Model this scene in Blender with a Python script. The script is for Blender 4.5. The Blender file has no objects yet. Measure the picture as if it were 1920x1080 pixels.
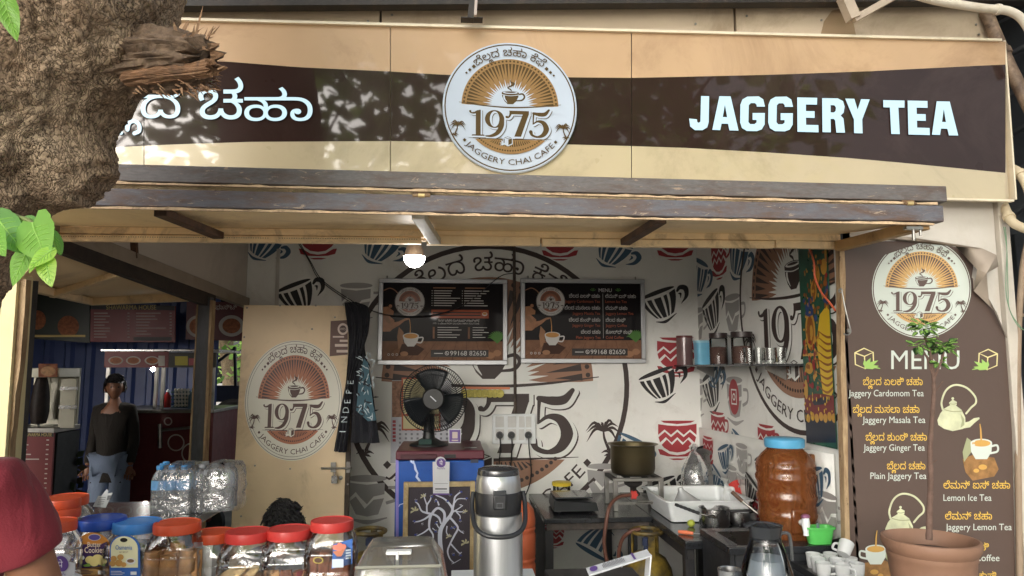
import bpy, bmesh, math, random
import numpy as np
from mathutils import Vector, Matrix, noise
from mathutils.geometry import delaunay_2d_cdt, tessellate_polygon
R = math.radians
V = Vector
SC = bpy.context.scene
COL = SC.collection
rnd = random.Random(7)

# ------------------------------------------------------------------ camera, sky, sun, exposure
F_PX, YAW, PITCH = 1340.0, R(4.66), math.atan(150.0 / 1340.0)
EYE = V((0, 0, 1.65))
c_f = V((math.sin(YAW) * math.cos(PITCH), math.cos(YAW) * math.cos(PITCH), math.sin(PITCH)))
c_r = V((math.cos(YAW), -math.sin(YAW), 0))
c_u = c_r.cross(c_f)
cam_d = bpy.data.cameras.new('camera')
cam_d.sensor_width = 36.0
cam_d.lens = 36.0 * F_PX / 1920.0
cam_d.clip_start, cam_d.clip_end = 0.05, 400.0
cam = bpy.data.objects.new('camera', cam_d)
COL.objects.link(cam)
mw = Matrix((c_r, c_u, -c_f)).transposed().to_4x4()
mw.translation = EYE
cam.matrix_world = mw
SC.camera = cam

SUN_EL, SUN_AZ = R(21), R(203)             # azimuth from +Y clockwise: low behind the camera, veiled by cloud
w = bpy.data.worlds.new('World')
SC.world = w
w.use_nodes = True
nt = w.node_tree
bg = nt.nodes['Background']
sky = nt.nodes.new('ShaderNodeTexSky')
sky.sky_type = 'NISHITA'
sky.sun_disc = False
sky.sun_elevation = SUN_EL
sky.sun_rotation = SUN_AZ
sky.air_density, sky.dust_density, sky.ozone_density = 1.0, 6.0, 1.0
hs = nt.nodes.new('ShaderNodeHueSaturation')      # a white overcast sky
hs.inputs['Saturation'].default_value = 0.35
nt.links.new(sky.outputs[0], hs.inputs['Color'])
nt.links.new(hs.outputs[0], bg.inputs[0])
bg.inputs[1].default_value = 0.15
sun_d = bpy.data.lights.new('sun', 'SUN')
sun_d.energy, sun_d.angle, sun_d.color = 1.35, R(44), (1.0, 0.97, 0.93)
sun = bpy.data.objects.new('sun', sun_d)
COL.objects.link(sun)
sd = V((math.sin(SUN_AZ) * math.cos(SUN_EL), math.cos(SUN_AZ) * math.cos(SUN_EL), math.sin(SUN_EL)))
sun.rotation_euler = sd.to_track_quat('Z', 'Y').to_euler()
sun.location = (0, -6, 12)
vs = SC.view_settings
vs.view_transform, vs.look, vs.gamma, vs.use_curve_mapping = 'Standard', 'None', 1.0, False
vs.exposure = 1.05
SC.cycles.use_denoising = True
SC.cycles.max_bounces = 10
SC.cycles.diffuse_bounces = 5
SC.cycles.transparent_max_bounces = 24
SC.cycles.caustics_reflective = SC.cycles.caustics_refractive = False
SC.cycles.sample_clamp_indirect = 6.0

# ------------------------------------------------------------------ pixel -> place (1920 x 1080 photograph)
def ray(px, py):
    return c_f * F_PX + c_r * (px - 960.0) + c_u * (540.0 - py)
def P(px, py, y):
    d = ray(px, py); return EYE + d * ((y - EYE.y) / d.y)
def PX(px, py, x):
    d = ray(px, py); return EYE + d * ((x - EYE.x) / d.x)
def PZ(px, py, z):
    d = ray(px, py); return EYE + d * ((z - EYE.z) / d.z)
def PL(px, py, o, n):
    d = ray(px, py); o, n = V(o), V(n); return EYE + d * ((o - EYE).dot(n) / d.dot(n))
def SZ(n, y):                                   # length of n photo pixels at depth y
    return n * y / F_PX

# ------------------------------------------------------------------ materials
def S(r, g, b):
    f = lambda c: (c / 255 / 12.92) if c <= 10.3 else ((c / 255 + 0.055) / 1.055) ** 2.4
    return (f(r), f(g), f(b), 1.0)
_M = {}
class NT:
    def __init__(s, name):
        s.m = bpy.data.materials.new(name); s.m.use_nodes = True
        s.t = s.m.node_tree; s.n = s.t.nodes; s.b = s.n['Principled BSDF']; s.out = s.n['Material Output']
        s.tc = s.n.new('ShaderNodeTexCoord')
    def new(s, k, **kw):
        x = s.n.new(k)
        for a, v in kw.items(): setattr(x, a, v)
        return x
    def link(s, a, b): s.t.links.new(a, b)
    def vec(s, scale=(1, 1, 1), rot=(0, 0, 0)):
        mp = s.new('ShaderNodeMapping'); mp.inputs['Scale'].default_value = scale; mp.inputs['Rotation'].default_value = rot
        s.link(s.tc.outputs['Object'], mp.inputs[0]); return mp.outputs[0]
    def noise(s, scale, detail=4, rough=0.6, vec=None, dist=0.0):
        x = s.new('ShaderNodeTexNoise'); x.inputs['Scale'].default_value = scale; x.inputs['Detail'].default_value = detail
        x.inputs['Roughness'].default_value = rough; x.inputs['Distortion'].default_value = dist
        s.link(vec or s.tc.outputs['Object'], x.inputs['Vector']); return x.outputs['Fac']
    def ramp(s, fac, stops):
        x = s.new('ShaderNodeValToRGB'); e = x.color_ramp.elements
        while len(e) < len(stops): e.new(0.5)
        for q, (p, c) in zip(e, stops):
            q.position = p; q.color = c if isinstance(c, tuple) else (c, c, c, 1)
        s.link(fac, x.inputs[0]); return x.outputs[0]
    def mix(s, fac, a, b, mode='MIX'):
        x = s.new('ShaderNodeMix', data_type='RGBA', blend_type=mode)
        for sock, v in ((x.inputs[0], fac), (x.inputs[6], a), (x.inputs[7], b)):
            if isinstance(v, (float, int)): sock.default_value = v
            elif isinstance(v, tuple): sock.default_value = v
            else: s.link(v, sock)
        return x.outputs[2]
    def bump(s, h, strength=0.3, dist=0.01):
        x = s.new('ShaderNodeBump'); x.inputs['Strength'].default_value = strength; x.inputs['Distance'].default_value = dist
        s.link(h, x.inputs['Height']); s.link(x.outputs[0], s.b.inputs['Normal'])
    def color(s, c):
        if isinstance(c, tuple): s.b.inputs['Base Color'].default_value = c
        else: s.link(c, s.b.inputs['Base Color'])
    def set(s, **kw):
        for k, v in kw.items():
            i = s.b.inputs[{'rough': 'Roughness', 'metal': 'Metallic', 'coat': 'Coat Weight', 'spec': 'Specular IOR Level', 'trans': 'Transmission Weight', 'sss': 'Subsurface Weight', 'sheen': 'Sheen Weight', 'coatr': 'Coat Roughness'}[k]]
            if isinstance(v, (int, float)): i.default_value = v
            else: s.link(v, i)

def mat(name, col, rough=0.6, metal=0.0, var=0.12, scale=6.0, bump=0.0, bscale=60.0, coat=0.0, dirt=None, damt=0.35, spec=0.5, bdist=0.003):
    """painted / plain surface: colour with soft mottling, optional dirt patches and fine relief"""
    if name in _M: return _M[name]
    n = NT(name)
    c0 = tuple(max(0, x * (1 - var)) for x in col[:3]) + (1,)
    c1 = tuple(min(1, x * (1 + var)) for x in col[:3]) + (1,)
    c = n.mix(n.ramp(n.noise(scale, 5), [(0.3, 0.0), (0.7, 1.0)]), c0, c1)
    if dirt:
        c = n.mix(n.ramp(n.noise(scale * 0.7, 8, 0.72, dist=0.6), [(0.52, 0.0), (0.72, damt)]), c, dirt)
    n.color(c)
    n.set(rough=n.ramp(n.noise(scale * 3, 3), [(0.2, max(0.02, rough * 0.85)), (0.8, min(1, rough * 1.15))]), metal=metal, coat=coat, spec=spec)
    if bump: n.bump(n.noise(bscale, 5), bump, bdist)
    _M[name] = n.m
    return n.m

def flat(name, col, rough=0.5, spec=0.5, coat=0.0):
    """print ink: a plain colour"""
    if name in _M: return _M[name]
    n = NT(name); n.color(col); n.set(rough=rough, spec=spec, coat=coat, coatr=0.05)
    _M[name] = n.m
    return n.m

def clear(name, tint=(0.95, 0.96, 0.97), gloss=0.05, wrinkle=0.0, wscale=30.0, base=0.03, milk=0.0, ior=1.45, milkcol=(0.85, 0.87, 0.9, 1)):
    """thin clear plastic or glass: see-through with fresnel glints"""
    if name in _M: return _M[name]
    n = NT(name)
    n.n.remove(n.b)
    tr = n.new('ShaderNodeBsdfTransparent'); tr.inputs[0].default_value = tint + (1,)
    gl = n.new('ShaderNodeBsdfGlossy'); gl.inputs['Roughness'].default_value = gloss; gl.inputs[0].default_value = (1, 1, 1, 1)
    fr = n.new('ShaderNodeFresnel'); fr.inputs[0].default_value = ior
    mx = n.new('ShaderNodeMixShader')
    ad = n.new('ShaderNodeMath', operation='ADD', use_clamp=True); ad.inputs[1].default_value = base
    n.link(fr.outputs[0], ad.inputs[0])
    n.link(ad.outputs[0], mx.inputs[0]); n.link(tr.outputs[0], mx.inputs[1]); n.link(gl.outputs[0], mx.inputs[2])
    last = mx.outputs[0]
    if milk:
        df = n.new('ShaderNodeBsdfDiffuse'); df.inputs[0].default_value = milkcol
        tl = n.new('ShaderNodeBsdfTranslucent'); tl.inputs[0].default_value = milkcol
        m1 = n.new('ShaderNodeMixShader'); m1.inputs[0].default_value = 0.5
        n.link(df.outputs[0], m1.inputs[1]); n.link(tl.outputs[0], m1.inputs[2])
        m2 = n.new('ShaderNodeMixShader'); m2.inputs[0].default_value = milk
        n.link(last, m2.inputs[1]); n.link(m1.outputs[0], m2.inputs[2]); last = m2.outputs[0]
    n.link(last, n.out.inputs[0])
    if wrinkle:
        b = n.new('ShaderNodeBump'); b.inputs['Strength'].default_value = wrinkle; b.inputs['Distance'].default_value = 0.01
        n.link(n.noise(wscale, 3, 0.5, dist=1.0), b.inputs['Height'])
        n.link(b.outputs[0], gl.inputs['Normal']); n.link(b.outputs[0], fr.inputs['Normal'])
    _M[name] = n.m
    return n.m

def glow(name, col, strength):
    if name in _M: return _M[name]
    n = NT(name); n.color(col); n.b.inputs['Emission Color'].default_value = col; n.b.inputs['Emission Strength'].default_value = strength
    n.set(rough=0.4); _M[name] = n.m
    return n.m

def rusty(name, paint, rust, amount=0.5, rough=0.6, scale=9.0, chip=None, stretch=(1, 1, 1), metal=0.0):
    if name in _M: return _M[name]
    n = NT(name)
    v = n.vec(stretch)
    a = n.noise(scale, 9, 0.7, v, 0.4)
    c = n.mix(n.ramp(a, [(amount - 0.1, 0.0), (amount + 0.12, 1.0)]), paint, rust)
    c = n.mix(n.ramp(n.noise(scale * 6, 4, 0.7, v), [(0.35, 0.0), (0.75, 0.55)]), c, tuple(x * 0.45 for x in paint[:3]) + (1,))
    if chip:
        c = n.mix(n.ramp(n.noise(scale * 2.3, 8, 0.75, v, 0.8), [(0.6, 0.0), (0.64, 1.0)]), c, chip)
    n.color(c)
    n.set(rough=rough, metal=metal)
    n.bump(n.noise(scale * 5, 6, 0.7), 0.35, 0.004)
    _M[name] = n.m
    return n.m

# ------------------------------------------------------------------ mesh builder
def frame(d, up=V((0, 0, 1))):
    d = d.normalized()
    if abs(d.dot(up)) > 0.97: up = V((1, 0, 0))
    s = d.cross(up).normalized(); return d, s, s.cross(d).normalized()

def crom(pts, n):
    """Catmull-Rom through pts, n samples per span"""
    pts = [V(p) for p in pts]
    q = [pts[0] * 2 - pts[1]] + pts + [pts[-1] * 2 - pts[-2]]
    out = []
    for i in range(1, len(q) - 2):
        a, b, c, d = q[i - 1:i + 3]
        for k in range(n):
            t = k / n
            out.append(0.5 * ((2 * b) + (c - a) * t + (2 * a - 5 * b + 4 * c - d) * t * t + (3 * b - a - 3 * c + d) * t ** 3))
    out.append(pts[-1]); return out

class MB:
    def __init__(s): s.v, s.f, s.m = [], [], []
    def add(s, vs, fs, mi=0):
        o = len(s.v); s.v += [tuple(v) for v in vs]
        for f in fs: s.f.append(tuple(i + o for i in f)); s.m.append(mi)
        return s
    def hexa(s, p, mi=0):                       # 8 corners: 4 bottom, 4 top
        return s.add(p, [(0, 3, 2, 1), (4, 5, 6, 7), (0, 1, 5, 4), (1, 2, 6, 5), (2, 3, 7, 6), (3, 0, 4, 7)], mi)
    def box(s, x0, x1, y0, y1, z0, z1, mi=0):
        return s.hexa([(x0, y0, z0), (x1, y0, z0), (x1, y1, z0), (x0, y1, z0), (x0, y0, z1), (x1, y0, z1), (x1, y1, z1), (x0, y1, z1)], mi)
    def obox(s, c, ax, ay, az, mi=0):           # centre and three half axes
        c, ax, ay, az = V(c), V(ax), V(ay), V(az)
        return s.hexa([c - ax - ay - az, c + ax - ay - az, c + ax + ay - az, c - ax + ay - az, c - ax - ay + az, c + ax - ay + az, c + ax + ay + az, c - ax + ay + az], mi)
    def beam(s, p, q, wd, ht, up=V((0, 0, 1)), mi=0):
        p, q = V(p), V(q); d, sd_, u = frame(q - p, up)
        return s.obox((p + q) / 2, (q - p) / 2, sd_ * wd / 2, u * ht / 2, mi)
    def tube(s, pts, r, n=10, mi=0, caps=True):
        pts = [V(p) for p in pts]; rs = r if isinstance(r, (list, tuple)) else [r] * len(pts)
        d, a, b = frame(pts[1] - pts[0]); vs, fs = [], []
        for i, p in enumerate(pts):
            t = (pts[min(i + 1, len(pts) - 1)] - pts[max(i - 1, 0)])
            if t.length > 1e-9: t.normalize()
            else: t = d
            a = (a - t * a.dot(t)); a = a.normalized() if a.length > 1e-6 else frame(t)[1]
            b = t.cross(a)
            vs += [p + (a * math.cos(2 * math.pi * k / n) + b * math.sin(2 * math.pi * k / n)) * rs[i] for k in range(n)]
        for i in range(len(pts) - 1):
            fs += [(i * n + k, i * n + (k + 1) % n, (i + 1) * n + (k + 1) % n, (i + 1) * n + k) for k in range(n)]
        if caps: fs += [tuple(range(n))[::-1], tuple(range((len(pts) - 1) * n, len(pts) * n))]
        return s.add(vs, fs, mi)
    def loft(s, rings, mi=0, caps=(True, True), close=True):
        n = len(rings[0]); vs = [p for r_ in rings for p in r_]; fs = []
        for i in range(len(rings) - 1):
            for k in range(n if close else n - 1):
                fs.append((i * n + k, i * n + (k + 1) % n, (i + 1) * n + (k + 1) % n, (i + 1) * n + k))
        if caps[0]: fs.append(tuple(range(n))[::-1])
        if caps[1]: fs.append(tuple(range((len(rings) - 1) * n, len(rings) * n)))
        return s.add(vs, fs, mi)
    def lathe(s, prof, c=(0, 0, 0), n=32, mi=0, M=None, caps=(False, False), sq=0.0):
        """prof: (radius, height); sq > 0 makes the section a rounded square"""
        c = V(c); rings = []
        for r_, z in prof:
            ring = []
            for k in range(n):
                a = 2 * math.pi * k / n; ca, sa = math.cos(a), math.sin(a)
                e = 1.0
                if sq: e = 1.0 / (abs(ca) ** (2 + sq) + abs(sa) ** (2 + sq)) ** (1 / (2 + sq))
                p = V((r_ * e * ca, r_ * e * sa, z)); ring.append(c + (M @ p if M else p))
            rings.append(ring)
        return s.loft(rings, mi, caps)
    def ell(s, c, rx, ry, rz, n=16, m=10, mi=0, M=None):
        pr = [(max(1e-4, math.sin(math.pi * i / m)), -math.cos(math.pi * i / m)) for i in range(m + 1)]
        D = Matrix.Diagonal((rx, ry, rz)); D = (M @ D) if M else D
        return s.lathe(pr, c, n, mi, D)
    def prism(s, poly, d, mi=0, side=None):
        """planar outline (list of points) thickened by vector d"""
        poly = [V(p) for p in poly]; d = V(d); n = len(poly)
        tri = [tuple(t) for t in tessellate_polygon([poly])]
        fs = tri + [tuple(i + n for i in t[::-1]) for t in tri]
        s.add(poly + [p + d for p in poly], fs, mi)
        return s.add(poly + [p + d for p in poly], [(k, (k + 1) % n, (k + 1) % n + n, k + n) for k in range(n)], mi if side is None else side)
    def grid(s, fn, nu, nv, mi=0):
        vs = [fn(i / nu, j / nv) for j in range(nv + 1) for i in range(nu + 1)]
        return s.add(vs, [(j * (nu + 1) + i, j * (nu + 1) + i + 1, (j + 1) * (nu + 1) + i + 1, (j + 1) * (nu + 1) + i) for j in range(nv) for i in range(nu)], mi)
    def build(s, name, mats, parent=None, smooth=True, bevel=0.0, label=None, cat=None, group=None, kind=None, at=None, sharp=40, solid=0.0, sub=0):
        me = bpy.data.meshes.new(name)
        o = bpy.data.objects.new(name, me); COL.objects.link(o)
        off = V((0, 0, 0)); q = parent
        while q is not None: off += q.location; q = q.parent
        if parent is None:
            if at is not None: off = V(at)
            elif s.v:
                xs, ys, zs = zip(*s.v); off = V(((min(xs) + max(xs)) / 2, (min(ys) + max(ys)) / 2, min(zs)))
            o.location = off
        else: o.parent = parent
        me.from_pydata([(x - off.x, y - off.y, z - off.z) for x, y, z in s.v], [], s.f)
        for m_ in (mats if isinstance(mats, (list, tuple)) else [mats]): me.materials.append(m_)
        me.polygons.foreach_set('material_index', s.m)
        if smooth:
            me.polygons.foreach_set('use_smooth', [True] * len(me.polygons)); me.set_sharp_from_angle(angle=R(sharp))
        me.validate(); me.update()
        if solid:
            md = o.modifiers.new('thick', 'SOLIDIFY'); md.thickness = solid; md.offset = 0
        if sub:
            md = o.modifiers.new('sub', 'SUBSURF'); md.levels = md.render_levels = sub
        if bevel:
            md = o.modifiers.new('bevel', 'BEVEL'); md.width = bevel; md.segments = 2; md.limit_method = 'ANGLE'; md.angle_limit = R(35); md.harden_normals = False
        tag(o, label, cat, group, kind)
        return o

def tag(o, label=None, cat=None, group=None, kind=None):
    for k, v in (('label', label), ('category', cat), ('group', group), ('kind', kind)):
        if v: o[k] = v
    return o
def thing(name, label, cat, loc=(0, 0, 0), group=None):
    o = bpy.data.objects.new(name, None); COL.objects.link(o); o.location = V(loc); o.empty_display_size = 0.05
    return tag(o, label, cat, group)
def dup(o, parent=None, loc=None, rotz=None, label=None, group=None):
    c = o.copy(); COL.objects.link(c); c.parent = parent
    for ch in [x for x in bpy.data.objects if x.parent == o]: dup(ch, c)
    if loc is not None: c.location = V(loc)
    if rotz is not None: c.rotation_euler[2] = rotz
    if label: c['label'] = label
    if group: c['group'] = group
    return c

# ------------------------------------------------------------------ flat print: outlines filled as thin ink layers
def area2(p): return sum(p[i - 1][0] * p[i][1] - p[i][0] * p[i - 1][1] for i in range(len(p)))
def fill(conts):
    """conts: list of (points, sign). Non-zero union minus the negative ones."""
    vs, fs, sg = [], [], []
    for pts, s in conts:
        q = []
        for p in pts:
            p = (float(p[0]), float(p[1]))
            if not q or abs(p[0] - q[-1][0]) + abs(p[1] - q[-1][1]) > 2e-5: q.append(p)
        if len(q) > 2 and abs(q[0][0] - q[-1][0]) + abs(q[0][1] - q[-1][1]) < 2e-5: q.pop()
        if len(q) < 3: continue
        if area2(q) < 0: q.reverse()
        fs.append(list(range(len(vs), len(vs) + len(q)))); sg.append(s); vs += [V(p) for p in q]
    if not vs: return [], []
    ed = [(f[i - 1], f[i]) for f in fs for i in range(len(f))]
    r = delaunay_2d_cdt(vs, ed, [], 0, 1e-6, False)
    ov = np.array([tuple(p) for p in r[0]]); tri = [t for t in r[2] if len(t) == 3]
    if not tri: return [], []
    ta = np.array(tri); e0, e1, e2 = ov[ta[:, 0]], ov[ta[:, 1]], ov[ta[:, 2]]
    ar = np.abs((e1[:, 0] - e0[:, 0]) * (e2[:, 1] - e0[:, 1]) - (e1[:, 1] - e0[:, 1]) * (e2[:, 0] - e0[:, 0]))
    lg = np.max([np.hypot(*(e1 - e0).T), np.hypot(*(e2 - e1).T), np.hypot(*(e0 - e2).T)], axis=0)
    ok = ar / (lg + 1e-12) > 1e-5 * max(1.0, float(np.ptp(ov, 0).max()))
    tri = [t for t, g in zip(tri, ok) if g]
    if not tri: return [], []
    cen = ov[np.array(tri)].mean(axis=1); tot = np.zeros(len(tri), int)
    for f, s in zip(fs, sg):
        p = np.array([tuple(vs[i]) for i in f]); lo, hi = p.min(0), p.max(0)
        k = np.nonzero((cen[:, 0] > lo[0]) & (cen[:, 0] < hi[0]) & (cen[:, 1] > lo[1]) & (cen[:, 1] < hi[1]))[0]
        if not len(k): continue
        c = cen[k]; q = np.roll(p, -1, 0); wn = np.zeros(len(k), int)
        for (x0, y0), (x1, y1) in zip(p, q):
            if y0 == y1: continue
            hit = ((y0 <= c[:, 1]) != (y1 <= c[:, 1])) & (c[:, 0] < x0 + (c[:, 1] - y0) * ((x1 - x0) / (y1 - y0)))
            wn += np.where(hit, 1 if y1 > y0 else -1, 0)
        tot[k] += s * (wn != 0)
    return [tuple(p) for p in ov], [t for t, g in zip(tri, tot) if g > 0]

_G = {}
def glyphs(s, off=0.0, res=3):
    """outlines of a line of lettering at size 1: list of (points, sign)"""
    k = (s, off, res)
    if k in _G: return _G[k]
    c = bpy.data.curves.new('t', 'FONT'); c.body = s; c.size = 1; c.offset = off; c.resolution_u = res; c.fill_mode = 'NONE'
    o = bpy.data.objects.new('t', c); COL.objects.link(o)
    bpy.context.view_layer.update()
    me = o.to_mesh()
    nb = {}
    for e in me.edges:
        a, b = e.vertices; nb.setdefault(a, []).append(b); nb.setdefault(b, []).append(a)
    seen, out = set(), []
    for st in range(len(me.vertices)):
        if st in seen or st not in nb: continue
        lp, cur, prev = [st], st, None
        seen.add(st)
        while True:
            nx = [x for x in nb[cur] if x not in seen]
            if not nx: break
            if len(lp) == 1 and (st + 1) in nx: nx = [st + 1]
            cur = nx[0]; seen.add(cur); lp.append(cur)
        pts = [tuple(me.vertices[i].co)[:2] for i in lp]
        out.append((pts, area2(pts)))
    o.to_mesh_clear(); bpy.data.objects.remove(o); bpy.data.curves.remove(c)
    if out:
        big = max(out, key=lambda q: abs(q[1]))[1]
        out = [(p, 1 if a * big > 0 else -1) for p, a in out]
    _G[k] = out
    return out
def bbox(cs):
    xs = [p[0] for c, _ in cs for p in c]; ys = [p[1] for c, _ in cs for p in c]
    return min(xs), min(ys), max(xs), max(ys)

class Print:
    """layers of ink in a 2-D frame"""
    def __init__(s): s.L = []
    def ink(s, mi): s.L.append((mi, [])); return s
    def poly(s, pts, sign=1): s.L[-1][1].append(([tuple(p)[:2] for p in pts], sign)); return s
    def rect(s, x0, y0, x1, y1, sign=1): return s.poly([(x0, y0), (x1, y0), (x1, y1), (x0, y1)], sign)
    def ell(s, cx, cy, rx, ry=None, sign=1, n=28, a0=0, a1=360, rot=0):
        ry = rx if ry is None else ry; c, d = math.cos(R(rot)), math.sin(R(rot)); pts = []
        for k in range(n + (a1 - a0 < 360)):
            t = R(a0 + (a1 - a0) * k / n); x, y = rx * math.cos(t), ry * math.sin(t); pts.append((cx + x * c - y * d, cy + x * d + y * c))
        return s.poly(pts, sign)
    def stroke(s, pts, wd, n=6, cap=False):
        q = crom([(p[0], p[1], 0) for p in pts], n) if n > 1 else [V((p[0], p[1], 0)) for p in pts]
        ws = wd if isinstance(wd, (list, tuple)) else [wd] * len(pts)
        L, Rr = [], []
        for i, p in enumerate(q):
            t = q[min(i + 1, len(q) - 1)] - q[max(i - 1, 0)]
            t = t.normalized() if t.length > 1e-9 else V((1, 0, 0))
            f = i / max(1, len(q) - 1) * (len(ws) - 1); j = min(int(f), len(ws) - 2); wv = (ws[j] + (ws[j + 1] - ws[j]) * (f - j)) / 2
            nrm = V((-t.y, t.x, 0)) * wv; L.append((p.x + nrm.x, p.y + nrm.y)); Rr.append((p.x - nrm.x, p.y - nrm.y))
        for i in range(len(L) - 1):              # as short quads, so tight bends stay solid
            s.poly([L[i], L[i + 1], Rr[i + 1], Rr[i]])
        if cap:
            s.ell(q[0].x, q[0].y, ws[0] / 2, n=12); s.ell(q[-1].x, q[-1].y, ws[-1] / 2, n=12)
        return s
    def text(s, t, x, y, h, off=0.0, sx=1.0, align='l', width=None, fn=None, res=3, flip=1):
        """h: size; width: fit to this width; flip=-1 for a y-down frame"""
        cs = glyphs(t, off, res)
        if not cs: return s
        x0, y0, x1, y1 = bbox(cs)
        if width: sx = width / ((x1 - x0) * h)
        wd = (x1 - x0) * h * sx
        ox = x - (0 if align == 'l' else wd if align == 'r' else wd / 2)
        for p, sg in cs:
            q = [(ox + (a - x0) * h * sx, y + flip * b * h) for a, b in p]
            s.poly([fn(*z) for z in q] if fn else q, sg)
        return s
    def fit(s, t, bx, off=0.0, res=4, flip=1):
        """lettering stretched into the box x0,y0,x1,y1 (y0 is the foot of the letters)"""
        cs = glyphs(t, off, res); x0, y0, x1, y1 = bbox(cs)
        for p, sg in cs:
            s.poly([(bx[0] + (a - x0) / (x1 - x0) * (bx[2] - bx[0]), bx[1] + (b - y0) / (y1 - y0) * (bx[3] - bx[1])) for a, b in p], sg)
        return s
    def merge(s, o, fn, mi=None):
        for m_, cs in o.L: s.L.append((m_ if mi is None else mi, [([fn(*p) for p in c], g) for c, g in cs]))
        return s
    def tris(s):
        return [(mi,) + fill(cs) for mi, cs in s.L]
    def build(s, name, mats, mp, parent=None, step=0.0002, base=0.0008, clip=None, tri=None, **kw):
        b = MB()
        for li, (mi, vs, fs) in enumerate(tri if tri is not None else s.tris()):
            h = base + step * li
            if clip:
                for f in fs:
                    pg = [vs[i] for i in f]
                    for (a, bb, c) in clip:       # keep a*x+b*y+c >= 0
                        out = []
                        for i in range(len(pg)):
                            p, q = pg[i - 1], pg[i]; dp, dq = a * p[0] + bb * p[1] + c, a * q[0] + bb * q[1] + c
                            if (dp >= 0) != (dq >= 0):
                                t = dp / (dp - dq); out.append((p[0] + (q[0] - p[0]) * t, p[1] + (q[1] - p[1]) * t))
                            if dq >= 0: out.append(q)
                        pg = out
                        if len(pg) < 3: break
                    if len(pg) >= 3: b.add([mp(x, y, h) for x, y in pg], [tuple(range(len(pg)))], mi)
            else:
                b.add([mp(x, y, h) for x, y in vs], fs, mi)
        return b.build(name, mats, parent, smooth=False, **kw)
def pxmap(y):                                    # print laid out on the plane y, in photograph measure
    return lambda u, v, h: P(u, v, y - h)
def plane(c, ux, uy, n, s=1.0):
    c, ux, uy, n = V(c), V(ux), V(uy), V(n)
    return lambda u, v, h: c + ux * (u * s) + uy * (v * s) + n * h
# ------------------------------------------------------------------ the café emblem, cups and other artwork (flat print)
def digit(pr, ch, x, y, wd, ht, grow=0.0):
    T = lambda a, b: (x + a * wd, y + b * ht)
    st = lambda pts, ws, cap=False: pr.stroke([T(*p) for p in pts], [(q + grow) * wd for q in ws], 8, cap)
    g = grow
    if ch == '1':
        pr.poly([T(.30 - g / 2, .04), T(.56 + g / 2, .04), T(.56 + g / 2, 1 + g * .5), T(.46 - g / 2, 1 + g * .5), T(.30 - g / 2, .92)])
        pr.poly([T(.08 - g / 2, -g * .4), T(.78 + g / 2, -g * .4), T(.74, .05 + g * .3), T(.12, .05 + g * .3)])
        st([(.4, .93), (.22, .88), (.06, .88), (.0, .94)], [.16, .1, .07, .12], True)
    if ch == '9':
        pr.ell(*T(.45, .66), (.45 + g / 2) * wd, (.345 + g * .33) * ht, n=40)
        pr.ell(*T(.45, .66), max(.02, .22 - g / 2) * wd, max(.02, .30 - g * .4) * ht, sign=-1, n=36)
        st([(.79, .66), (.76, .38), (.58, .13), (.3, .01), (.02, .0)], [.22, .23, .2, .13, .05])
    if ch == '7':
        pr.poly([T(.06, 1 + g * .4), T(1 + g / 2, 1 + g * .4), T(1 + g / 2, .86 - g * .2), T(.1, .86 - g * .2)])
        pr.poly([T(1 + g / 2, 1), T(1 + g / 2, .88), T(.62 + g / 2, -g * .4), T(.3 - g / 2, -g * .4), T(.72 - g / 2, .9)])
        st([(.14, .95), (.1, .82), (.02, .74), (-.06, .75)], [.13, .09, .08, .12], True)
    if ch == '5':
        st([(.2, .92), (.5, .88), (.78, .9), (.98, 1.06)], [.12, .2, .2, .1], True)
        st([(.22, .95), (.2, .75), (.19, .5)], [.1, .07, .06])
        st([(.18, .5), (.42, .61), (.7, .55), (.84, .32), (.7, .1), (.42, .01), (.15, .07), (.07, .2)], [.05, .1, .22, .29, .22, .1, .12, .18], True)
def year(pr, x0, y0, x1, y1, dark, white, grow=0.0):
    xs = [('1', 0, .175), ('9', .185, .27), ('7', .475, .265), ('5', .745, .255)]
    W, Hh = x1 - x0, y1 - y0
    for ink, dx, dy, g in ((dark, .075, -.055, .09), (white, .045, -.03, .1), (dark, 0, 0, grow)):
        pr.ink(ink)
        for ch, a, b in xs:
            wd = b * W * (1.35 if ch == '1' else 1)
            digit(pr, ch, x0 + a * W + dx * .27 * W, y0 + dy * Hh, wd, Hh, g * (0.74 if ch == '1' else 1))
def palm(pr, cx, cy, s, flip=1):
    q = lambda pts: [(cx + flip * a * s, cy + b * s) for a, b in pts]
    pr.stroke(q([(.02, .3), (-.02, 0), (-.2, -.45)]), [.07 * s, .1 * s, .13 * s], 4)
    for a, ln, dr in ((165, .75, .5), (140, .8, .55), (110, .6, .3), (80, .5, .2), (50, .65, .5), (25, .75, .6), (5, .7, .8), (185, .6, .75), (120, .9, .9), (40, .95, 1.0)):
        c, d = math.cos(R(a)), math.sin(R(a))
        pr.stroke(q([(.02, .3), (.02 + c * ln * .5, .3 + d * ln * .5 + .05), (.02 + c * ln, .3 + d * ln - dr * .6)]), [.05 * s, .12 * s, .01 * s], 4)
    for a, ln in ((160, .35), (120, .3), (60, .35), (20, .4), (-30, .3)):
        c, d = math.cos(R(a)), math.sin(R(a))
        pr.stroke(q([(-.25, -.6), (-.25 + c * ln * .5, -.55 + d * ln * .5), (-.25 + c * ln, -.62 + d * ln * .4)]), [.05 * s, .1 * s, .01 * s], 3)
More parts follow.
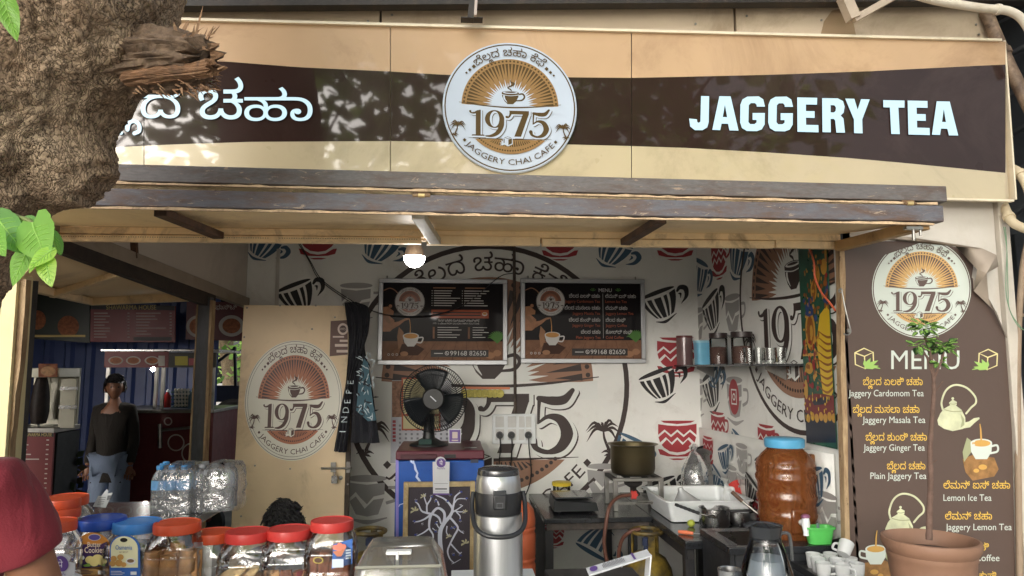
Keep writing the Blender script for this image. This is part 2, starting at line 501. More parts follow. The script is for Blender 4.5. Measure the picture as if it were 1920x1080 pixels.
def arc_text(pr, t, rad, mid, h, off, up=1, span=None, sx=1.0):
    cs = glyphs(t, off, 2); x0, y0, x1, y1 = bbox(cs); wd = (x1 - x0) * h * sx
    if span: sx *= R(span) * rad / wd; wd = (x1 - x0) * h * sx
    for p, sg in cs:
        q = []
        for a, b in p:
            s = (a - x0) * h * sx - wd / 2
            if up > 0: an = R(mid) - s / rad; rr = rad + b * h
            else: an = R(mid) + s / rad; rr = rad - b * h
            q.append((rr * math.cos(an), rr * math.sin(an)))
        pr.poly(q, sg)
SUBLA = [(-.33, -.48), (-.5, -.42), (-.5, .1), (-.28, .46), (-.05, .3), (0, -.15)]
def sub_la(pr, fn, wd=.2):
    """the small curl hung below a letter (two arches)"""
    pr.stroke([fn(*p) for p in SUBLA], wd, 5, True)
    pr.stroke([fn(-a, b) for a, b in SUBLA[:-1]] + [fn(0, -.15)], wd, 5, True)
def cup_logo(pr, cx, cy, s, dark, white):
    q = lambda pts: [(cx + a * s, cy + b * s) for a, b in pts]
    pr.ink(white); pr.ell(cx, cy + .05 * s, .8 * s, .62 * s, n=30, a0=-10, a1=190)
    pr.ink(dark)
    pr.ell(cx, cy + .42 * s, .62 * s, .14 * s, n=30)
    bowl = [(-.62, .42), (-.58, .12), (-.42, -.2), (-.2, -.42), (.2, -.42), (.42, -.2), (.58, .12), (.62, .42)]
    pr.poly(q(bowl))
    pr.stroke(q([(.55, .3), (.88, .36), (1.02, .14), (.84, -.1), (.4, -.16)]), [.1 * s, .13 * s, .13 * s, .12 * s, .08 * s], 6)
    pr.ink(white)
    pr.ell(cx, cy + .44 * s, .54 * s, .09 * s, n=26)
    pr.stroke(q([(-.46, .22), (-.42, -.02), (-.22, -.3)]), [.12 * s, .11 * s, .02 * s], 5)
    pr.stroke(q([(-.62, .28), (0, .2), (.62, .28)]), .04 * s, 6)
    pr.ink(dark)
    pr.ell(cx, cy + .46 * s, .4 * s, .05 * s, n=24)
    pr.stroke(q([(.12, .5), (.02, .66), (-.18, .8), (.1, .95), (.26, 1.1), (.05, 1.22), (.02, 1.45)]), [.02 * s, .1 * s, .08 * s, .13 * s, .16 * s, .1 * s, .01 * s], 6)
def cube_mark(pr, cx, cy, s, dark, white, leaf=None):
    q = lambda pts: [(cx + a * s, cy + b * s) for a, b in pts]
    pr.ink(leaf if leaf is not None else white)
    for a in (150, 178, 205, 120):
        pr.stroke(q([(-.3, -.55), (-.3 + .7 * math.cos(R(a)), -.5 + .7 * math.sin(R(a)) * .7), (-.3 + 1.3 * math.cos(R(a)), -.45 + 1.1 * math.sin(R(a)))]), [.1 * s, .34 * s, .02 * s], 4)
    pr.ink(white); pr.poly(q([(0, 1.1), (1.0, .75), (1.0, -.65), (.1, -1.1), (-.95, -.6), (-.95, .72)]))
    pr.ink(dark)
    pr.poly(q([(.02, .92), (.78, .66), (.06, .4), (-.72, .68)]))
    pr.poly(q([(.86, .56), (.86, -.5), (.14, -.85), (.14, .3)]))
    pr.ink(white); pr.poly(q([(.0, .82), (.55, .66), (.06, .5), (-.5, .68)]))
    pr.ink(dark); pr.poly(q([(-.8, .5), (-.62, .45), (-.62, -.4), (-.8, -.45)]))
def emblem(disc=True, ring=.02, rays=74, thin=False):
    """inks: 0 white, 1 dark, 2 tan"""
    pr = Print()
    if disc: pr.ink(0).ell(0, 0, 1.0, n=72)
    pr.ink(1).ell(0, 0, .985, n=72); pr.ell(0, 0, .985 - ring, sign=-1, n=72)
    if thin: pr.ell(0, 0, .94, n=72); pr.ell(0, 0, .934, sign=-1, n=72)
    half = lambda r, n=40, a0=0, a1=180: [(r * math.cos(R(a0 + (a1 - a0) * i / n)), r * math.sin(R(a0 + (a1 - a0) * i / n)) + .02) for i in range(n + 1)]
    pr.ink(2).poly(half(.73) + [(-.73, .06), (0, -.03), (.73, .06)][:0])
    pr.ink(1)
    for i in range(37):
        a = R(4 + 172 * i / 36); pr.ell(.695 * math.cos(a), .695 * math.sin(a) + .02, .017, n=8)
    pr.ink(1)
    for i in range(rays // 2):
        a = 180 * (i + .5) / (rays // 2); hw = 180 / (rays // 2) * .36
        ln = .40 if i % 2 else .46
        pr.poly([(.655 * math.cos(R(a - hw)), .655 * math.sin(R(a - hw)) + .02), (.655 * math.cos(R(a + hw)), .655 * math.sin(R(a + hw)) + .02), (ln * math.cos(R(a)), ln * math.sin(R(a)) + .02)])
    pr.ink(0)
    for i in range(31):
        a = 180 * i / 30; hw = 4.2; ln = .42 if i % 2 else .36
        pr.poly([(0, .02), (.25 * math.cos(R(a - hw)), max(.02, .25 * math.sin(R(a - hw)) + .02)), (ln * math.cos(R(a)), ln * math.sin(R(a)) + .02), (.25 * math.cos(R(a + hw)), max(.02, .25 * math.sin(R(a + hw)) + .02))])
    pr.ink(0).poly([(-.76, .03), (-.4, -.0), (0, -.012), (.4, 0), (.76, .03), (.76, -.1), (-.76, -.1)])
    pr.ink(1).stroke([(-.77, .055), (-.4, .01), (0, -.01), (.4, .01), (.77, .055)], [.006, .018, .024, .018, .006], 8)
    cup_logo(pr, .0, .13, .21, 1, 0)
    pr.ink(0).ell(0, .02, .001)
    year(pr, -.6, -.46, .59, -.06, 1, 0)
    seg = [(.73 * math.cos(R(a)), .73 * math.sin(R(a)) - .0) for a in [224 + (316 - 224) * i / 24 for i in range(25)]]
    pr.ink(2).poly(seg)
    pr.ink(1)
    for i in range(27):
        a = 229 + (311 - 229) * i / 26; hw = .95
        top = -.52
        r1 = .62
        x1, y1 = r1 * math.cos(R(a)), r1 * math.sin(R(a))
        if y1 < top - .02: pr.poly([(r1 * math.cos(R(a - hw)), r1 * math.sin(R(a - hw))), (r1 * math.cos(R(a + hw)), r1 * math.sin(R(a + hw))), (x1 * .86 + .004, top), (x1 * .86 - .004, top)])
        pr.ell(.68 * math.cos(R(227.5 + 85 * i / 26)), .68 * math.sin(R(227.5 + 85 * i / 26)), .014, n=7)
    pr.ink(1).stroke([(-.62, -.492), (0, -.505), (.62, -.492)], [.004, .022, .004], 6)
    cube_mark(pr, -.04, -.53, .075, 1, 0)
    pr.ink(1)
    palm(pr, -.79, -.36, .17, 1); palm(pr, .8, -.37, .17, -1)
    for sx in (-1, 1):
        for x, y, s in ((.55, .61, .033), (.61, .556, .027), (.66, .507, .02)): pr.poly([(sx * x - s, y), (sx * x, y - s), (sx * x + s, y), (sx * x, y + s)])
        pr.poly([(sx * .68 - .028, -.53), (sx * .68, -.558), (sx * .68 + .028, -.53), (sx * .68, -.502)])
    arc_text(pr, 'ಬೆಲದ ಚಹಾ ಕೆಫೆ', .795, 91, .175, .006, 1, span=77)
    def sl(a, b): an = R(112.5) - a * .05 / .75; rr = .755 + b * .05; return rr * math.cos(an), rr * math.sin(an)
    sub_la(pr, sl, .014)
    arc_text(pr, 'JAGGERY CHAI CAFE', .895, 270, .125, -.001, -1, span=97)
    return pr

def cup_striped(pr, cx, cy, s, rot=0, flip=1, sq=1.0):
    """bold cup with curved stripes, handle and a sliver of saucer"""
    c, d = math.cos(R(rot)), math.sin(R(rot))
    q = lambda pts: [(cx + (a * flip * c - b * d) * s * sq, cy + (a * flip * d + b * c) * s) for a, b in pts]
    pr.poly(q([(1.02 * math.cos(R(a)), .50 + .17 * math.sin(R(a)) - (0.1 if 180 < a < 360 else 0) * math.sin(R(a - 180)) * -1) for a in range(0, 360, 12)]))
    pt = lambda x, t: (x * (1 - .5 * t ** 1.7), .40 - 1.2 * t - .16 * (1 - x * x) * (1 - .4 * t))
    for a, b in ((-1, -.78), (-.66, -.42), (-.28, .12), (.27, .47), (.62, 1.0)):
        L = [pt(a, i / 8) for i in range(9)]; Rr = [pt(b, i / 8) for i in range(9)]
        pr.poly(q(L + Rr[::-1]))
    pr.stroke(q([(1.04, .2), (1.3, .36), (1.56, .2), (1.46, -.2), (1.05, -.5)]), [.1 * s, .24 * s, .3 * s, .2 * s, .02 * s], 6)
    pr.stroke(q([(1.08, .08), (1.2, .02), (1.12, -.2)]), [.02 * s, .14 * s, .02 * s], 4)
    pr.stroke(q([(-.62, -.95), (-.1, -1.12), (.62, -.9)]), [.03 * s, .17 * s, .03 * s], 8)
def cup_zigzag(pr, cx, cy, s, sq=1.0, handle=False):
    q = lambda pts: [(cx + a * s * sq, cy + b * s) for a, b in pts]
    pr.poly(q([(-.88, .98), (.92, .98), (.7, .87), (0, .8), (-.7, .87)]))
    def zig(y, am, x0, x1, n=6): return [(x0 + (x1 - x0) * i / n, y + (am if i % 2 else -am)) for i in range(n + 1)]
    pr.poly(q([(1, .82), (.5, .73), (0, .7), (-.5, .73), (-1, .8)] + zig(.38, .14, -1, 1)))
    pr.poly(q(zig(.26, .14, -.98, .98) + zig(-.02, .14, -.9, .9)[::-1]))
    pr.poly(q(zig(-.14, .14, -.82, .82) + [(.7, -.42), (.4, -.62), (0, -.68), (-.4, -.62), (-.7, -.42)]))
    pr.poly(q([(-1, -.5), (-.8, -.52), (-.4, -.76), (0, -.82), (.4, -.76), (.8, -.52), (1, -.5), (.9, -.78), (.5, -.88), (0, -.9), (-.5, -.88), (-.9, -.78)]))
    pr.poly(q([(-.45, -1.0), (0, -.98), (.45, -1.0), (.2, -1.07), (-.2, -1.07)]))
    if handle: pr.stroke(q([(1, .6), (1.4, .55), (1.35, .1), (.95, -.1)]), .14 * s, 5)
def mug_grey(pr, cx, cy, s, sq=1.0):
    q = lambda pts: [(cx + a * s * sq, cy + b * s) for a, b in pts]
    pr.poly(q([(.9 * math.cos(R(a)), .9 + .16 * math.sin(R(a))) for a in range(0, 360, 15)]))
    pr.poly(q([(-.85, .72), (0, .62), (.8, .72), (.78, .2), (.3, .1), (.0, -.25), (-.3, .05), (-.5, .3), (-.8, .0)]))
    pr.poly(q([(-.78, -.12), (-.5, .1), (-.1, -.45), (.3, -.05), (.76, .02), (.5, -.7), (0, -.8), (-.5, -.7)]))
    pr.stroke(q([(.95, .5), (1.4, .45), (1.35, 0), (.85, -.2)]), .14 * s, 5)
    pr.stroke(q([(-.9, -.85), (0, -1.05), (.9, -.85)]), [.05 * s, .2 * s, .05 * s], 5)

# inks and paints
INK_D = flat('ink dark brown', S(58, 46, 44), .55)
INK_B = flat('ink black', S(30, 28, 30), .55)
INK_R = flat('ink red', S(158, 50, 58), .55)
INK_U = flat('ink blue', S(62, 92, 116), .55)
INK_G = flat('ink grey', S(160, 158, 156), .55)
INK_W = flat('ink white', S(226, 228, 224), .55)
INK_T = flat('ink tan', S(150, 112, 90), .55)
SG_W = mat('sign white', S(188, 200, 216), .5, var=.02, spec=.15)
SG_D = mat('sign olive', S(80, 62, 30), .5, var=.04, spec=.2)
SG_T = mat('sign gold', S(146, 114, 72), .5, var=.05, spec=.2)
YEL = mat('cream painted ply', S(246, 222, 180), .55, var=.06, scale=3, dirt=S(140, 104, 66), damt=.55, bump=.15, bscale=40)
YELD = mat('cream painted batten', S(242, 216, 174), .6, var=.12, scale=7, dirt=S(110, 84, 60), damt=.75, bump=.3, bscale=60)
STEEL_D = rusty('dark rusted steel', S(108, 108, 116), S(104, 80, 66), .54, .6, 6, chip=S(168, 150, 132), stretch=(1, 4, 4))
RUST = rusty('rusted brace', S(94, 66, 48), S(60, 44, 36), .5, .75, 12)
WOODP = rusty('peeling painted wood', S(186, 160, 124), S(140, 110, 80), .5, .75, 8, chip=S(88, 66, 50), stretch=(3, 3, .6))
BLACKP = rusty('worn black paint', S(46, 46, 50), S(70, 66, 64), .6, .5, 8)
GRANITE = mat('black granite', S(38, 40, 44), .25, var=.35, scale=60, coat=.2)
STEEL = mat('brushed steel', S(190, 190, 190), .28, 1.0, var=.06, scale=4, bump=.05, bscale=200)
STEEL2 = mat('worn steel', S(150, 148, 144), .38, 1.0, var=.15, scale=9, dirt=S(70, 60, 50), damt=.5)
BLK = mat('black plastic', S(32, 33, 36), .38, var=.1)
WHT = mat('white plastic', S(226, 230, 232), .35, var=.04, dirt=S(190, 188, 180), damt=.3)
EMB = emblem()
EMB_T = EMB.tris()
EMB_WALL = emblem(False, .035, 60)
EMB_DOOR = emblem(True, .008, 74, True)
EMB_DOOR_T = EMB_DOOR.tris()
# ------------------------------------------------------------------ planes of the kiosk
YF, YS, YC, YB, XR = 3.24, 3.12, 2.70, 5.20, 1.82      # shop front, sign face, canopy front edge, back wall, right wall
LW0, LW1 = V((-1.72, YF, 0)), V((-1.475, YB, 0))        # left wall line (slightly splayed)
LWN = V((LW1.y - LW0.y, -(LW1.x - LW0.x), 0)).normalized()
def lwp(px, py): return PL(px, py, LW0, LWN)
def lw(y, z): t = (y - YF) / (YB - YF); return V((LW0.x + (LW1.x - LW0.x) * t, y, z))

# ------------------------------------------------------------------ ground
def concrete(name, c, scale=3):
    n = NT(name)
    a = n.mix(n.ramp(n.noise(scale, 8, .7), [(.3, 0.), (.7, 1.)]), tuple(x * .75 for x in c[:3]) + (1,), c)
    n.color(n.mix(n.ramp(n.noise(scale * 14, 5, .7), [(.4, 0.), (.75, .5)]), a, tuple(x * .5 for x in c[:3]) + (1,)))
    n.set(rough=.85); n.bump(n.noise(scale * 20, 6), .3, .004)
    return n.m
g = MB(); g.box(-60, 60, -60, 80, -.3, 0); g.build('ground', concrete('ground concrete', S(186, 180, 170)), kind='structure', at=(0, 0, -.3))
f = MB(); f.box(-1.75, 1.86, YF - .05, YB + .05, 0.004, .012); f.build('floor', concrete('kiosk floor', S(160, 158, 152), 5), kind='structure')

# ------------------------------------------------------------------ kiosk shell: printed flex walls
def wallpaper():
    n = NT('white flex sheet')
    a = n.mix(n.ramp(n.noise(1.6, 6, .6), [(.3, 0.), (.7, 1.)]), S(222, 222, 218), S(236, 236, 232))
    n.color(n.mix(n.ramp(n.noise(4, 8, .75, dist=.5), [(.54, 0.), (.8, .5)]), a, S(176, 168, 156)))
    n.set(rough=.5); n.bump(n.noise(4, 4, .55, dist=.8), .4, .03)
    return n.m
FLEX = wallpaper()
WIN = [INK_B, INK_U, INK_R, INK_G, INK_D, INK_T, INK_W]
b = MB(); b.box(-1.475, XR + .06, YB, YB + .06, 0, 2.72); back = b.build('back_wall', FLEX, kind='structure')
back['label'] = 'white back wall of the kiosk printed with cups and the big café emblem'
pr = Print(); pr.ink(0)
A = lambda x, y, s, r, ink, fl=1: (pr.ink(ink), cup_striped(pr, x, -y, s * .74, r, fl))
Zg = lambda x, y, s, ink=2: (pr.ink(ink), cup_zigzag(pr, x, -y, s * .9))
A(495, 455, 42, -28, 1); Zg(596, 448, 40); A(712, 458, 46, -27, 1); A(556, 552, 46, 21, 0)
pr.ink(3); mug_grey(pr, 668, -566, 34); Zg(1050, 452, 38); A(1150, 466, 44, -27, 1); Zg(1266, 452, 38)
A(1238, 566, 46, 21, 0); Zg(1268, 668, 40); A(1236, 716, 46, 21, 0); Zg(1270, 824, 40); A(1240, 920, 44, 21, 0)
A(1182, 838, 40, -25, 1); A(1118, 1020, 46, 150, 1, -1); pr.ink(3); mug_grey(pr, 688, -935, 42); mug_grey(pr, 1130, -905, 34); Zg(1036, 1005, 24)
pr.build('wall_print', WIN, lambda u, v, h: P(u, -v, YB - h), back)
ec = P(916, 722, YB)
EMB_WALL.build('wall_emblem', [INK_W, INK_D, INK_T], plane(ec, (1, 0, 0), (0, 0, 1), (0, -1, 0), SZ(270, YB * 1.0)), back, base=.0022)
# seam battens in the back wall
RUSTROD = rusty('rusty wall strip', S(96, 84, 74), S(60, 48, 42), .5, .6, 14)
b = MB(); b.tube([P(964, 455, YB - .008), P(966, 775, YB - .008)], .011, 8); b.build('joint_strip', RUSTROD, back)
b = MB(); a0, a1 = P(523, 460, YB), P(519, 580, YB); b.box(a0.x - .012, a0.x + .012, YB - .012, YB, a1.z - .4, 2.5); b.build('joint_strip', mat('batten white', S(196, 192, 186), .5), back)

# right wall
b = MB(); b.box(XR, XR + .06, YF - .02, YB, 0, 2.72); rw = b.build('right_wall', FLEX, kind='structure')
rw['label'] = 'white right wall of the kiosk printed with cups and half of the café emblem'
pr = Print()
def RW(px, py): p = PX(px, py, XR); return -p.y, p.z
def rc(fn, px, py, s, *a):
    u, v = RW(px, py); d = -u; fn(pr, u, v, SZ(s, d), *a)
Q = 1.05
for (ink, fn, px, py, s, *a) in (
    (2, cup_zigzag, 1348, 485, 38, Q, True), (1, cup_striped, 1384, 478, 44, -24, 1, Q), (1, cup_striped, 1312, 512, 40, -20, 1, Q), (0, cup_striped, 1334, 580, 44, 20, 1, Q),
    (3, mug_grey, 1374, 592, 40, Q), (3, mug_grey, 1309, 612, 34, Q), (0, cup_striped, 1334, 724, 44, 20, 1, Q), (3, mug_grey, 1378, 750, 42, Q), (2, cup_zigzag, 1347, 806, 34, Q, True),
    (2, cup_zigzag, 1438, 832, 36, Q, True), (1, cup_striped, 1384, 836, 34, -24, 1, Q), (1, cup_striped, 1340, 690, 34, -24, 1, Q), (3, mug_grey, 1309, 745, 34, Q)):
    pr.ink(ink); rc(fn, px, py, s, *a)
u, v = RW(1377, 744)
pr.ink(2).ell(u, v, .085, .115); pr.ink(6).rect(u - .045, v - .05, u + .045, v + .05).rect(u - .036, v - .041, u + .036, v + .041, -1)
pr.ell(u, v, .024).ell(u, v, .014, sign=-1)
pr.build('wall_print', WIN, plane((XR, 0, 0), (0, -1, 0), (0, 0, 1), (-1, 0, 0)), rw)
ru, rv = RW(1490, 553)
EMB_WALL.build('wall_emblem', [INK_W, INK_D, INK_T], plane((XR, -ru, rv), (0, -1, 0), (0, 0, 1), (-1, 0, 0), .75), rw, base=.0022, clip=[(-1, 0, (-YF - .02 - ru) / .75), (0, -1, (2.66 - rv) / .75)])
# overlapping flex offcuts nailed over the lower right wall
for k, (a, c) in enumerate((((1310, 800), (1570, 852)), ((1310, 842), (1560, 905)), ((1310, 878), (1545, 960)))):
    p0, p1 = PX(*a, XR), PX(*c, XR); dz = -.16 - .1 * k
    x = XR - .006 - .004 * (3 - k)
    sh = MB(); sh.grid(lambda s, t, p0=p0, p1=p1, x=x, k=k: (x - .006 * math.sin(9 * s + k) * t, max(3.26, p0.y + (p1.y - p0.y) * s), p0.z + (p1.z - p0.z) * s - .30 * t), 14, 4)
    o = sh.build('flex_sheet', FLEX, rw, solid=.002)
    pr = Print(); cups = ((2, cup_zigzag), (1, cup_striped), (3, mug_grey), (0, cup_striped))
    for i in range(6):
        yy = 5.0 - i * .3 - k * .11; zz = p0.z + (p1.z - p0.z) * (p0.y - yy) / (p0.y - p1.y) - .15
        ink, fn = cups[(i + k) % 4]; pr.ink(ink)
        if fn is cup_striped: fn(pr, -yy, zz, .1, -24 + 40 * (i % 2))
        else: fn(pr, -yy, zz, .1)
    pr.build('wall_print', WIN, lambda u, v, h, x=x: V((x - .0095 - h, -u, v)), o, clip=[(-1, 0, -3.27)])

# left wall above the side opening, and its rails
LWALLM = mat('dusty wall sheet', S(196, 186, 174), .7, var=.06, scale=2, dirt=S(150, 140, 128), damt=.5, bump=.1)
b = MB(); t_ = LWN * .03
z0, z1 = lwp(150, 447), lwp(460, 572)
q = [lw(YF, z0.z + .02), lw(YB - .002, z1.z + .02), lw(YB - .002, 2.72), lw(YF, 2.72)]
b.prism(q, -t_); lwo = b.build('left_wall', LWALLM, kind='structure')
lwo['label'] = 'grey beige sheet wall above the side opening of the kiosk'
b = MB(); b.beam(lwp(100, 430), lwp(462, 568), .05, .07); b.build('rail', mat('grey beige rail', S(150, 136, 120), .6, dirt=S(90, 76, 64)), lwo, bevel=.003)
b = MB(); b.beam(lwp(247, 452) + LWN * .01, lwp(249, 484) + LWN * .01, .03, .03); b.build('stud', RUST, lwo)
# kiosk ceiling
b = MB(); b.box(-1.9, XR + .1, YF + .06, YB + .06, 2.72, 2.75)
b.build('ceiling', mat('ceiling sheet', S(190, 186, 178), .7), kind='structure')
# front frame: jambs and header
b = MB(); b.box(XR + .001, XR + .02, YF - .03, YF + .06, 0, 2.7); jb = b.build('door_jamb', BLACKP, kind='structure', bevel=.003)
b = MB()
pts = [P(x, y, YF - .05) for x, y in ((1579, 466), (1580, 520), (1581, 570), (1581, 640), (1582, 720), (1584, 800), (1587, 900), (1590, 1000), (1592, 1120), (1594, 1300))]
b.loft([[p + V((-.011 - .003 * math.sin(i * 2.1), 0, 0)), p + V((.011 + .004 * math.sin(i * 1.7), 0, 0)), p + V((.011, .04, 0)), p + V((-.011, .04, 0))] for i, p in enumerate(pts)])
b.build('corner_strip', WOODP, jb)
b = MB(); b.box(-1.8, 2.2, YF + .002, YF + .05, 2.23, 2.74); b.build('header_wall', mat('header ply', S(170, 150, 120), .7), kind='structure')
# wall right of the opening
PLAST = mat('white cement board', S(206, 200, 192), .75, var=.05, scale=2, dirt=S(166, 150, 130), damt=.45, bump=.2, bscale=30)
b = MB(); e = P(1872, 600, YF); b.box(XR + .021, e.x, YF - .02, YF + .05, 0, 2.75); frw = b.build('front_wall', PLAST, kind='structure')
b = MB(); a0 = P(1889, 500, YF)
b.box(e.x + .002, e.x + .055, YF - .05, YF + .06, 0, 2.62); b.build('wall_post', mat('pale post', S(196, 188, 176), .65, dirt=S(140, 124, 104)), frw, bevel=.004)

# ------------------------------------------------------------------ board wall above the sign, roof
BOARD = mat('weathered cement board', S(196, 178, 156), .8, var=.06, scale=2.5, dirt=S(142, 122, 98), damt=.7, bump=.25, bscale=45)
fb = thing('upper_wall', 'row of weathered beige cement boards between sign and roof', 'wall', P(1000, 60, YF))
edges = [-240, 330, 714, 1376, 1592, 1858]
for i in range(5):
    x0, x1 = P(edges[i] + 2, 30, YF).x, P(edges[i + 1] - 2, 30, YF).x
    b = MB(); dy = .004 * (i % 2); b.box(x0, x1, YF - .01 - dy, YF + .02, 2.9, 3.52)
    b.build('board', BOARD, fb, bevel=.002)
b = MB()
for px, py in ((1304, 45), (1400, 30), (1540, 38), (1835, 65), (1830, 46), (735, 28), (690, 40)):
    p = P(px, py, YF - .015); b.lathe([(0.0005, 0), (.006, 0), (.006, .003), (.0005, .004)], p, 8, M=Matrix.Rotation(R(90), 3, 'X'))
o = b.build('screw', STEEL2, fb); o['kind'] = 'stuff'
ST = flat('water stain', S(150, 126, 98), .85)
pr = Print().ink(0); pr.poly([(1538, 68), (1545, 40), (1560, 20), (1590, 14), (1600, 40), (1606, 72)])
pr.build('water_stain', [ST], lambda u, v, h: P(u, v, YF - .016 - h), fb)
ROOFM = mat('roof sheet', S(84, 80, 76), .6, var=.2, scale=4, dirt=S(60, 50, 44))
b = MB()
def corr(x0, x1, y0, y1, z0, z1, pitch=.2, dp=.03, th=.004):
    n = int((x1 - x0) / pitch); prof = []
    for i in range(n):
        x = x0 + i * pitch; prof += [(x, 0), (x + pitch * .55, 0), (x + pitch * .65, dp), (x + pitch * .9, dp)]
    prof.append((x0 + n * pitch, 0))
    rings = [[V((x, y0, z0 + h)) for x, h in prof], [V((x, y1, z1 + h)) for x, h in prof]]
    return rings
rr = corr(-7.6, 3.4, 2.95, 9.6, 3.54, 3.62)
b.loft(rr, caps=(False, False), close=False); b.build('roof', ROOFM, kind='structure', smooth=False, solid=.004)
DARKST = rusty('dark purlin', S(44, 40, 38), S(70, 56, 46), .6, .6, 8)
rf = thing('roof_frame', 'dark steel purlin with hanging bracket under the roof sheets', 'roof beam', P(900, 0, 3.14))
b = MB(); b.beam(P(200, 2, 3.16), P(1960, -8, 3.16), .06, .08); b.build('purlin', DARKST, rf)
b = MB(); b.beam(P(889, -20, 3.05), P(882, 38, 3.05), .05, .028); b.build('bracket', DARKST, rf)
b = MB(); b.beam(P(894, -20, 3.02), P(891, 30, 3.02), .022, .012); b.build('bracket_face', mat('pale steel', S(190, 176, 168), .6), rf)
b = MB(); b.beam(P(864, 37, 3.06), P(905, 38, 3.06), .05, .004); b.build('bracket_plate', DARKST, rf)
b = MB(); b.beam(P(1582, -6, 3.05), P(1600, 36, 3.05), .05, .05); b.beam(P(1600, 37, 3.05), P(1680, -8, 3.05), .03, .03); b.build('strut', mat('pale strut', S(180, 164, 146), .6, dirt=S(120, 100, 80)), rf)

# ------------------------------------------------------------------ the sign
CR_T = mat('sign peach panel', S(194, 162, 128), .4, var=.06, scale=2, spec=.3, coat=.15, dirt=S(130, 98, 72), damt=.5, bump=.04, bscale=120)
CR_B = mat('sign cream panel', S(190, 176, 146), .3, var=.06, scale=2, coat=.6, dirt=S(124, 108, 82), damt=.5, bump=.05, bscale=9)
BR_P = mat('sign brown panel', S(48, 33, 30), .3, var=.14, scale=2, bump=.05, bscale=9, spec=.08, coat=.6, dirt=S(76, 62, 57), damt=.5)
sg = thing('shop_sign', 'long brown and cream lit sign reading JAGGERY TEA above the kiosk', 'sign', P(960, 210, YS))
top = [(-260, 24), (320, 38), (732, 48), (1184, 60), (1620, 71), (1875, 78)]
tb = [(-260, 100), (0, 104), (200, 107), (420, 115), (560, 126), (732, 134), (830, 140), (1070, 145), (1184, 146), (1280, 144), (1450, 140), (1620, 134), (1880, 121)]
bb = [(-260, 300), (0, 286), (200, 277), (320, 271), (470, 266), (640, 265), (732, 264.5), (840, 266), (1075, 271), (1184, 274), (1280, 277), (1440, 286), (1587, 296), (1700, 306), (1893, 325)]
bt = [(-260, 322), (320, 334), (732, 344), (1184, 356), (1620, 368), (1897, 375)]
def at(c, x):
    for (x0, y0), (x1, y1) in zip(c, c[1:]):
        if x0 <= x <= x1: return y0 + (y1 - y0) * (x - x0) / (x1 - x0)
    return c[-1][1] if x > c[-1][0] else c[0][1]
seams = [-260, 270, 732, 1184, 1886]
for i in range(4):
    b = MB(); x0, x1 = seams[i] + .7, seams[i + 1] - .7; n = 14
    xs = [x0 + (x1 - x0) * k / n for k in range(n + 1)]
    end = i == 3
    def cx(x, r):                                # the right end leans a little
        return x if not (end and x == x1) else 1875 + 22 * r
    rows = [[P(cx(x, r), at(c, x), YS - .0004 * i) for x in xs] for c, r in ((top, 0), (tb, .15), (bb, .83), (bt, 1))]
    back_ = [[p + V((0, .012, 0)) for p in rows[0]], [p + V((0, .012, 0)) for p in rows[3]]]
    for r in range(3): b.loft([rows[r + 1], rows[r]], r, (False, False), False)
    b.loft([rows[0], back_[0]], 0, (False, False), False); b.loft([back_[1], rows[3]], 2, (False, False), False)
    b.loft([[rows[0][0], rows[3][0]], [back_[0][0], back_[1][0]]], 1, (False, False), False); b.loft([[back_[0][-1], back_[1][-1]], [rows[0][-1], rows[3][-1]]], 1, (False, False), False)
    b.build('panel', [CR_T, BR_P, CR_B], sg, smooth=False)
TRIM = mat('sign edge trim', S(226, 214, 190), .5, var=.06, dirt=S(150, 130, 100))
b = MB(); b.beam(P(-260, 22, YS - .006), P(1876, 76, YS - .006), .02, .012); b.build('edge_trim', TRIM, sg)
b = MB(); b.beam(P(-260, 324, YS - .004), P(1898, 377, YS - .004), .024, .01); b.build('edge_trim', TRIM, sg)
b = MB(); b.beam(P(1877, 80, YS + .03), P(1898, 376, YS + .03), .05, .008, up=V((1, 0, 0))); b.build('edge_trim', TRIM, sg)
bx = MB(); p0, p1 = P(-260, 30, YS + .014), P(1872, 370, YS + .014); bx.hexa([P(-260, 320, YS + .014), P(1892, 373, YS + .014), P(1892, 373, YF - .02), P(-260, 320, YF - .02), P(-260, 27, YS + .014), P(1872, 80, YS + .014), P(1872, 80, YF - .02), P(-260, 27, YF - .02)])
bx.build('sign_box', mat('sign box', S(180, 165, 140), .6), sg, smooth=False)
LIT = glow('lit acrylic', S(100, 130, 150), 1.0); LIT.node_tree.nodes['Principled BSDF'].inputs['Emission Color'].default_value = (.28, .36, .38, 1)
ACR = flat('acrylic edge', S(70, 86, 110), .3)
def letter(polys, holes=(), z=.008, name='letter', parent=sg, y=YS):
    """one cut-out letter standing z proud of the sign"""
    vs, fs = fill([(p, 1) for p in polys] + [(h, -1) for h in holes])
    b = MB(); b.add([P(x, -q, y - z) for x, q in vs], fs, 0)
    for c in list(polys) + list(holes):
        b.loft([[P(x, -q, y - .0005) for x, q in c], [P(x, -q, y - z) for x, q in c]], 1, (False, False))
    return b.build(name, [LIT, ACR], parent, smooth=False)
zz = lambda pts, dx=0, dy=0: [(1280 + (x + dx) / 2.7, -(y + dy) / 2.7) for x, y in pts]
J = [(93, 486), (134, 487), (132, 618), (124, 645), (100, 659), (62, 659), (38, 640), (33, 600), (72, 604), (74, 618), (82, 622), (90, 615)]
Ao = [(186, 487), (243, 488), (283, 661), (237, 660), (230, 627), (197, 626), (190, 659), (150, 657)]; Ah = [(214, 530), (203, 592), (225, 593)]
G = [(417, 540), (375, 540), (374, 530), (366, 522), (345, 522), (335, 532), (333, 618), (342, 628), (364, 628), (374, 620), (374, 607), (354, 607), (354, 572), (416, 572), (415, 630), (400, 655), (375, 664), (325, 663), (300, 648), (291, 620), (292, 530), (303, 503), (328, 489), (385, 488), (408, 503)]
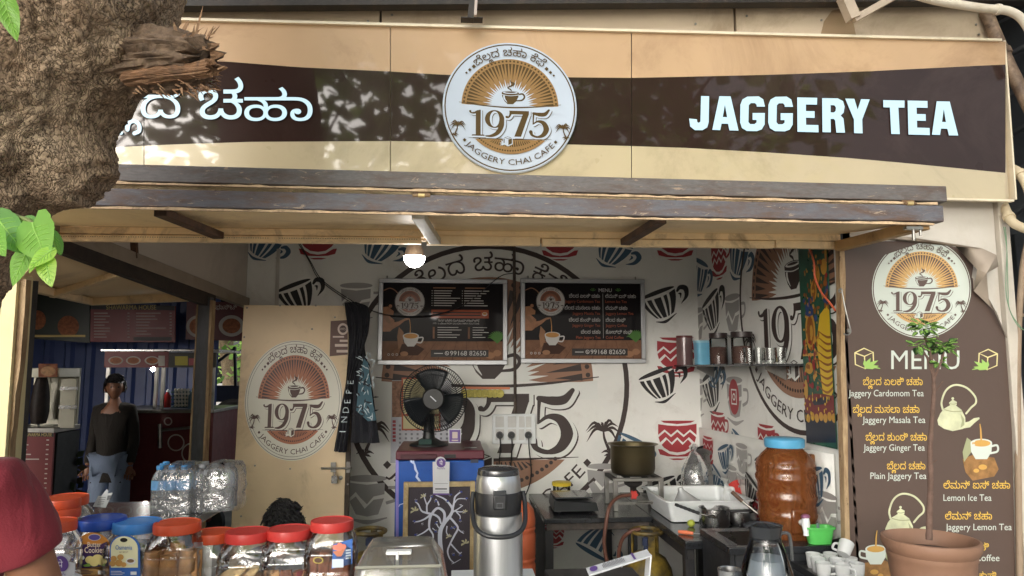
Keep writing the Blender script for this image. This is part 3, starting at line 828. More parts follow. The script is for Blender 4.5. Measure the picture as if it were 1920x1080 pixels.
E1 = [(580, 493), (681, 495), (680, 530), (624, 529), (624, 562), (668, 563), (668, 597), (624, 596), (625, 632), (687, 633), (688, 670), (581, 667)]
Ro = [(706, 497), (785, 498), (812, 512), (820, 540), (815, 570), (800, 585), (814, 600), (822, 672), (778, 671), (772, 610), (765, 602), (749, 602), (750, 670), (708, 669)]; Rh = [(749, 532), (768, 533), (776, 545), (774, 562), (766, 569), (749, 569)]
Yy = [(823, 499), (869, 500), (886, 555), (903, 502), (947, 503), (909, 605), (911, 675), (868, 674), (867, 605)]
Tt = [(1015, 507), (1123, 509), (1123, 545), (1092, 545), (1099, 679), (1056, 678), (1049, 544), (1016, 543)]
E2 = [(1139, 509), (1239, 511), (1240, 546), (1184, 545), (1185, 577), (1230, 578), (1231, 612), (1186, 611), (1187, 646), (1250, 648), (1251, 684), (1143, 681)]
A2 = [(1286, 513), (1352, 514), (1395, 686), (1348, 685), (1340, 652), (1308, 651), (1303, 683), (1262, 682)]; A2h = [(1322, 552), (1313, 617), (1333, 618)]
for o_, h_ in ((zz(J), ()), (zz(Ao), [zz(Ah)]), (zz(G), ()), (zz(G, 142, 1), ()), (zz(E1), ()), (zz(Ro), [zz(Rh)]), (zz(Yy), ()), (zz(Tt), ()), (zz(E2), ()), (zz(A2), [zz(A2h)])):
    letter([o_], h_)
def kn_letter(ch, x0, y0, x1, y1, extra=None, off=.07):
    cs = glyphs(ch, off, 5); a0, b0, a1, b1 = bbox(cs)
    f_ = lambda p: (x0 + (p[0] - a0) / (a1 - a0) * (x1 - x0), -(y1 - (p[1] - b0) / (b1 - b0) * (y1 - y0)))
    polys = [[f_(p) for p in c] for c, s_ in cs if s_ > 0] ; holes = [[f_(p) for p in c] for c, s_ in cs if s_ < 0]
    letter(polys, holes)
kn_letter('ಬೆ', 92, 142, 166, 214)
kn_letter('ಲ', 176, 160, 254, 222)
kn_letter('ದ', 264, 159, 338, 222)
kn_letter('ಚ', 372, 144, 456, 224)
kn_letter('ಹಾ', 458, 163, 586, 227)
pr = Print().ink(0)
pr.stroke([(227, -249), (218, -246), (218, -234), (227, -227), (236, -231), (239, -243)], 7.5, 6, True)
pr.stroke([(239, -243), (242, -231), (251, -227), (260, -233), (261, -245), (252, -250)], 7.5, 6, True)
pr.build('letter', [LIT], lambda u, v, h: P(u, -v, YS - .007 - h), sg)
ed = P(956, 204, YS); er = SZ(128, 3.14)
b = MB(); b.lathe([(er * 1.012, 0), (er * 1.012, .018), (er * .99, .02), (.001, .02)], ed + V((0, -.001, 0)), 72, M=Matrix.Rotation(R(90), 3, 'X')); dsc = b.build('emblem_disc', SG_W, sg)
EMB.build('emblem', [SG_W, SG_D, SG_T], plane(ed + V((0, -.0215, 0)), (1, 0, 0), (0, 0, 1), (0, -1, 0), er), dsc, tri=EMB_T)

# ------------------------------------------------------------------ raised shutter that serves as canopy (two leaves folded together)
cn = thing('folding_shutter', 'raised two leaf cream shutter with dark rusted edge beams over the counter', 'shutter', P(900, 400, 2.95))
ZC = 2.235
# lower leaf
b = MB(); b.beam(P(-60, 367, YC), P(1762, 403, YC), .05, SZ(33, YC)); b.build('edge_beam', STEEL_D, cn, bevel=.004)
for (xa_, ya_, xb_, yb_) in ((-60, 384, 1752, 420), (-60, 335, 1758, 382)):
    b = MB(); r4 = random.Random(int(ya_)); pts = [(P(xa_ + (xb_ - xa_) * k / 90, ya_ + (yb_ - ya_) * k / 90, YC - .024), r4.uniform(.001, .007)) for k in range(91)]
    b.loft([[p + V((0, 0, h)), p + V((0, .012, h)), p + V((0, .012, -.004)), p + V((0, 0, -.004))] for p, h in pts]); b.build('paint_edge', mat('flaked paint edge', S(206, 178, 144), .7, var=.3, scale=20, dirt=S(110, 84, 66), damt=.9), cn)
b = MB(); pA, pB, pC, pD = P(-60, 384, YC + .03), P(1752, 416, YC + .03), P(1566, 440, YF - .05), P(60, 423, YF - .05)
b.hexa([pA, pB, pC, pD] + [p + V((0, 0, .012)) for p in (pA, pB, pC, pD)]); b.build('ply_sheet', YEL, cn, smooth=False)
b = MB(); b.beam(P(70, 432, YF - .03), P(1572, 447, YF - .03), .04, SZ(13, YF)); b.build('rear_rail', YELD, cn, bevel=.003)
b = MB(); b.beam(P(70, 446, YF - .042), P(790, 452, YF - .042), .03, SZ(12, YF)); b.beam(P(800, 451, YF - .042), P(1012, 453, YF - .042), .03, SZ(17, YF)); b.beam(P(1016, 455, YF - .042), P(1450, 459, YF - .042), .03, SZ(14, YF)); b.beam(P(1452, 458, YF - .036), P(1585, 461, YF - .036), .03, SZ(14, YF)); b.build('slotted_angle', YELD, cn, bevel=.002)
SL = flat('slot hole', S(70, 56, 46), .8)
pr = Print().ink(0)
for k in range(150):
    x = 110 + k * 4.5
    if 505 < x < 520: continue
    y_ = 442 + (x - 70) * .0085; pr.rect(x, y_, x + 1.7, y_ + 1.3)
pr.build('slot_hole', [SL], lambda u, v, h: P(u, v, YF - .058 - h), cn, kind='stuff')
for (x0, y0, x1, y1, wd, m_) in ((300, 398, 410, 440, .05, RUST), (784, 404, 816, 450, .05, mat('grey pipe paint', S(196, 190, 176), .5, dirt=S(120, 96, 76), damt=.6)), (1240, 412, 1172, 452, .045, RUST)):
    b = MB(); b.beam(P(x0, y0, YC + .03), P(x1, y1 + 2, YF - .07), wd, .03); b.build('brace', m_, cn, bevel=.003)
b = MB(); b.beam(P(1735, 420, YC), P(1572, 462, YF - .05), .045, .045); b.build('side_rail', mat('stained side rail', S(170, 136, 92), .6, var=.2, dirt=S(84, 60, 40), damt=.8), cn, bevel=.003)
b = MB(); b.beam(P(-40, 380, YC), P(66, 436, YF - .05), .045, .045); b.build('side_rail', YELD, cn, bevel=.003)
# upper leaf lying on it
b = MB(); b.beam(P(-60, 319, YC + .01), P(1768, 366, YC + .01), .05, SZ(32, YC)); b.build('edge_beam', rusty('brown rusted steel', S(112, 108, 108), S(98, 80, 70), .54, .6, 6, chip=S(158, 138, 120), stretch=(1, 4, 4)), cn, bevel=.004)
b = MB(); b.beam(P(-60, 342, YC + .04), P(1745, 379, YC + .04), .02, SZ(17, YC)); b.build('gap_fill_strip', YELD, cn)  # added cream strip; makes the gap read bright like a lit sheet
b = MB(); q = [P(-60, 346, YC + .05), P(1740, 378, YC + .05), V((2.0, YF - .06, 2.33)), V((-1.75, YF - .06, 2.33))]
b.hexa(q + [p + V((0, 0, .012)) for p in q]); b.build('ply_sheet', YEL, cn, smooth=False)
HG = rusty('hinge steel', S(150, 120, 84), S(100, 70, 50), .5, .5, 20)
for hx, hy, sc in ((790, 366, 1), (1708, 381, .8)):
    h = MB(); c = P(hx, hy, YC - .03)
    h.obox(c + V((0, .02, .012)), (.034 * sc, 0, 0), (0, .004, 0), (0, 0, .018)); h.obox(c + V((0, .02, -.012)), (.026 * sc, 0, 0), (0, .004, 0), (0, 0, .012))
    h.tube([c + V((-.034 * sc, .008, 0)), c + V((.034 * sc, .008, 0))], .007, 8); ho = h.build('hinge', HG, cn, bevel=.002)
    h = MB(); h.tube([c + V((-.012, .006, 0)), c + V((.012, .006, 0))], .0085, 10); h.build('hinge_pin', mat('brass', S(220, 196, 140), .4, .6), ho)
for x in list(range(110, 1760, 145)):
    b = MB(); p = P(x, at([(-60, 349), (1762, 386)], x), YC + .012); b.obox(p, (.008, 0, 0), (0, .012, 0), (0, 0, .006)); b.build('weld_tab', mat('weld tab', S(206, 178, 140), .6), cn)
b = MB(); c = P(1712, 428, YC); b.obox(c, (.035, 0, 0), (0, .012, 0), (0, 0, .006)); b.tube([c + V((.03, 0, .03)), c + V((.03, 0, -.03))], .005, 8); b.tube([c + V((0, 0, -.0)), c + V((0, 0, -.05))], .006, 8); b.build('bolt_latch', STEEL2, cn)
# hook hanging on the jamb
hk = thing('wire_hook', 'long bent steel hook hanging on the jamb beside the menu banner', 'hook', P(1580, 580, YF - .1))
b = MB(); b.tube(crom([P(1573, 545, 3.12), P(1577, 541, 3.12), P(1579, 549, 3.12), P(1585, 580, 3.11), P(1592, 608, 3.1), P(1595, 622, 3.1), P(1589, 628, 3.1), P(1582, 626, 3.1)], 5), .0035, 8); b.build('rod', STEEL2, hk)
b = MB(); c = P(1576, 545, 3.13); b.tube([c + V((.009 * math.cos(a / 12 * 6.283), 0, .009 * math.sin(a / 12 * 6.283))) for a in range(13)], .003, 6, caps=False); b.build('ring', STEEL2, hk)
b = MB(); c = P(1591, 620, 3.095); b.lathe([(.001, -.006), (.009, -.006), (.009, .006), (.001, .006)], c, 12, M=Matrix.Rotation(R(90), 3, 'X')); b.build('washer', STEEL2, hk)
# bulb
bl = thing('light_bulb', 'lit white LED bulb hanging below the canopy rail', 'bulb', P(777, 480, 3.36))
c = P(777, 482, 3.36); r_ = .05
b = MB(); b.lathe([(r_ * math.sin(R(a)), -r_ * math.cos(R(a))) for a in range(0, 96, 8)], c + V((0, 0, 0)), 24); gl_ = b.build('globe', glow('lit bulb', (1, .97, .92, 1), 32), bl)
b = MB(); b.lathe([(r_, .003), (r_ * .97, .012), (r_ * .72, .05), (r_ * .52, .075), (.02, .085), (.02, .12), (.001, .125)], c, 24); b.build('bulb_body', mat('bulb body', S(206, 192, 184), .4), bl)
b = MB(); b.tube([c + V((0, 0, .12)), c + V((.01, .01, .2))], .004, 6); b.build('flex', BLK, bl)
# ------------------------------------------------------------------ people
def skinned(verts, edges, rad, sub=2):
    """grow a surface round a skeleton; returns (verts, faces)"""
    me = bpy.data.meshes.new('s'); me.from_pydata([tuple(v) for v in verts], edges, [])
    o = bpy.data.objects.new('s', me); COL.objects.link(o)
    m = o.modifiers.new('k', 'SKIN'); m.use_smooth_shade = True
    sv = me.skin_vertices[0].data
    for i, r in enumerate(rad):
        sv[i].radius = r if isinstance(r, tuple) else (r, r)
    sv[0].use_root = True
    s = o.modifiers.new('u', 'SUBSURF'); s.levels = s.render_levels = sub
    dg = bpy.context.evaluated_depsgraph_get(); ev = o.evaluated_get(dg); q = ev.to_mesh()
    vs = [tuple(v.co) for v in q.vertices]; fs = [tuple(p.vertices) for p in q.polygons]
    ev.to_mesh_clear(); bpy.data.objects.remove(o); bpy.data.meshes.remove(me)
    return vs, fs
def creased(g):
    """soft cloth folds"""
    out = []
    for v in g[0]:
        q = V(v); w = V((q.x * 9, q.y * 9, q.z * 15 + 5 * q.x)); f = 1 - abs(noise.noise(w)) * 2.2
        out.append(tuple(q + noise.noise_vector(q * 7) * .009 + noise.noise_vector(w * 1.7) * .006 * max(0, f)))
    return out, g[1]
def head_geo(c, s, face=V((0, -1, 0)), nod=0.0):
    """head with brow, nose, mouth, chin and ears; face = looking direction"""
    f = face.normalized(); rt = V((-f.y, f.x, 0)); up = V((0, 0, 1))
    b = MB(); n, m = 28, 22; rings = []
    for j in range(m + 1):
        ph = math.pi * j / m; ring = []
        for i in range(n):
            a = 2 * math.pi * i / n
            x, y, z = math.sin(ph) * math.cos(a), math.sin(ph) * math.sin(a), -math.cos(ph)
            X, Y, Z = x * .076, y * .096, z * .118                     # Y forward
            if z < 0: X *= 1 + .28 * z; Y = Y * (1 + .18 * z) + (.012 * -z)
            if y > 0:
                fr = max(0, 1 - (x / .35) ** 2)
                if -.35 < z < .15: Y += .022 * fr * max(0, y) * max(0, 1 - abs((z + .22) / .22))     # nose
                Y -= .010 * max(0, y) * math.exp(-((abs(x) - .38) / .17) ** 2 - ((z - .08) / .12) ** 2)  # eye sockets
                Y += .006 * y * math.exp(-((z - .24) / .1) ** 2)
                Y += .006 * fr * y * math.exp(-((z + .55) / .08) ** 2) + .008 * y * math.exp(-((z + .86) / .14) ** 2)
            ring.append(c + (rt * X + f * Y + up * Z) * s)
        rings.append(ring)
    b.loft(rings)
    for sx in (-1, 1):
        b.ell(c + (rt * .078 * sx - f * .004 - up * .008) * s, .014 * s, .022 * s, .032 * s, 10, 8)
    return b, f, rt
def hand_geo(w, d, nrm, s=1.0, curl=.5, thumb=V((1, 0, 0))):
    """palm and five bent fingers starting at wrist w along d; nrm = palm side"""
    d = d.normalized(); nrm = (nrm - d * nrm.dot(d)).normalized(); sd_ = d.cross(nrm)
    if sd_.dot(thumb) < 0: sd_ = -sd_
    vs, ed, rd = [w, w + d * .045 * s, w + d * .085 * s], [(0, 1), (1, 2)], [(.022 * s, .016 * s), (.034 * s, .015 * s), (.036 * s, .013 * s)]
    out = [skinned(vs, ed, rd, 1)]
    for k, (o_, L) in enumerate(((.030, .066), (.010, .076), (-.010, .070), (-.029, .056))):
        p0 = w + d * .075 * s + sd_ * o_ * s; a = p0; pts = [a]; ang = 0
        for q in (.45, .32, .26):
            ang += curl * .7; a = a + (d * math.cos(ang) + nrm * math.sin(ang)) * L * q * s; pts.append(a)
        out.append(skinned(pts, [(0, 1), (1, 2), (2, 3)], [.0095 * s, .009 * s, .0085 * s, .007 * s], 1))
    p0 = w + d * .03 * s + sd_ * .02 * s; dd = (d * .8 + sd_ * .55 + nrm * .3).normalized()
    out.append(skinned([p0, p0 + dd * .035 * s, p0 + (dd * .8 + d * .3).normalized() * .07 * s], [(0, 1), (1, 2)], [.012 * s, .011 * s, .008 * s], 1))
    return out
SKIN = mat('brown skin', S(140, 96, 72), .5, var=.06, scale=12)
HAIR = None
def hair_mat():
    n = NT('black hair'); v = n.vec((60, 60, 6)); n.color(n.mix(n.noise(4, 4, .6, v), S(16, 15, 16), S(44, 42, 44))); n.set(rough=.38); n.bump(n.noise(5, 3, .6, v), .6, .01); return n.m
HAIR = hair_mat()
def person(label, joints, face, mats, hs=1.0, sleeve=1.0, group=None, hands=True, trousers=True, hair='short', loc=None, leg_r=1.0, slim=1.0):
    """joints: dict of world positions; sleeve: share of the arm the sleeve covers (1 = down to the elbow, 2 = to the wrist)"""
    j = {k: V(v) for k, v in joints.items()}
    t = thing('person', label, 'person', loc or (j['pelvis'].x, j['pelvis'].y, 0), group)
    names = ['pelvis', 'waist', 'chest', 'neck', 'top'] + [a + s for s in 'LR' for a in ('sh', 'el', 'wr', 'hip', 'kn', 'an', 'toe')]
    ix = {n: i for i, n in enumerate(names)}
    ed = [('pelvis', 'waist'), ('waist', 'chest'), ('chest', 'neck'), ('neck', 'top')]
    for s in 'LR': ed += [('chest', 'sh' + s), ('sh' + s, 'el' + s), ('el' + s, 'wr' + s), ('pelvis', 'hip' + s), ('hip' + s, 'kn' + s), ('kn' + s, 'an' + s), ('an' + s, 'toe' + s)]
    rb = dict(pelvis=(.14, .1), waist=(.13, .095), chest=(.15, .1), neck=.055, top=.05, sh=.058, el=.042, wr=.03, hip=.088, kn=.058, an=.04, toe=.03)
    rad = [tuple(q * slim for q in r_) if isinstance(r_, tuple) else r_ * slim for r_ in (rb.get(n, rb.get(n[:-1])) for n in names)]
    B = MB(); B.add(*skinned([j[n] for n in names], [(ix[a], ix[b]) for a, b in ed], rad))
    hb, f, rt = head_geo(j['head'], hs, face); B.add(hb.v, hb.f)
    if hands:
        for s in 'LR':
            for vs, fs in hand_geo(j['wr' + s], j['wr' + s] - j['el' + s], j.get('palm' + s, f * 1.0), 1.0, .55, f): B.add(vs, fs)
    B.build('body', mats[0], t)
    for sx in (-1, 1):
        e = MB(); e.ell(j['head'] + (rt * .03 * sx + f * .078 + V((0, 0, .008))) * hs, .011 * hs, .011 * hs, .009 * hs, 10, 8); e.build('eye', INK_B, t)
    # shirt
    sn = ['pelvis', 'waist', 'chest', 'neckb'] + [a + s for s in 'LR' for a in ('sh', 'el', 'cu', 'wr')] + ['hem']
    jj = dict(j); jj['neckb'] = j['chest'].lerp(j['neck'], 1.0); jj['pelvis'] = j['pelvis'] + (j['pelvis'] - j['waist']) * .35
    for s in 'LR':
        if sleeve <= 1: jj['wr' + s] = j['sh' + s].lerp(j['el' + s], sleeve); jj['el' + s] = j['sh' + s].lerp(j['el' + s], sleeve * .55)
        else: jj['wr' + s] = j['el' + s].lerp(j['wr' + s], sleeve - 1.08)
    for s in 'LR': jj['cu' + s] = jj['el' + s].lerp(jj['wr' + s], .93)
    jj['hem'] = jj['pelvis'] + (j['pelvis'] - j['waist']) * .06
    ix = {n: i for i, n in enumerate(sn)}
    ed = [('hem', 'pelvis'), ('pelvis', 'waist'), ('waist', 'chest'), ('chest', 'neckb')] + [q for s in 'LR' for q in (('chest', 'sh' + s), ('sh' + s, 'el' + s), ('el' + s, 'cu' + s), ('cu' + s, 'wr' + s))]
    rs = dict(hem=(.165, .125), pelvis=(.165, .125), waist=(.16, .12), chest=(.19, .135), neckb=.092, sh=.082, el=.075 if sleeve <= 1 else .062, wr=.066 if sleeve <= 1 else .046, cu=.072 if sleeve <= 1 else .05)
    Sh = MB(); Sh.add(*creased(skinned([jj[n] for n in sn], [(ix[a], ix[b]) for a, b in ed], [tuple(q * slim for q in r_) if isinstance(r_, tuple) else r_ * slim for r_ in (rs.get(n, rs.get(n[:-1])) for n in sn)], 3)))
    Sh.build('shirt', mats[1], t)
    if trousers:
        tn = ['pelvis'] + [a + s for s in 'LR' for a in ('hip', 'kn', 'an')]; ix = {n: i for i, n in enumerate(tn)}
        ed = [q for s in 'LR' for q in (('pelvis', 'hip' + s), ('hip' + s, 'kn' + s), ('kn' + s, 'an' + s))]
        rt_ = dict(pelvis=(.162 * slim, .125 * slim), hip=.112 * leg_r, kn=.086 * leg_r, an=.07 * leg_r)
        T_ = MB(); T_.add(*creased(skinned([j[n] for n in tn], [(ix[a], ix[b]) for a, b in ed], [rt_.get(n, rt_.get(n[:-1])) for n in tn], 3))); T_.build('trousers', mats[2], t)
    for s in 'LR':
        a, b_ = j['an' + s], j['toe' + s]; d = (b_ - a); d.z = 0; d.normalize()
        q = MB(); q.add(*skinned([a - d * .05 + V((0, 0, -.02)), a + V((0, 0, -.02)), b_ - d * .02, b_ + d * .07], [(0, 1), (1, 2), (2, 3)], [.038, .044, .042, .026], 1)); q.build('shoe', BLK, t)
    if hair == 'short':
        hcap(j['head'], hs, f, t)
    return t
def hcap(c, s, f, t, tuft=240, seed=3, thick=1.0):
    """a cap of hair with loose locks"""
    rt = V((-f.y, f.x, 0)); up = V((0, 0, 1)); b = MB(); n, m = 30, 14; rings = []
    for j in range(m + 1):
        th = R(112) * j / m; ring = []
        for i in range(n):
            a = 2 * math.pi * i / n; fy = math.sin(a)
            tt = th * (.62 if fy > .3 else 1.0 if fy < -.1 else .62 + .38 * (.3 - fy) / .4)
            x, y, z = math.sin(tt) * math.cos(a), math.sin(tt) * fy, math.cos(tt)
            k = 1.1 * thick + .05 * noise.noise(V((x, y, z)) * 6 + V((seed, 0, 0)))
            ring.append(c + (rt * x * .082 + f * (y * .1 - .006) + up * z * .122) * s * k)
        rings.append(ring)
    b.loft(rings, caps=(True, False))
    r2 = random.Random(seed)
    for _ in range(tuft):
        a, th = r2.uniform(0, 6.283), R(100) * r2.random() ** .6
        if math.sin(a) > .2: th *= .6
        nrm = rt * math.sin(th) * math.cos(a) + f * math.sin(th) * math.sin(a) + up * math.cos(th)
        p = c + (rt * math.sin(th) * math.cos(a) * .084 + f * (math.sin(th) * math.sin(a) * .102 - .006) + up * math.cos(th) * .124) * s * 1.06 * thick
        d = (V((r2.uniform(-1, 1), r2.uniform(-1, 1), r2.uniform(-1.1, .4)))); d = (d - nrm * d.dot(nrm)).normalized() * .9 + nrm * .35
        b.tube([p, p + d * .022 * s, p + (d * .9 - up * .3).normalized() * .045 * s], [.006 * s, .005 * s, .0008 * s], 5)
    return b.build('hair', HAIR, t)
def standing(x, y, s, face=-1, arms=None):
    """joint positions of a standing figure; face -1 looks towards the camera"""
    q = lambda a, b, c: V((x + a * s * -face, y + b * s * -face, c * s))
    j = dict(pelvis=q(0, 0, .92), waist=q(0, -.01, 1.1), chest=q(0, 0, 1.34), neck=q(0, 0, 1.48), top=q(0, -.01, 1.56), head=q(0, -.02, 1.62))
    for k, sx in (('L', 1), ('R', -1)):
        j.update({'sh' + k: q(.185 * sx, .01, 1.41), 'el' + k: q(.25 * sx, .04, 1.12), 'wr' + k: q(.27 * sx, -.06, .87), 'hip' + k: q(.09 * sx, 0, .9), 'kn' + k: q(.1 * sx, -.02, .5), 'an' + k: q(.11 * sx, .03, .09), 'toe' + k: q(.13 * sx, -.08, .045)})
    if arms:
        for k, v in arms.items(): j[k] = q(*v)
    return j
def seated(x, y, seat, s, face=-1):
    q = lambda a, b, c: V((x + a * s * -face, y + b * s * -face, seat + c * s))
    j = dict(pelvis=q(0, .02, .1), waist=q(0, .03, .27), chest=q(0, -.02, .5), neck=q(0, -.07, .63), top=q(0, -.09, .70), head=q(0, -.12, .74))
    for k, sx in (('L', 1), ('R', -1)):
        j.update({'sh' + k: q(.18 * sx, -.02, .56), 'el' + k: q(.22 * sx, -.08, .3), 'wr' + k: q(.12 * sx, -.28, .22), 'hip' + k: q(.09 * sx, 0, .08), 'kn' + k: q(.12 * sx, -.4, .12), 'an' + k: V((x + .12 * sx * s * -face, y + -.36 * s * -face, .09)), 'toe' + k: V((x + .13 * sx * s * -face, y - .48 * s * -face, .05))})
    return j
def cloth(name, c, fold=6, st=.5):
    n = NT(name); n.color(n.mix(n.ramp(n.noise(3, 4), [(.3, 0.), (.7, 1.)]), tuple(x * .85 for x in c[:3]) + (1,), c))
    n.set(rough=.85, sheen=.08); n.bump(n.mix(.06, n.noise(fold, 3, .5, n.vec((1, 1, .5)), 1.2), n.noise(260, 2, .5)), st, .03); return n.m
# customer at the counter, back to us, mostly outside the frame
j = standing(-1.122, 1.60, .985, 1, dict(elR=(-.285, -.06, 1.13), wrR=(-.25, -.3, 1.07), shR=(-.195, .0, 1.425)))
person('customer in a maroon T-shirt standing at the counter with back turned', j, V((0, 1, 0)), [SKIN, cloth('maroon jersey', S(118, 25, 40), 7, .6), cloth('dark trousers', S(44, 46, 56))], sleeve=.5)
# man behind the counter, sitting low: only his hair shows over the jars
px_ = P(530, 950, 3.45)
st = thing('stool', 'low plastic stool under the man crouching behind the biscuit jars', 'stool', (px_.x, 3.62, 0))
b = MB(); b.box(px_.x - .14, px_.x + .14, 3.48, 3.76, .19, .215); b.build('seat', mat('red stool', S(150, 40, 40), .5), st, bevel=.01)
for sx in (-1, 1):
    for sy in (-1, 1):
        b = MB(); b.beam((px_.x + .11 * sx, 3.62 + .11 * sy, .19), (px_.x + .13 * sx, 3.62 + .13 * sy, .012), .03, .03); b.build('leg', mat('red stool', S(150, 40, 40), .5), st)
j = seated(px_.x, 3.58, .215, .93, -1)
person('man with thick black hair sitting low behind the row of biscuit jars', j, V((0, -1, -.2)), [SKIN, cloth('grey shirt', S(120, 122, 130)), cloth('jeans', S(50, 58, 84))], hs=.97, sleeve=.8)
# man with a cap in the next stall
p = P(209, 860, 6.75)
j = standing(p.x, 6.75, .91, -1, {q + k: (v[0] * sx, v[1], v[2]) for k, sx in (('L', 1), ('R', -1)) for q, v in (('sh', (.155, .01, 1.40)), ('el', (.19, .03, 1.12)), ('wr', (.2, -.05, .87)))})
mn = person('man in a dark shirt and pale blue jeans standing in the next stall', j, V((.45, -1, 0)), [SKIN, cloth('dark olive shirt', S(38, 32, 27), 8, .7), cloth('light jeans', S(128, 142, 166), 9, .6)], hs=.9, sleeve=2, leg_r=.98, slim=.82)
# ------------------------------------------------------------------ left: side shutter, post, pillar
ss = thing('side_shutter', 'cream ply side shutter propped outward over the left opening', 'shutter', lwp(250, 505))
b = MB(); b.beam(lwp(92, 449), lwp(398, 566), .045, .085); b.build('hinge_beam', rusty('dark hinge beam', S(62, 50, 42), S(44, 36, 32), .5, .7, 10), ss, bevel=.003)
NR, FR, FL, NL = lwp(100, 456), lwp(384, 556), P(169, 565, 4.6), P(36, 534, 3.36)
b = MB(); b.grid(lambda u, v: (NR.lerp(FR, u)).lerp(NL.lerp(FL, u), v) + V((0, 0, .02 - .02 * math.sin(math.pi * u) * math.sin(math.pi * v) + .008 * math.sin(13 * u + 3 * v))), 20, 12); b.build('ply_sheet', YEL, ss, solid=.008)
b = MB(); b.beam(NL, FL, .04, .04); b.build('frame_rail', YELD, ss, bevel=.003)
b = MB(); b.beam(FL, FR, .04, .05); b.build('frame_rail', YELD, ss, bevel=.003)
b = MB(); b.beam(NL.lerp(FL, .38) + V((0, 0, -.015)), NR.lerp(FR, .38) + V((0, 0, -.02)), .035, .03); b.build('frame_rail', YELD, ss, bevel=.003)
po = thing('corner_post', 'dark grey post with peeling cream edges beside the yellow door', 'post', (lwp(384, 700).x, lwp(384, 700).y, 0))
b = MB(); pb = lwp(382, 700); b.box(pb.x - .04, pb.x + .032, pb.y - .04, pb.y + .03, 0, lwp(382, 556).z); b.build('post', rusty('grey post paint', S(74, 76, 82), S(58, 58, 62), .5, .55, 9, stretch=(3, 3, .5)), po, bevel=.002)
b = MB(); rr = random.Random(4); zs = [i * .09 for i in range(24)]
b.loft([[V((pb.x + .034, pb.y - .05, z)), V((pb.x + .046 + rr.uniform(-.006, .006), pb.y - .05, z)), V((pb.x + .046, pb.y + .02, z)), V((pb.x + .034, pb.y + .02, z))] for z in zs]); b.build('edge_strip', WOODP, po)
b = MB(); b.loft([[V((pb.x - .046 - rr.uniform(0, .006), pb.y - .044, z)), V((pb.x - .0405, pb.y - .044, z)), V((pb.x - .0405, pb.y - .03, z)), V((pb.x - .046, pb.y - .03, z))] for z in zs]); b.build('edge_strip', WOODP, po)
CREAM = mat('cream plaster', S(226, 214, 168), .8, var=.05, scale=2, dirt=S(170, 150, 110), damt=.4, bump=.2, bscale=20)
b = MB(); p1 = P(24, 490, 3.3); p0 = P(4, 900, 3.3)
b.hexa([(-4.55, 3.3, 0), (P(2, 1000, 3.3).x, 3.3, 0), (P(2, 1000, 3.3).x, 3.42, 0), (-4.55, 3.42, 0), (-4.55, 3.3, 2.6), (p1.x + .02, 3.3, 2.6), (p1.x + .02, 3.42, 2.6), (-4.55, 3.42, 2.6)]); b.build('plaster_wall', CREAM, smooth=False, label='cream plastered wall at the left edge beside the leaning wooden post', cat='wall')  # only its right end is seen; unseen stretch lengthened to darken the stall
wp = thing('wooden_post', 'weathered leaning wooden post beside the cream plastered wall', 'post', P(26, 700, 3.36))
b = MB(); qs = [P(x, y, 3.32) for x, y in ((42, 524), (38, 580), (34, 640), (29, 690), (22, 740), (16, 800), (12, 830), (9, 900), (8, 1100))]
b.loft([[p + V((-.018 - .004 * (i % 3), 0, 0)), p + V((.016 + .003 * (i % 2), 0, 0)), p + V((.016, .04, 0)), p + V((-.018, .04, 0))] for i, p in enumerate(qs)]); b.build('post', WOODP, wp)
b = MB(); b.box(qs[0].x - .09, qs[0].x - .03, 3.43, 3.5, 0, 2.2); b.build('shade_strip', BLACKP, wp)  # black strip stands in for the shade between wall and post

# ------------------------------------------------------------------ the next stall
BLUE = mat('blue sheet paint', S(60, 78, 132), .4, var=.1, scale=2, dirt=S(40, 50, 84), damt=.5)
YW = 8.3
b = MB(); x0, x1 = P(-60, 700, YW).x, P(398, 700, YW).x; rings = []
prof = []; x = x0
while x < x1: prof += [(x, 0), (x + .11, 0), (x + .14, .035), (x + .19, .035), (x + .22, 0)]; x += .22
b.loft([[V((a, YW - h, 0)) for a, h in prof], [V((a, YW - h, 2.9)) for a, h in prof]], caps=(False, False), close=False)
b.build('corrugated_wall', BLUE, smooth=False, solid=.003, label='blue corrugated sheet wall at the back of the next stall', cat='wall')
b = MB(); b.box(P(-60, 700, 8.4).x, P(-60, 700, 8.4).x + .05, 3.45, 8.35, 0, 3.4); b.build('stall_light_block', mat('stall light block', S(80, 78, 82), .8), kind='structure')  # unseen wall added to keep the stall dark
b = MB(); b.box(-7.5, -1.9, 3.2, 8.5, 2.52, 2.56); b.build('stall_ceiling', mat('stall ceiling', S(60, 56, 54), .8), kind='structure')
b = MB(); b.box(P(398, 700, 8.9).x, -1.0, 8.9, 8.96, 2.0, 3.4); b.box(P(398, 700, 8.9).x, -1.0, 8.9, 8.96, 2.36, 2.6); b.build('rear_header', mat('dark header', S(40, 38, 40), .8), kind='structure')
bw = thing('block_wall', 'low grey concrete block wall under the green opening behind', 'wall', P(430, 780, 9.0))
for k in range(7):
    b = MB(); x = P(396, 780, 9.0).x + (k % 2) * .2 - .1; zt = P(430, 723, 9.0).z
    for i in range(4): b.box(x + i * .42, x + i * .42 + .41, 9.0, 9.12, zt - (k + 1) * .2 + .004, zt - k * .2)
    b.build('block_course', mat('grey block', S(104, 104, 108), .9, var=.12, bump=.3), bw, bevel=.004)
wf = thing('window_frame', 'thin dark bars across the green opening behind the stall', 'frame', P(430, 690, 8.8))
b = MB(); b.beam(P(402, 684, 8.8), P(442, 652, 8.8), .03, .03); b.build('brace', BLACKP, wf)
b = MB(); b.beam(P(440, 650, 8.8), P(442, 724, 8.8), .035, .03); b.build('bar', BLACKP, wf)
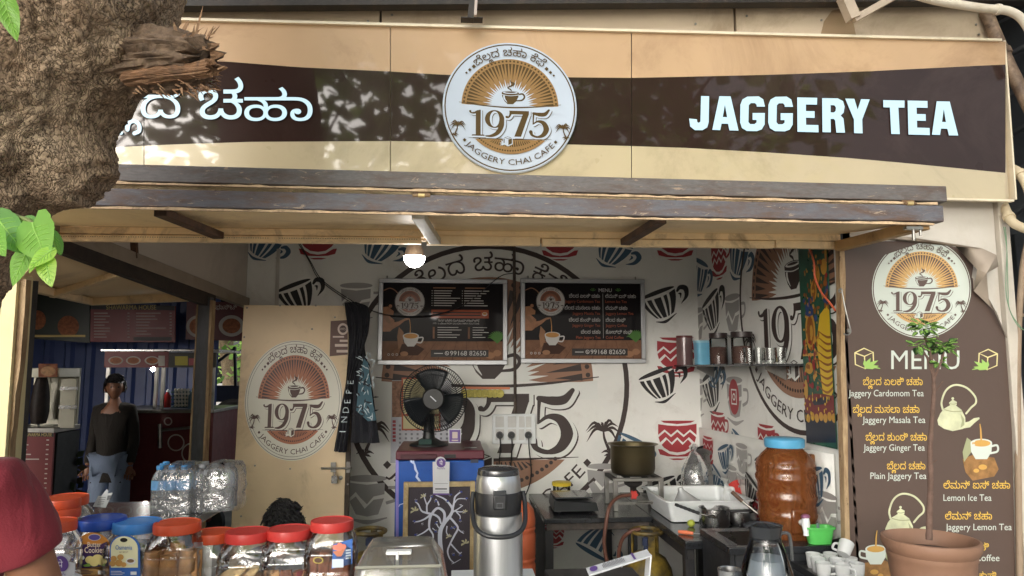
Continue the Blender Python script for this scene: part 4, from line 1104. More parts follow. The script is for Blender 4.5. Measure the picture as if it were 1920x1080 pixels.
b = MB(); b.box(P(394, 0, 8.6).x, P(401, 0, 8.6).x, 8.6, 8.7, 0, 3.4); b.build('bar', BLACKP, wf)
DKG = mat('dark green board', S(34, 42, 32), .4); RDB = mat('red menu board', S(128, 44, 48), .45, var=.08)
def board(label, quad, y, mats, name='menu_board', th=.03):
    t = thing(name, label, 'menu board', P(*quad[3], y)); b = MB()
    b.prism([P(*q, y) for q in quad], (0, th, 0)); b.build('panel', mats, t, smooth=False); return t
GOLD = flat('gold ink', S(214, 184, 110), .5); CRM = flat('cream ink', S(214, 200, 190), .6); FOOD = mat('food print', S(158, 92, 56), .6, var=.5, scale=30); PLATE = flat('plate print', S(190, 180, 172), .5); BKI = flat('board black', S(30, 24, 24), .5)
t = board('dark green poster board high on the wall of the next stall', [(43, 546), (168, 570), (168, 643), (43, 634)], 7.6, DKG)
pr = Print().ink(0).ell(70, -600, 16, 18).ell(128, -612, 20, 20); pr.ink(1).rect(52, -632, 160, -628); pr.build('food_picture', [FOOD, GOLD], lambda u, v, h: P(u, -v, 7.6 - h), t)
t = board('red menu board headed SHAWARMA HOUSE hanging in the next stall', [(170, 568), (328, 574), (327, 642), (169, 641)], 7.55, RDB)
pr = Print().ink(0).poly([(170, -568), (328, -573.5), (328, -582), (170, -580)]).rect(250, -639, 322, -632); pr.ink(1).text('SHAWARMA HOUSE', 246, -580.5, 12, .02, width=94, align='c')
pr.ink(2)
for k in range(9):
    y_ = -588 - k * 5.6
    w_ = (26, 30, 22, 28, 20, 30, 30, 22, 24)[k]; pr.rect(176, y_, 176 + w_, y_ + 1.5); pr.rect(239, y_, 243, y_ + 1.5)
    if k < 8: pr.rect(255, y_, 255 + (46, 36, 40, 26, 24, 56, 20, 28)[k], y_ + 1.5); pr.rect(318, y_, 322, y_ + 1.5)
pr.build('lettering', [BKI, GOLD, CRM], lambda u, v, h: P(u, -v, 7.55 - h), t)
t = board('dark red board with plates of food beside the corner post', [(350, 566), (462, 566), (462, 640), (348, 636)], 7.5, mat('maroon board', S(98, 36, 42), .45))
pr = Print().ink(0).ell(373, -612, 24, 21).ell(434, -611, 24, 20); pr.ink(1).ell(373, -612, 18, 16).ell(434, -611, 17, 14); pr.ink(2).text('ಫಾಸ್ಟ್', 404, -580, 12, .02)
pr.build('food_picture', [PLATE, FOOD, CRM], lambda u, v, h: P(u, -v, 7.5 - h), t)
# food cart
YT = 6.95
fc = thing('food_cart', 'steel food cart with red fascia and lit lamp in the next stall', 'food cart', (P(300, 800, YT).x, YT, 0))
xa, xm, xb = P(194, 700, YT).x, P(314, 700, YT).x, P(404, 700, YT).x
zt, zf, zc = P(300, 659, YT).z, P(300, 689, YT).z, P(300, 768, YT).z
b = MB(); b.box(xa - .03, xb + .03, YT - .02, YT + .8, zt, zt + .02); b.build('top_shelf', STEEL, fc, bevel=.003)
b = MB(); b.box(xa, xm, YT, YT + .02, zf, zt); fa = b.build('fascia', RDB, fc)
pr = Print().ink(0)
for x in (217, 250, 285): pr.ell(x, -676, 14, 8)
pr.rect(297, -686, 309, -667); pr.ink(1)
for x in (217, 250, 285): pr.ell(x, -676, 11, 6)
pr.build('food_picture', [PLATE, FOOD], lambda u, v, h: P(u, -v, YT - h), fa)
b = MB(); b.box(xm + .006, xb, YT, YT + .02, zf, zt - .01); fb_ = b.build('fascia', mat('dark fascia', S(60, 56, 50), .5), fc)
pr = Print().ink(0).rect(328, -685, 352, -668); pr.ink(1).rect(354, -685, 372, -672); pr.build('food_picture', [flat('yellow ink', S(190, 176, 60)), flat('pink ink', S(170, 80, 90))], lambda u, v, h: P(u, -v, YT - h), fb_)
for px in (200, 291, 304, 398):
    b = MB(); x = P(px, 700, YT).x; b.box(x - .014, x + .014, YT + .02, YT + .05, zc, zf); b.build('post', STEEL2, fc)
b = MB(); b.box(xa, xb + .02, YT - .05, YT + .8, zc - .03, zc); b.build('worktop', STEEL2, fc, bevel=.003)
b = MB(); b.box(xa + .03, xb, YT, YT + .75, .25, zc - .03); bd = b.build('body', mat('cart red', S(104, 40, 42), .5, dirt=S(50, 34, 34)), fc)
pr = Print().ink(0)
for x, y, r in ((330, -830, 16), (360, -850, 20), (315, -790, 8), (385, -790, 8)): pr.ell(x, y, r); pr.ell(x, y, r - 2.5, sign=-1)
pr.build('food_picture', [PLATE], lambda u, v, h: P(u, -v, YT - h), bd)
b = MB(); b.tube([P(300, 807, YT - .06), P(384, 799, YT - .06)], .014, 8); b.tube([P(300, 795, YT - .06), P(300, 840, YT - .06)], .02, 8); b.build('rail', STEEL2, fc)
b = MB(); b.ell(P(288, 692, YT + .06), .026, .026, .022); b.build('lamp', glow('cart lamp', (1, .98, .92, 1), 75), fc)
for sx in (.1, .9):
    b = MB(); x = xa + (xb - xa) * sx; b.lathe([(.06, -.03), (.2, -.03), (.22, 0), (.2, .03), (.06, .03)], (x, YT + .1, .22), 24, M=Matrix.Rotation(R(90), 3, 'X')); b.build('wheel', BLK, fc)
# eggs in trays, bottles on the cart
et = thing('egg_tray', 'stack of egg trays on the food cart worktop', 'egg tray', P(340, 765, YT + .1))
b = MB(); EGT = mat('egg tray pulp', S(70, 100, 100), .9)
for k in range(5):
    y_ = 763 - k * 7; b.beam(P(325, y_, YT + .1), P(356, y_, YT + .1), .12, .012)
b.build('tray', EGT, et)
EG = mat('egg shell', S(226, 220, 208), .5)
for k in range(5):
    for i in range(5):
        b = MB(); b.ell(P(329 + i * 6, 759.5 - k * 7, YT + .04), .014, .014, .017, 10, 7); b.build('egg', EG, et)
def simple_bottle(label, px, py, y, h, r, m, capm, name='bottle', cat='bottle'):
    c = P(px, py, y); t = thing(name, label, cat, c)
    b = MB(); b.lathe([(.001, 0), (r, 0), (r, h * .6), (r * .4, h * .78), (r * .38, h * .86)], c, 16); b.build('body', m, t)
    b = MB(); b.lathe([(r * .42, h * .84), (r * .42, h * .92), (r * .14, h), (.001, h)], c, 12); b.build('cap', capm, t); return t
simple_bottle('red sauce bottle with white tip on the food cart', 313, 764, YT + .1, .17, .035, mat('sauce red', S(170, 40, 36), .4), WHT)
simple_bottle('pale blue plastic bottle beside the egg trays', 361, 766, YT + .06, .2, .045, mat('pale blue plastic', S(120, 150, 170), .4), BLK)
simple_bottle('small clear bottle behind the corner post on the cart', 386, 765, YT + .06, .2, .04, mat('striped bottle', S(150, 160, 160), .3, var=.5, scale=40), BLK)
# shawarma grill
YG = 5.7
STG = mat('grill steel', S(206, 202, 184), .35, .15, var=.12, scale=5)
gr = thing('shawarma_grill', 'tall steel shawarma grill with dark meat cone inside', 'grill', P(75, 808, YG))
g0, g1, g2, g3 = P(22, 690, YG), P(112, 690, YG), P(22, 804, YG), P(136, 804, YG)
zt, zb = g0.z, g2.z; xl, xc, xr = g0.x, g1.x, g3.x
b = MB(); b.box(xl, xc, YG + .3, YG + .32, zb, zt); b.build('back_panel', STG, gr)
b = MB()
for k in range(5):
    x = xl + .05 + k * (xc - xl - .1) / 4; b.box(x - .03, x + .03, YG + .27, YG + .295, zb + .05, zt - .06)
b.build('burner_panel', STG, gr, bevel=.004)
b = MB(); b.box(xl, xc, YG, YG + .32, zt - .07, zt); b.build('hood', STG, gr, bevel=.004)
b = MB(); b.box(xl - .03, xc + .02, YG - .05, YG + .32, zb - .03, zb + .01); b.build('drip_tray', STEEL2, gr, bevel=.004)
b = MB(); c = P(72, 800, YG + .12); b.lathe([(.001, 0), (.05, .01), (.066, .1), (.062, .2), (.05, .3), (.03, .38), (.001, .4)], (c.x, YG + .12, zb + .02), 20); b.build('meat_cone', mat('dark meat', S(38, 26, 22), .6, var=.4, scale=30, bump=.5), gr)
b = MB(); b.tube([(c.x, YG + .12, zb), (c.x, YG + .12, zt)], .008, 8); b.build('spit', STEEL, gr)
for xs in ((xc + .005, xr), (xl - .02, xl)):
    b = MB(); b.box(xs[0], xs[1], YG + .02, YG + .035, zb, zt - .08); wg = b.build('side_wing', STG, gr, bevel=.003)
    for k in (.35, .66):
        b = MB(); z = zb + (zt - zb) * k; b.box(xs[0] + .006, xs[1] + .012, YG, YG + .018, z - .012, z + .012); b.build('cross_bar', STEEL, wg)
pr = Print().ink(0).rect(72, -707, 108, -682); pr.ink(1).ell(90, -696, 14, 9); pr.build('food_picture', [FOOD, mat('bun print', S(190, 140, 90), .5, var=.3, scale=40)], lambda u, v, h: P(u, -v, YG - .004 - h), gr)
cart = thing('grill_cart', 'dark cart carrying the shawarma grill', 'cart', (xl + .3, YG, 0))
b = MB(); b.box(xl - .05, xc + .03, YG - .02, YG + .3, .12, zb - .035); b.build('body', mat('cart dark', S(44, 46, 48), .6, var=.3), cart)
for sx in (xl + .08, xc - .08):
    b = MB(); b.lathe([(.04, -.03), (.12, -.03), (.13, 0), (.12, .03), (.04, .03)], (sx, YG + .03, .13), 20, M=Matrix.Rotation(R(90), 3, 'X')); b.build('wheel', BLK, cart)
t = board('red price list board headed SHAWARMA HOUSE below the grill', [(37, 810), (101, 812), (94, 935), (26, 930)], YG - .07, RDB, th=.02)
pr = Print().ink(0).poly([(37, -810), (101, -812), (100.5, -819), (36.5, -818)]); pr.ink(1).text('SHAWARMA HOUSE', 69, -818, 9, .02, width=56, align='c'); pr.ink(2)
for k in range(11):
    y_ = -826 - k * 9; pr.rect(40 - k * .7, y_, 40 - k * .7 + (8, 14, 12, 20, 36, 8, 16, 12, 20, 14, 18)[k], y_ + 2); pr.rect(87 - k * .5, y_, 92 - k * .5, y_ + 2)
pr.build('lettering', [BKI, GOLD, CRM], lambda u, v, h: P(u, -v, YG - .071 - h), t)
# clutter further back
bs = thing('basin', 'large grey metal basin leaning among clutter behind the stall', 'basin', P(428, 800, 8.3))
b = MB(); b.lathe([(.001, 0), (.12, 0), (.2, .12), (.225, .125), (.225, .135), (.19, .13), (.11, .012), (.001, .012)], P(436, 792, 8.3), 28, M=Matrix.Rotation(R(60), 3, 'X') @ Matrix.Rotation(R(20), 3, 'Y')); b.build('bowl', STEEL2, bs)
pp = thing('metal_pipe', 'grey metal pipe leaning against the dark post behind the stall', 'pipe', P(408, 800, 8.2))
b = MB(); b.tube([P(398, 765, 8.2), P(420, 808, 8.2), P(430, 900, 8.2)], .035, 12); b.build('tube', STEEL2, pp)
hp = MB(); r2 = random.Random(5)
for k in range(26): hp.ell(P(r2.uniform(398, 470), r2.uniform(815, 930), r2.uniform(7.9, 8.4)), r2.uniform(.05, .14), .1, r2.uniform(.03, .08), 8, 6, M=Matrix.Rotation(r2.uniform(0, 3), 3, 'Y'))
hp.build('rubble', mat('dark rubbish', S(70, 70, 74), .7, var=.6, scale=20), kind='stuff')
hp = MB()
for k in range(60):
    c = P(r2.uniform(104, 150), r2.uniform(850, 970), r2.uniform(5.9, 6.2)); d = V((r2.uniform(-1, 1), r2.uniform(-.4, .4), r2.uniform(-.2, 1))) * .09; sd_ = d.cross(V((0, 1, 0))) * .35
    hp.add([c, c + d * .5 + sd_, c + d, c + d * .5 - sd_], [(0, 1, 2, 3)], k % 3)
hp.build('undergrowth', [mat('dark leaf', S(48, 60, 36), .6), mat('darker leaf', S(34, 44, 28), .6), mat('dry leaf', S(74, 66, 40), .6)], kind='stuff', smooth=False)
# ------------------------------------------------------------------ tree in front, left
def bark():
    n = NT('bark')
    v = n.vec((1, 1, .62), (0, R(18), 0))
    vo = n.new('ShaderNodeTexVoronoi', feature='DISTANCE_TO_EDGE'); vo.inputs['Scale'].default_value = 64
    wv = n.new('ShaderNodeMix', data_type='RGBA', blend_type='LINEAR_LIGHT'); wv.inputs[0].default_value = .09
    nn = n.new('ShaderNodeTexNoise'); nn.inputs['Scale'].default_value = 14; nn.inputs['Detail'].default_value = 6
    n.link(v, nn.inputs[0]); n.link(v, wv.inputs[6]); n.link(nn.outputs['Color'], wv.inputs[7]); n.link(wv.outputs[2], vo.inputs['Vector'])
    ck = n.ramp(vo.outputs['Distance'], [(0.0, 0.0), (.05, .7), (.22, 1.0)])
    cr = n.mix(n.ramp(n.noise(7, 5, .7, v), [(.3, .45), (.6, 1.0)]), (1, 1, 1, 1), ck)
    c = n.mix(n.ramp(n.noise(3, 8, .72, v), [(.34, 0.), (.66, 1.)]), S(130, 104, 82), S(194, 172, 146))
    c = n.mix(n.ramp(n.noise(2.2, 5, .6), [(.55, 0.), (.7, .6)]), c, S(92, 96, 84))
    c = n.mix(n.ramp(n.noise(60, 4, .7), [(.3, 0.), (.8, .5)]), c, S(74, 58, 48))
    n.color(n.mix(cr, S(34, 26, 22), c)); n.set(rough=.9, spec=.2)
    ad = n.mix(.45, cr, n.noise(22, 8, .75, v))
    n.bump(ad, .85, .012)
    return n.m
BARK = bark()
tree = thing('tree', 'thick rough barked tree trunk leaning in front of the sign with a splintered stub', 'tree', (-1.95, 2.15, 0))
ctl = [((-640, 1700), 2.35, 250), ((-420, 1020), 2.3, 215), ((-290, 640), 2.2, 190), ((-190, 445), 2.1, 184), ((-58, 275), 2.02, 172), ((60, 105), 2.0, 184), ((122, 0), 2.0, 192), ((150, -140), 2.02, 190), ((170, -330), 2.1, 180), ((150, -620), 2.2, 170)]
def fine(pts):                                    # many rings where the camera sees the trunk, few elsewhere
    q = crom(pts, 64); return [p for i, p in enumerate(q) if 2 * 64 <= i <= 7 * 64 or i % 8 == 0]
pth = fine([P(x, y, d) for (x, y), d, _ in ctl]); rad_ = fine([(SZ(r, d), 0, 0) for _, d, r in ctl])
n = 300; rings = []; fa = None
lump = P(165, 338, 2.02); lump2 = P(250, 120, 1.95)
for i, p in enumerate(pth):
    t = (pth[min(i + 1, len(pth) - 1)] - pth[max(i - 1, 0)]).normalized()
    if fa is None: fa = frame(t)[1]
    fa = (fa - t * fa.dot(t)).normalized(); fb2 = t.cross(fa); ring = []
    for k in range(n):
        a = 2 * math.pi * k / n; d = fa * math.cos(a) + fb2 * math.sin(a); q = p + d * rad_[i].x
        h = .024 * noise.fractal(q * 4.0, 1.0, 2.0, 3) + .016 * noise.fractal(q * 15, 1.0, 2.0, 3) 
        u3 = q + noise.noise_vector(q * 9) * .03 + noise.noise_vector(q * 30) * .008; u3 = (u3 + t * (u3.dot(t) * -.6)) * 36
        dv = noise.voronoi(u3)[0]; ck_ = dv[1] - dv[0]; h -= .007 * max(0, 1 - ck_ / .22) * (.4 + .6 * max(0, min(1, .5 + noise.noise(q * 6)))); h += .003 * noise.noise(q * 60) + .004 * noise.noise(u3 * .9)
        dl = (q - lump).length; kn_ = math.exp(-(dl / .125) ** 4); h += .10 * kn_ + .006 * kn_ * math.sin(150 * dl + 4 * noise.noise(q * 12))
        dl = (q - lump2).length; h += .03 * math.exp(-(dl / .1) ** 2)
        ring.append(q + d * h)
    rings.append(ring)
b = MB(); b.loft(rings); b.build('trunk', BARK, tree, sharp=180)
# broken branch
SPL = mat('splintered wood', S(128, 96, 70), .85, var=.4, scale=26, dirt=S(74, 58, 48), damt=.9, bump=.8, bscale=80, bdist=.006)
r3 = random.Random(11)
a0, a1 = P(245, 114, 1.95), P(376, 106, 1.86); ax = (a1 - a0)
d, s_, u_ = frame(ax)
def torn(p0, ax, r0, r1, seed, jag):
    """a split piece of wood with long grooves and a ragged end"""
    d, s_, u_ = frame(ax); rings = []; sv = V((seed, 0, 0))
    for i in range(41):
        f_ = i / 40; ring = []
        for k in range(110):
            a = 2 * math.pi * k / 110; cs = V((math.cos(a), math.sin(a), 0))
            g = noise.fractal(cs * 3.5 + V((0, 0, f_ * .9)) + sv, 1, 2, 5); g2 = abs(noise.noise(cs * 13 + V((0, 0, f_ * 1.3)) + sv)); lm = noise.fractal(cs * 1.2 + V((0, 0, f_ * 2.4)) + sv, 1, 2, 4)
            rr = (r0 + (r1 - r0) * f_) * (1 + .22 * g - .2 * g2 + .25 * lm)
            e = (jag * noise.noise(cs * 3 + sv) + jag * .6 * noise.noise(cs * 9 + sv)) * f_ ** 2
            ring.append(p0 + ax * (f_ + e) + (s_ * cs.x + u_ * cs.y) * rr * (1 if i < 40 else .4))
        rings.append(ring)
    return rings
rings = torn(a0, ax, SZ(66, 1.9), SZ(42, 1.9), 3, .16)
b = MB(); b.loft(rings); br_ = b.build('broken_branch', [mat('torn bark', S(104, 86, 70), .9, var=.45, scale=30, dirt=S(60, 48, 42), damt=.8, bump=.8, bscale=50, bdist=.01)], tree, sharp=60)
b = MB()
def shard(p, d, ln, wd, mi=0):
    d = d.normalized(); sd_ = d.cross(V((r3.uniform(-1, 1), 1, r3.uniform(-1, 1)))).normalized(); nn = d.cross(sd_)
    k = r3.uniform(.3, .7)
    b.loft([[p + sd_ * wd + nn * wd * .4, p - sd_ * wd + nn * wd * .4, p - sd_ * wd * .8 - nn * wd * .4, p + sd_ * wd * .8 - nn * wd * .4],
            [p + d * ln * k + (sd_ * .7 + nn * .4) * wd, p + d * ln * k + (-sd_ * .7 + nn * .4) * wd, p + d * ln * k - (sd_ * .6 + nn * .4) * wd, p + d * ln * k + (sd_ * .6 - nn * .4) * wd],
            [p + d * ln + sd_ * wd * .1, p + d * ln - sd_ * wd * .1, p + d * ln - nn * wd * .1, p + d * ln + nn * wd * .1]], mi)
for k in range(230):                                       # split fibres on the broken end and along the underside
    t = r3.random(); px, py = (r3.uniform(330, 408), r3.uniform(62, 168)) if t < .75 else (r3.uniform(250, 400), r3.uniform(150, 178))
    dd = c_r * r3.uniform(.5, 1) + c_u * (r3.uniform(-.45, .45) + (.5 if py < 80 else -.35 if py > 150 else 0)) - c_f * r3.uniform(0, .35)
    shard(P(px, py, r3.uniform(1.83, 1.95)), dd, r3.uniform(.01, .036), r3.uniform(.0006, .0032), r3.randrange(2))
for px, py, dx, dy, ln, wd in ((366, 70, .25, 1, .085, .0035), (360, 78, .15, 1, .045, .005), (388, 74, .5, 1, .04, .005), (330, 62, -.2, 1, .03, .005), (345, 56, .4, .8, .028, .005), (402, 128, 1, .05, .035, .014), (396, 104, 1, .1, .035, .014), (392, 90, 1, .4, .03, .012), (366, 168, .3, -1, .03, .003), (376, 160, .8, -.4, .03, .006), (340, 165, .2, -1, .02, .004)):
    shard(P(px, py, 1.86), c_r * dx + c_u * dy, ln, wd, 1 if wd < .01 else 0)
b.build('splinter', [SPL, mat('pale splinter', S(140, 110, 84), .85, var=.3, scale=20, bump=.4)], br_, smooth=False)['kind'] = 'stuff'
b = MB(); q0, q1 = P(236, 146, 1.9), P(400, 128, 1.83); b.loft(torn(q0, q1 - q0, SZ(15, 1.9), SZ(15, 1.9), 9, .08)); b.build('split_wood', SPL, br_)
# leaves
def leafmat(name, c):
    n = NT(name); v = n.noise(9, 3)
    n.color(n.mix(n.ramp(v, [(.3, 0.), (.7, 1.)]), tuple(x * .82 for x in c[:3]) + (1,), c)); n.set(rough=.42)
    tl = n.new('ShaderNodeBsdfTranslucent'); tl.inputs[0].default_value = tuple(min(1, x * 1.5) for x in c[:3]) + (1,)
    mx = n.new('ShaderNodeMixShader'); mx.inputs[0].default_value = .4
    n.link(n.b.outputs[0], mx.inputs[1]); n.link(tl.outputs[0], mx.inputs[2]); n.link(mx.outputs[0], n.out.inputs[0])
    n.bump(n.noise(40, 3), .2, .002); return n.m
LF = [leafmat('leaf green', S(132, 186, 76)), leafmat('leaf light green', S(170, 212, 88)), leafmat('leaf mid green', S(112, 166, 82))]
def leaf(base, tip, wd, nrm, m, parent, droop=.15, fold=.18, heart=0.0, serr=.035, name='leaf'):
    base, tip, nrm = V(base), V(tip), V(nrm).normalized(); ax = tip - base; L = ax.length; ax = ax / L
    sd_ = ax.cross(nrm).normalized(); nn = sd_.cross(ax)
    N = 18; b = MB(); rows = []
    for i in range(N + 1):
        t = i / N; w_ = wd * (math.sin(math.pi * min(1, t ** .72)) ** .8 + heart * max(0, .25 - t) * 2) * (1 + serr * (i % 2))
        if i == N: w_ = 0.0004
        row = []
        for k in range(-4, 5):
            s = k / 4; lift = fold * abs(s) * w_ - .10 * w_ * s * s + .012 * math.sin(9 * t + 4 * s) * w_ / wd * L
            back_ = -heart * .22 * L * max(0, 1 - t * 5) * abs(s)
            row.append(base + ax * (t * L + back_ - .02 * abs(s) * L) + sd_ * s * w_ + nn * (lift - droop * L * t * t))
        rows.append(row)
    b.loft(rows, 0, (False, False), False)
    b2 = b.build(name, m, parent, sharp=180)
    v = MB(); v.tube([rows[i][4] + nn * .0006 for i in range(0, N, 2)], [.0016 * (1 - i / N) + .0003 for i in range(0, N, 2)], 5)
    for i in (3, 5, 7, 9, 11, 13):
        for q in (-1, 1): v.tube([rows[i][4] + nn * .0004, rows[min(N - 1, i + 2)][4 + 2 * q] + nn * .0006, rows[min(N - 1, i + 3)][4 + 3 * q] + nn * .0006], [.0008, .0006, .0003], 4)
    v.build('vein', leafmat('vein', S(176, 214, 120)) if 'vein' not in bpy.data.materials else bpy.data.materials['vein'], b2)
    return b2
toC = -c_f
YL = 1.25
for (bx_, by, tx, ty, w_, m_, dr, ht, yb, yt) in (
    (-10, 402, 40, 470, 28, 2, .1, .3, 1.3, 1.24), (62, 418, 78, 482, 36, 0, .12, .9, 1.26, 1.2), (98, 430, 100, 486, 20, 2, .3, .1, 1.27, 1.3), (60, 458, 16, 534, 26, 0, .1, .1, 1.3, 1.28),
    (104, 466, 50, 500, 16, 1, .1, 0, 1.22, 1.2), (84, 478, 92, 536, 18, 1, .12, 0, 1.22, 1.2), (-14, 430, 2, 476, 20, 0, .1, .4, 1.25, 1.2), (40, 412, 62, 436, 20, 2, .1, .2, 1.3, 1.28), (74, 484, 52, 510, 9, 1, .1, 0, 1.22, 1.2)):
    leaf(P(bx_, by, yb), P(tx, ty, yt), SZ(w_, yb), toC + c_u * .5 + c_r * rnd.uniform(-.3, .3), LF[m_], tree, dr, .18, ht)
leaf(P(2, -20, 1.2), P(31, 76, 1.2), SZ(19, 1.2), toC + c_r * .4, LF[0], tree, .05, .2)
b = MB(); b.tube(crom([P(-80, 380, 1.85), P(-30, 395, 1.45), P(20, 405, 1.32), P(60, 418, 1.27), P(84, 470, 1.24)], 5), [.006] * 12 + [.004] * 9, 7); b.build('twig', mat('twig', S(110, 120, 70), .7), tree)

# ------------------------------------------------------------------ right edge: dark side shed, pipes
DKS = mat('dark corrugated sheet', S(74, 78, 88), .55, var=.2, scale=2.5, dirt=S(48, 46, 48), damt=.6)
b = MB(); prof = []; y = 3.1
while y < 8: prof += [(y, 0), (y + .1, 0), (y + .13, .03), (y + .18, .03), (y + .21, 0)]; y += .21
xs = P(1915, 300, 3.9).x + .25
b.loft([[V((xs + h, a, 0)) for a, h in prof], [V((xs + h - .05, a, 3.6)) for a, h in prof]], caps=(False, False), close=False)
b.build('shed_wall', DKS, smooth=False, solid=.003, label='dark corrugated sheet wall at the right edge behind the pipes', cat='wall')
sl_ = thing('shed_roof', 'dark sloping roof sheets with battens at the upper right edge', 'roof', P(1900, 200, 3.8))
b = MB(); b.prism([P(1846, -20, 3.5), P(1990, -20, 3.1), P(2010, 420, 3.3), P(1893, 440, 3.9)], (0, .02, 0)); b.build('sheet', DKS, sl_)
for k in range(6):
    b = MB(); y_ = 20 + k * 72; b.beam(P(1850 + k * 8, y_ + 30, 3.5 + .06 * k), P(1990, y_ - 40, 3.08 + .03 * k), .03, .02); b.build('batten', mat('dark batten', S(92, 94, 100), .6), sl_)
PVC = mat('white pipe', S(216, 206, 190), .45, var=.05, dirt=S(170, 150, 120), damt=.5)
def pipe(label, pts, r, m, n_=8):
    t = thing('pipe', label, 'pipe', pts[0]); b = MB(); b.tube(crom(pts, n_), r, 12); b.build('tube', m, t)
    b = MB(); q = crom(pts, n_); i = len(q) // 2; d = (q[i + 1] - q[i]).normalized(); b.tube([q[i] - d * r * .5, q[i] + d * r * .5], r * 1.25, 12); b.build('coupling', m, t); return t
pipe('long white plastic pipe curving over the top corner of the sign', [P(1700, -14, 3.0), P(1760, 2, 3.0), P(1840, 15, 3.0), P(1895, 22, 3.0), P(1925, 48, 3.0), P(1950, 110, 3.0)], SZ(9, 3), PVC)
pipe('rusty brown steel pipe running down beside the sign end', [P(1848, 22, 3.2), P(1868, 70, 3.18), P(1895, 130, 3.15), P(1935, 210, 3.1)], SZ(13, 3.2), rusty('rusty pipe', S(150, 126, 104), S(80, 62, 50), .5, .6, 10))
pipe('dark thin pipe crossing behind the rusty one', [P(1868, 80, 3.3), P(1900, 150, 3.3), P(1925, 200, 3.3), P(1960, 300, 3.3)], SZ(8, 3.3), rusty('grey pipe', S(120, 118, 116), S(70, 62, 58), .5, .6, 10))
pipe('cream pipe bend emerging from behind the sign bottom', [P(1870, 305, 3.3), P(1893, 314, 3.2), P(1912, 326, 3.15), P(1930, 360, 3.1), P(1940, 420, 3.1)], SZ(9, 3.2), mat('cream pipe', S(206, 190, 160), .5, dirt=S(150, 130, 100)))
pipe('cream pipe curling below the sign end toward the edge', [P(1878, 372, 3.25), P(1886, 395, 3.18), P(1900, 418, 3.12), P(1930, 432, 3.06)], SZ(9, 3.2), mat('cream pipe', S(206, 190, 160), .5, dirt=S(150, 130, 100)))
pipe('pale wooden pole leaning at the lower right edge', [P(1930, 440, 3.2), P(1916, 520, 3.2), P(1908, 700, 3.2), P(1912, 1100, 3.2)], SZ(6, 3.2), mat('pale pole', S(150, 130, 110), .7, dirt=S(100, 80, 66)))
wr = thing('green_wire', 'thin green wires trailing down the pale post beside the banner', 'wire', P(1888, 500, 3.15))
for k in range(2):
    b = MB(); b.tube(crom([P(1885 - 3 * k, 425, 3.16), P(1888, 470, 3.17), P(1886 + 4 * k, 540, 3.17), P(1893, 580, 3.16), P(1908 + 3 * k, 610, 3.15), P(1925, 622, 3.1)], 6), .002, 5); b.build('strand', mat('green wire', S(104, 138, 108), .5), wr)

# ------------------------------------------------------------------ menu banner on the front wall
BAN = mat('brown flex banner', S(88, 72, 65), .42, var=.03, scale=2, bump=.1, bscale=5, bdist=.02)
BANB = mat('banner back', S(168, 154, 140), .6, var=.08, scale=6)
YBN = YF - .026
mb_ = thing('menu_banner', 'brown menu banner with round café emblem, its top right corner torn and folded', 'banner', P(1730, 800, YBN))
out = [(1579, 466), (1612, 459), (1660, 452), (1700, 452), (1760, 458), (1800, 464), (1828, 480), (1822, 520), (1845, 548), (1868, 585), (1888, 640), (1896, 760), (1900, 900), (1904, 1090), (1910, 1400), (1592, 1400), (1590, 1090), (1586, 900), (1580, 640)]
vs, fs = fill([([(x, -y) for x, y in out], 1)])
cells = Print().ink(0)
b = MB()
# a fine sheet with soft waves, cut to the outline
def bz(x, y): return YBN - .004 - .004 * math.sin(x * .02 + y * .004) * max(0, min(1, (x - 1826) / 50))
xs_ = [1576 + 8.5 * i for i in range(40)]; ys_ = [450 + 12 * i for i in range(80)]
def inside(x, y):
    c = False
    for (x0, y0), (x1, y1) in zip(out, out[1:] + out[:1]):
        if (y0 > y) != (y1 > y) and x < (x1 - x0) * (y - y0) / (y1 - y0) + x0: c = not c
    return c
pts2 = [V((x, -y)) for x in xs_ for y in ys_ if inside(x, y)] ; no = len(pts2); pts2 += [V((x, -y)) for x, y in out]
r_ = delaunay_2d_cdt(pts2, [(no + i, no + (i + 1) % len(out)) for i in range(len(out))], [], 0, 1e-4, False)
vv = [tuple(p) for p in r_[0]]; tt = [t for t in r_[2] if inside(sum(vv[i][0] for i in t) / 3, -sum(vv[i][1] for i in t) / 3)]
b.add([P(x, -y, bz(x, -y)) for x, y in vv], tt); b.build('sheet', BAN, mb_, sharp=180)
bmp = lambda u, v, h: P(u, -v, bz(u, -v) - h)
c = P(1728, 541, YBN - .006); er = SZ(93, YBN)
pr = Print()
DKB = flat('banner brown', S(98, 80, 74), .42); GLD = flat('banner gold', S(206, 166, 108), .42); BWH = flat('banner white', S(206, 214, 206), .42); BGR = flat('banner green', S(158, 196, 104), .42); BCR = flat('banner cream', S(228, 216, 158), .42); BYE = flat('banner yellow', S(230, 190, 84), .42); KET = mat('kettle print', S(204, 206, 172), .45, var=.18, scale=14); TEA = flat('tea print', S(206, 160, 84), .45); WOD = mat('wood print', S(150, 110, 66), .5, var=.3, scale=30); GREY_ = flat('shade print', S(160, 164, 128), .45)
EMB.build('emblem', [BWH, DKB, GLD], lambda u, v, h: P(1728 + u * 93, 541 - v * 93, bz(1728 + u * 93, 541 - v * 93) - h), mb_, tri=EMB_T, clip=[(.34, -1, .93), (-.35, -1, 1.06)], step=.00015)
M7 = [BWH, BYE, BGR, BCR, KET, TEA, WOD, GREY_, DKB]
pr = Print().ink(0)
pr.text('MENU', 1735, -692, 51, .035, width=128, align='c')
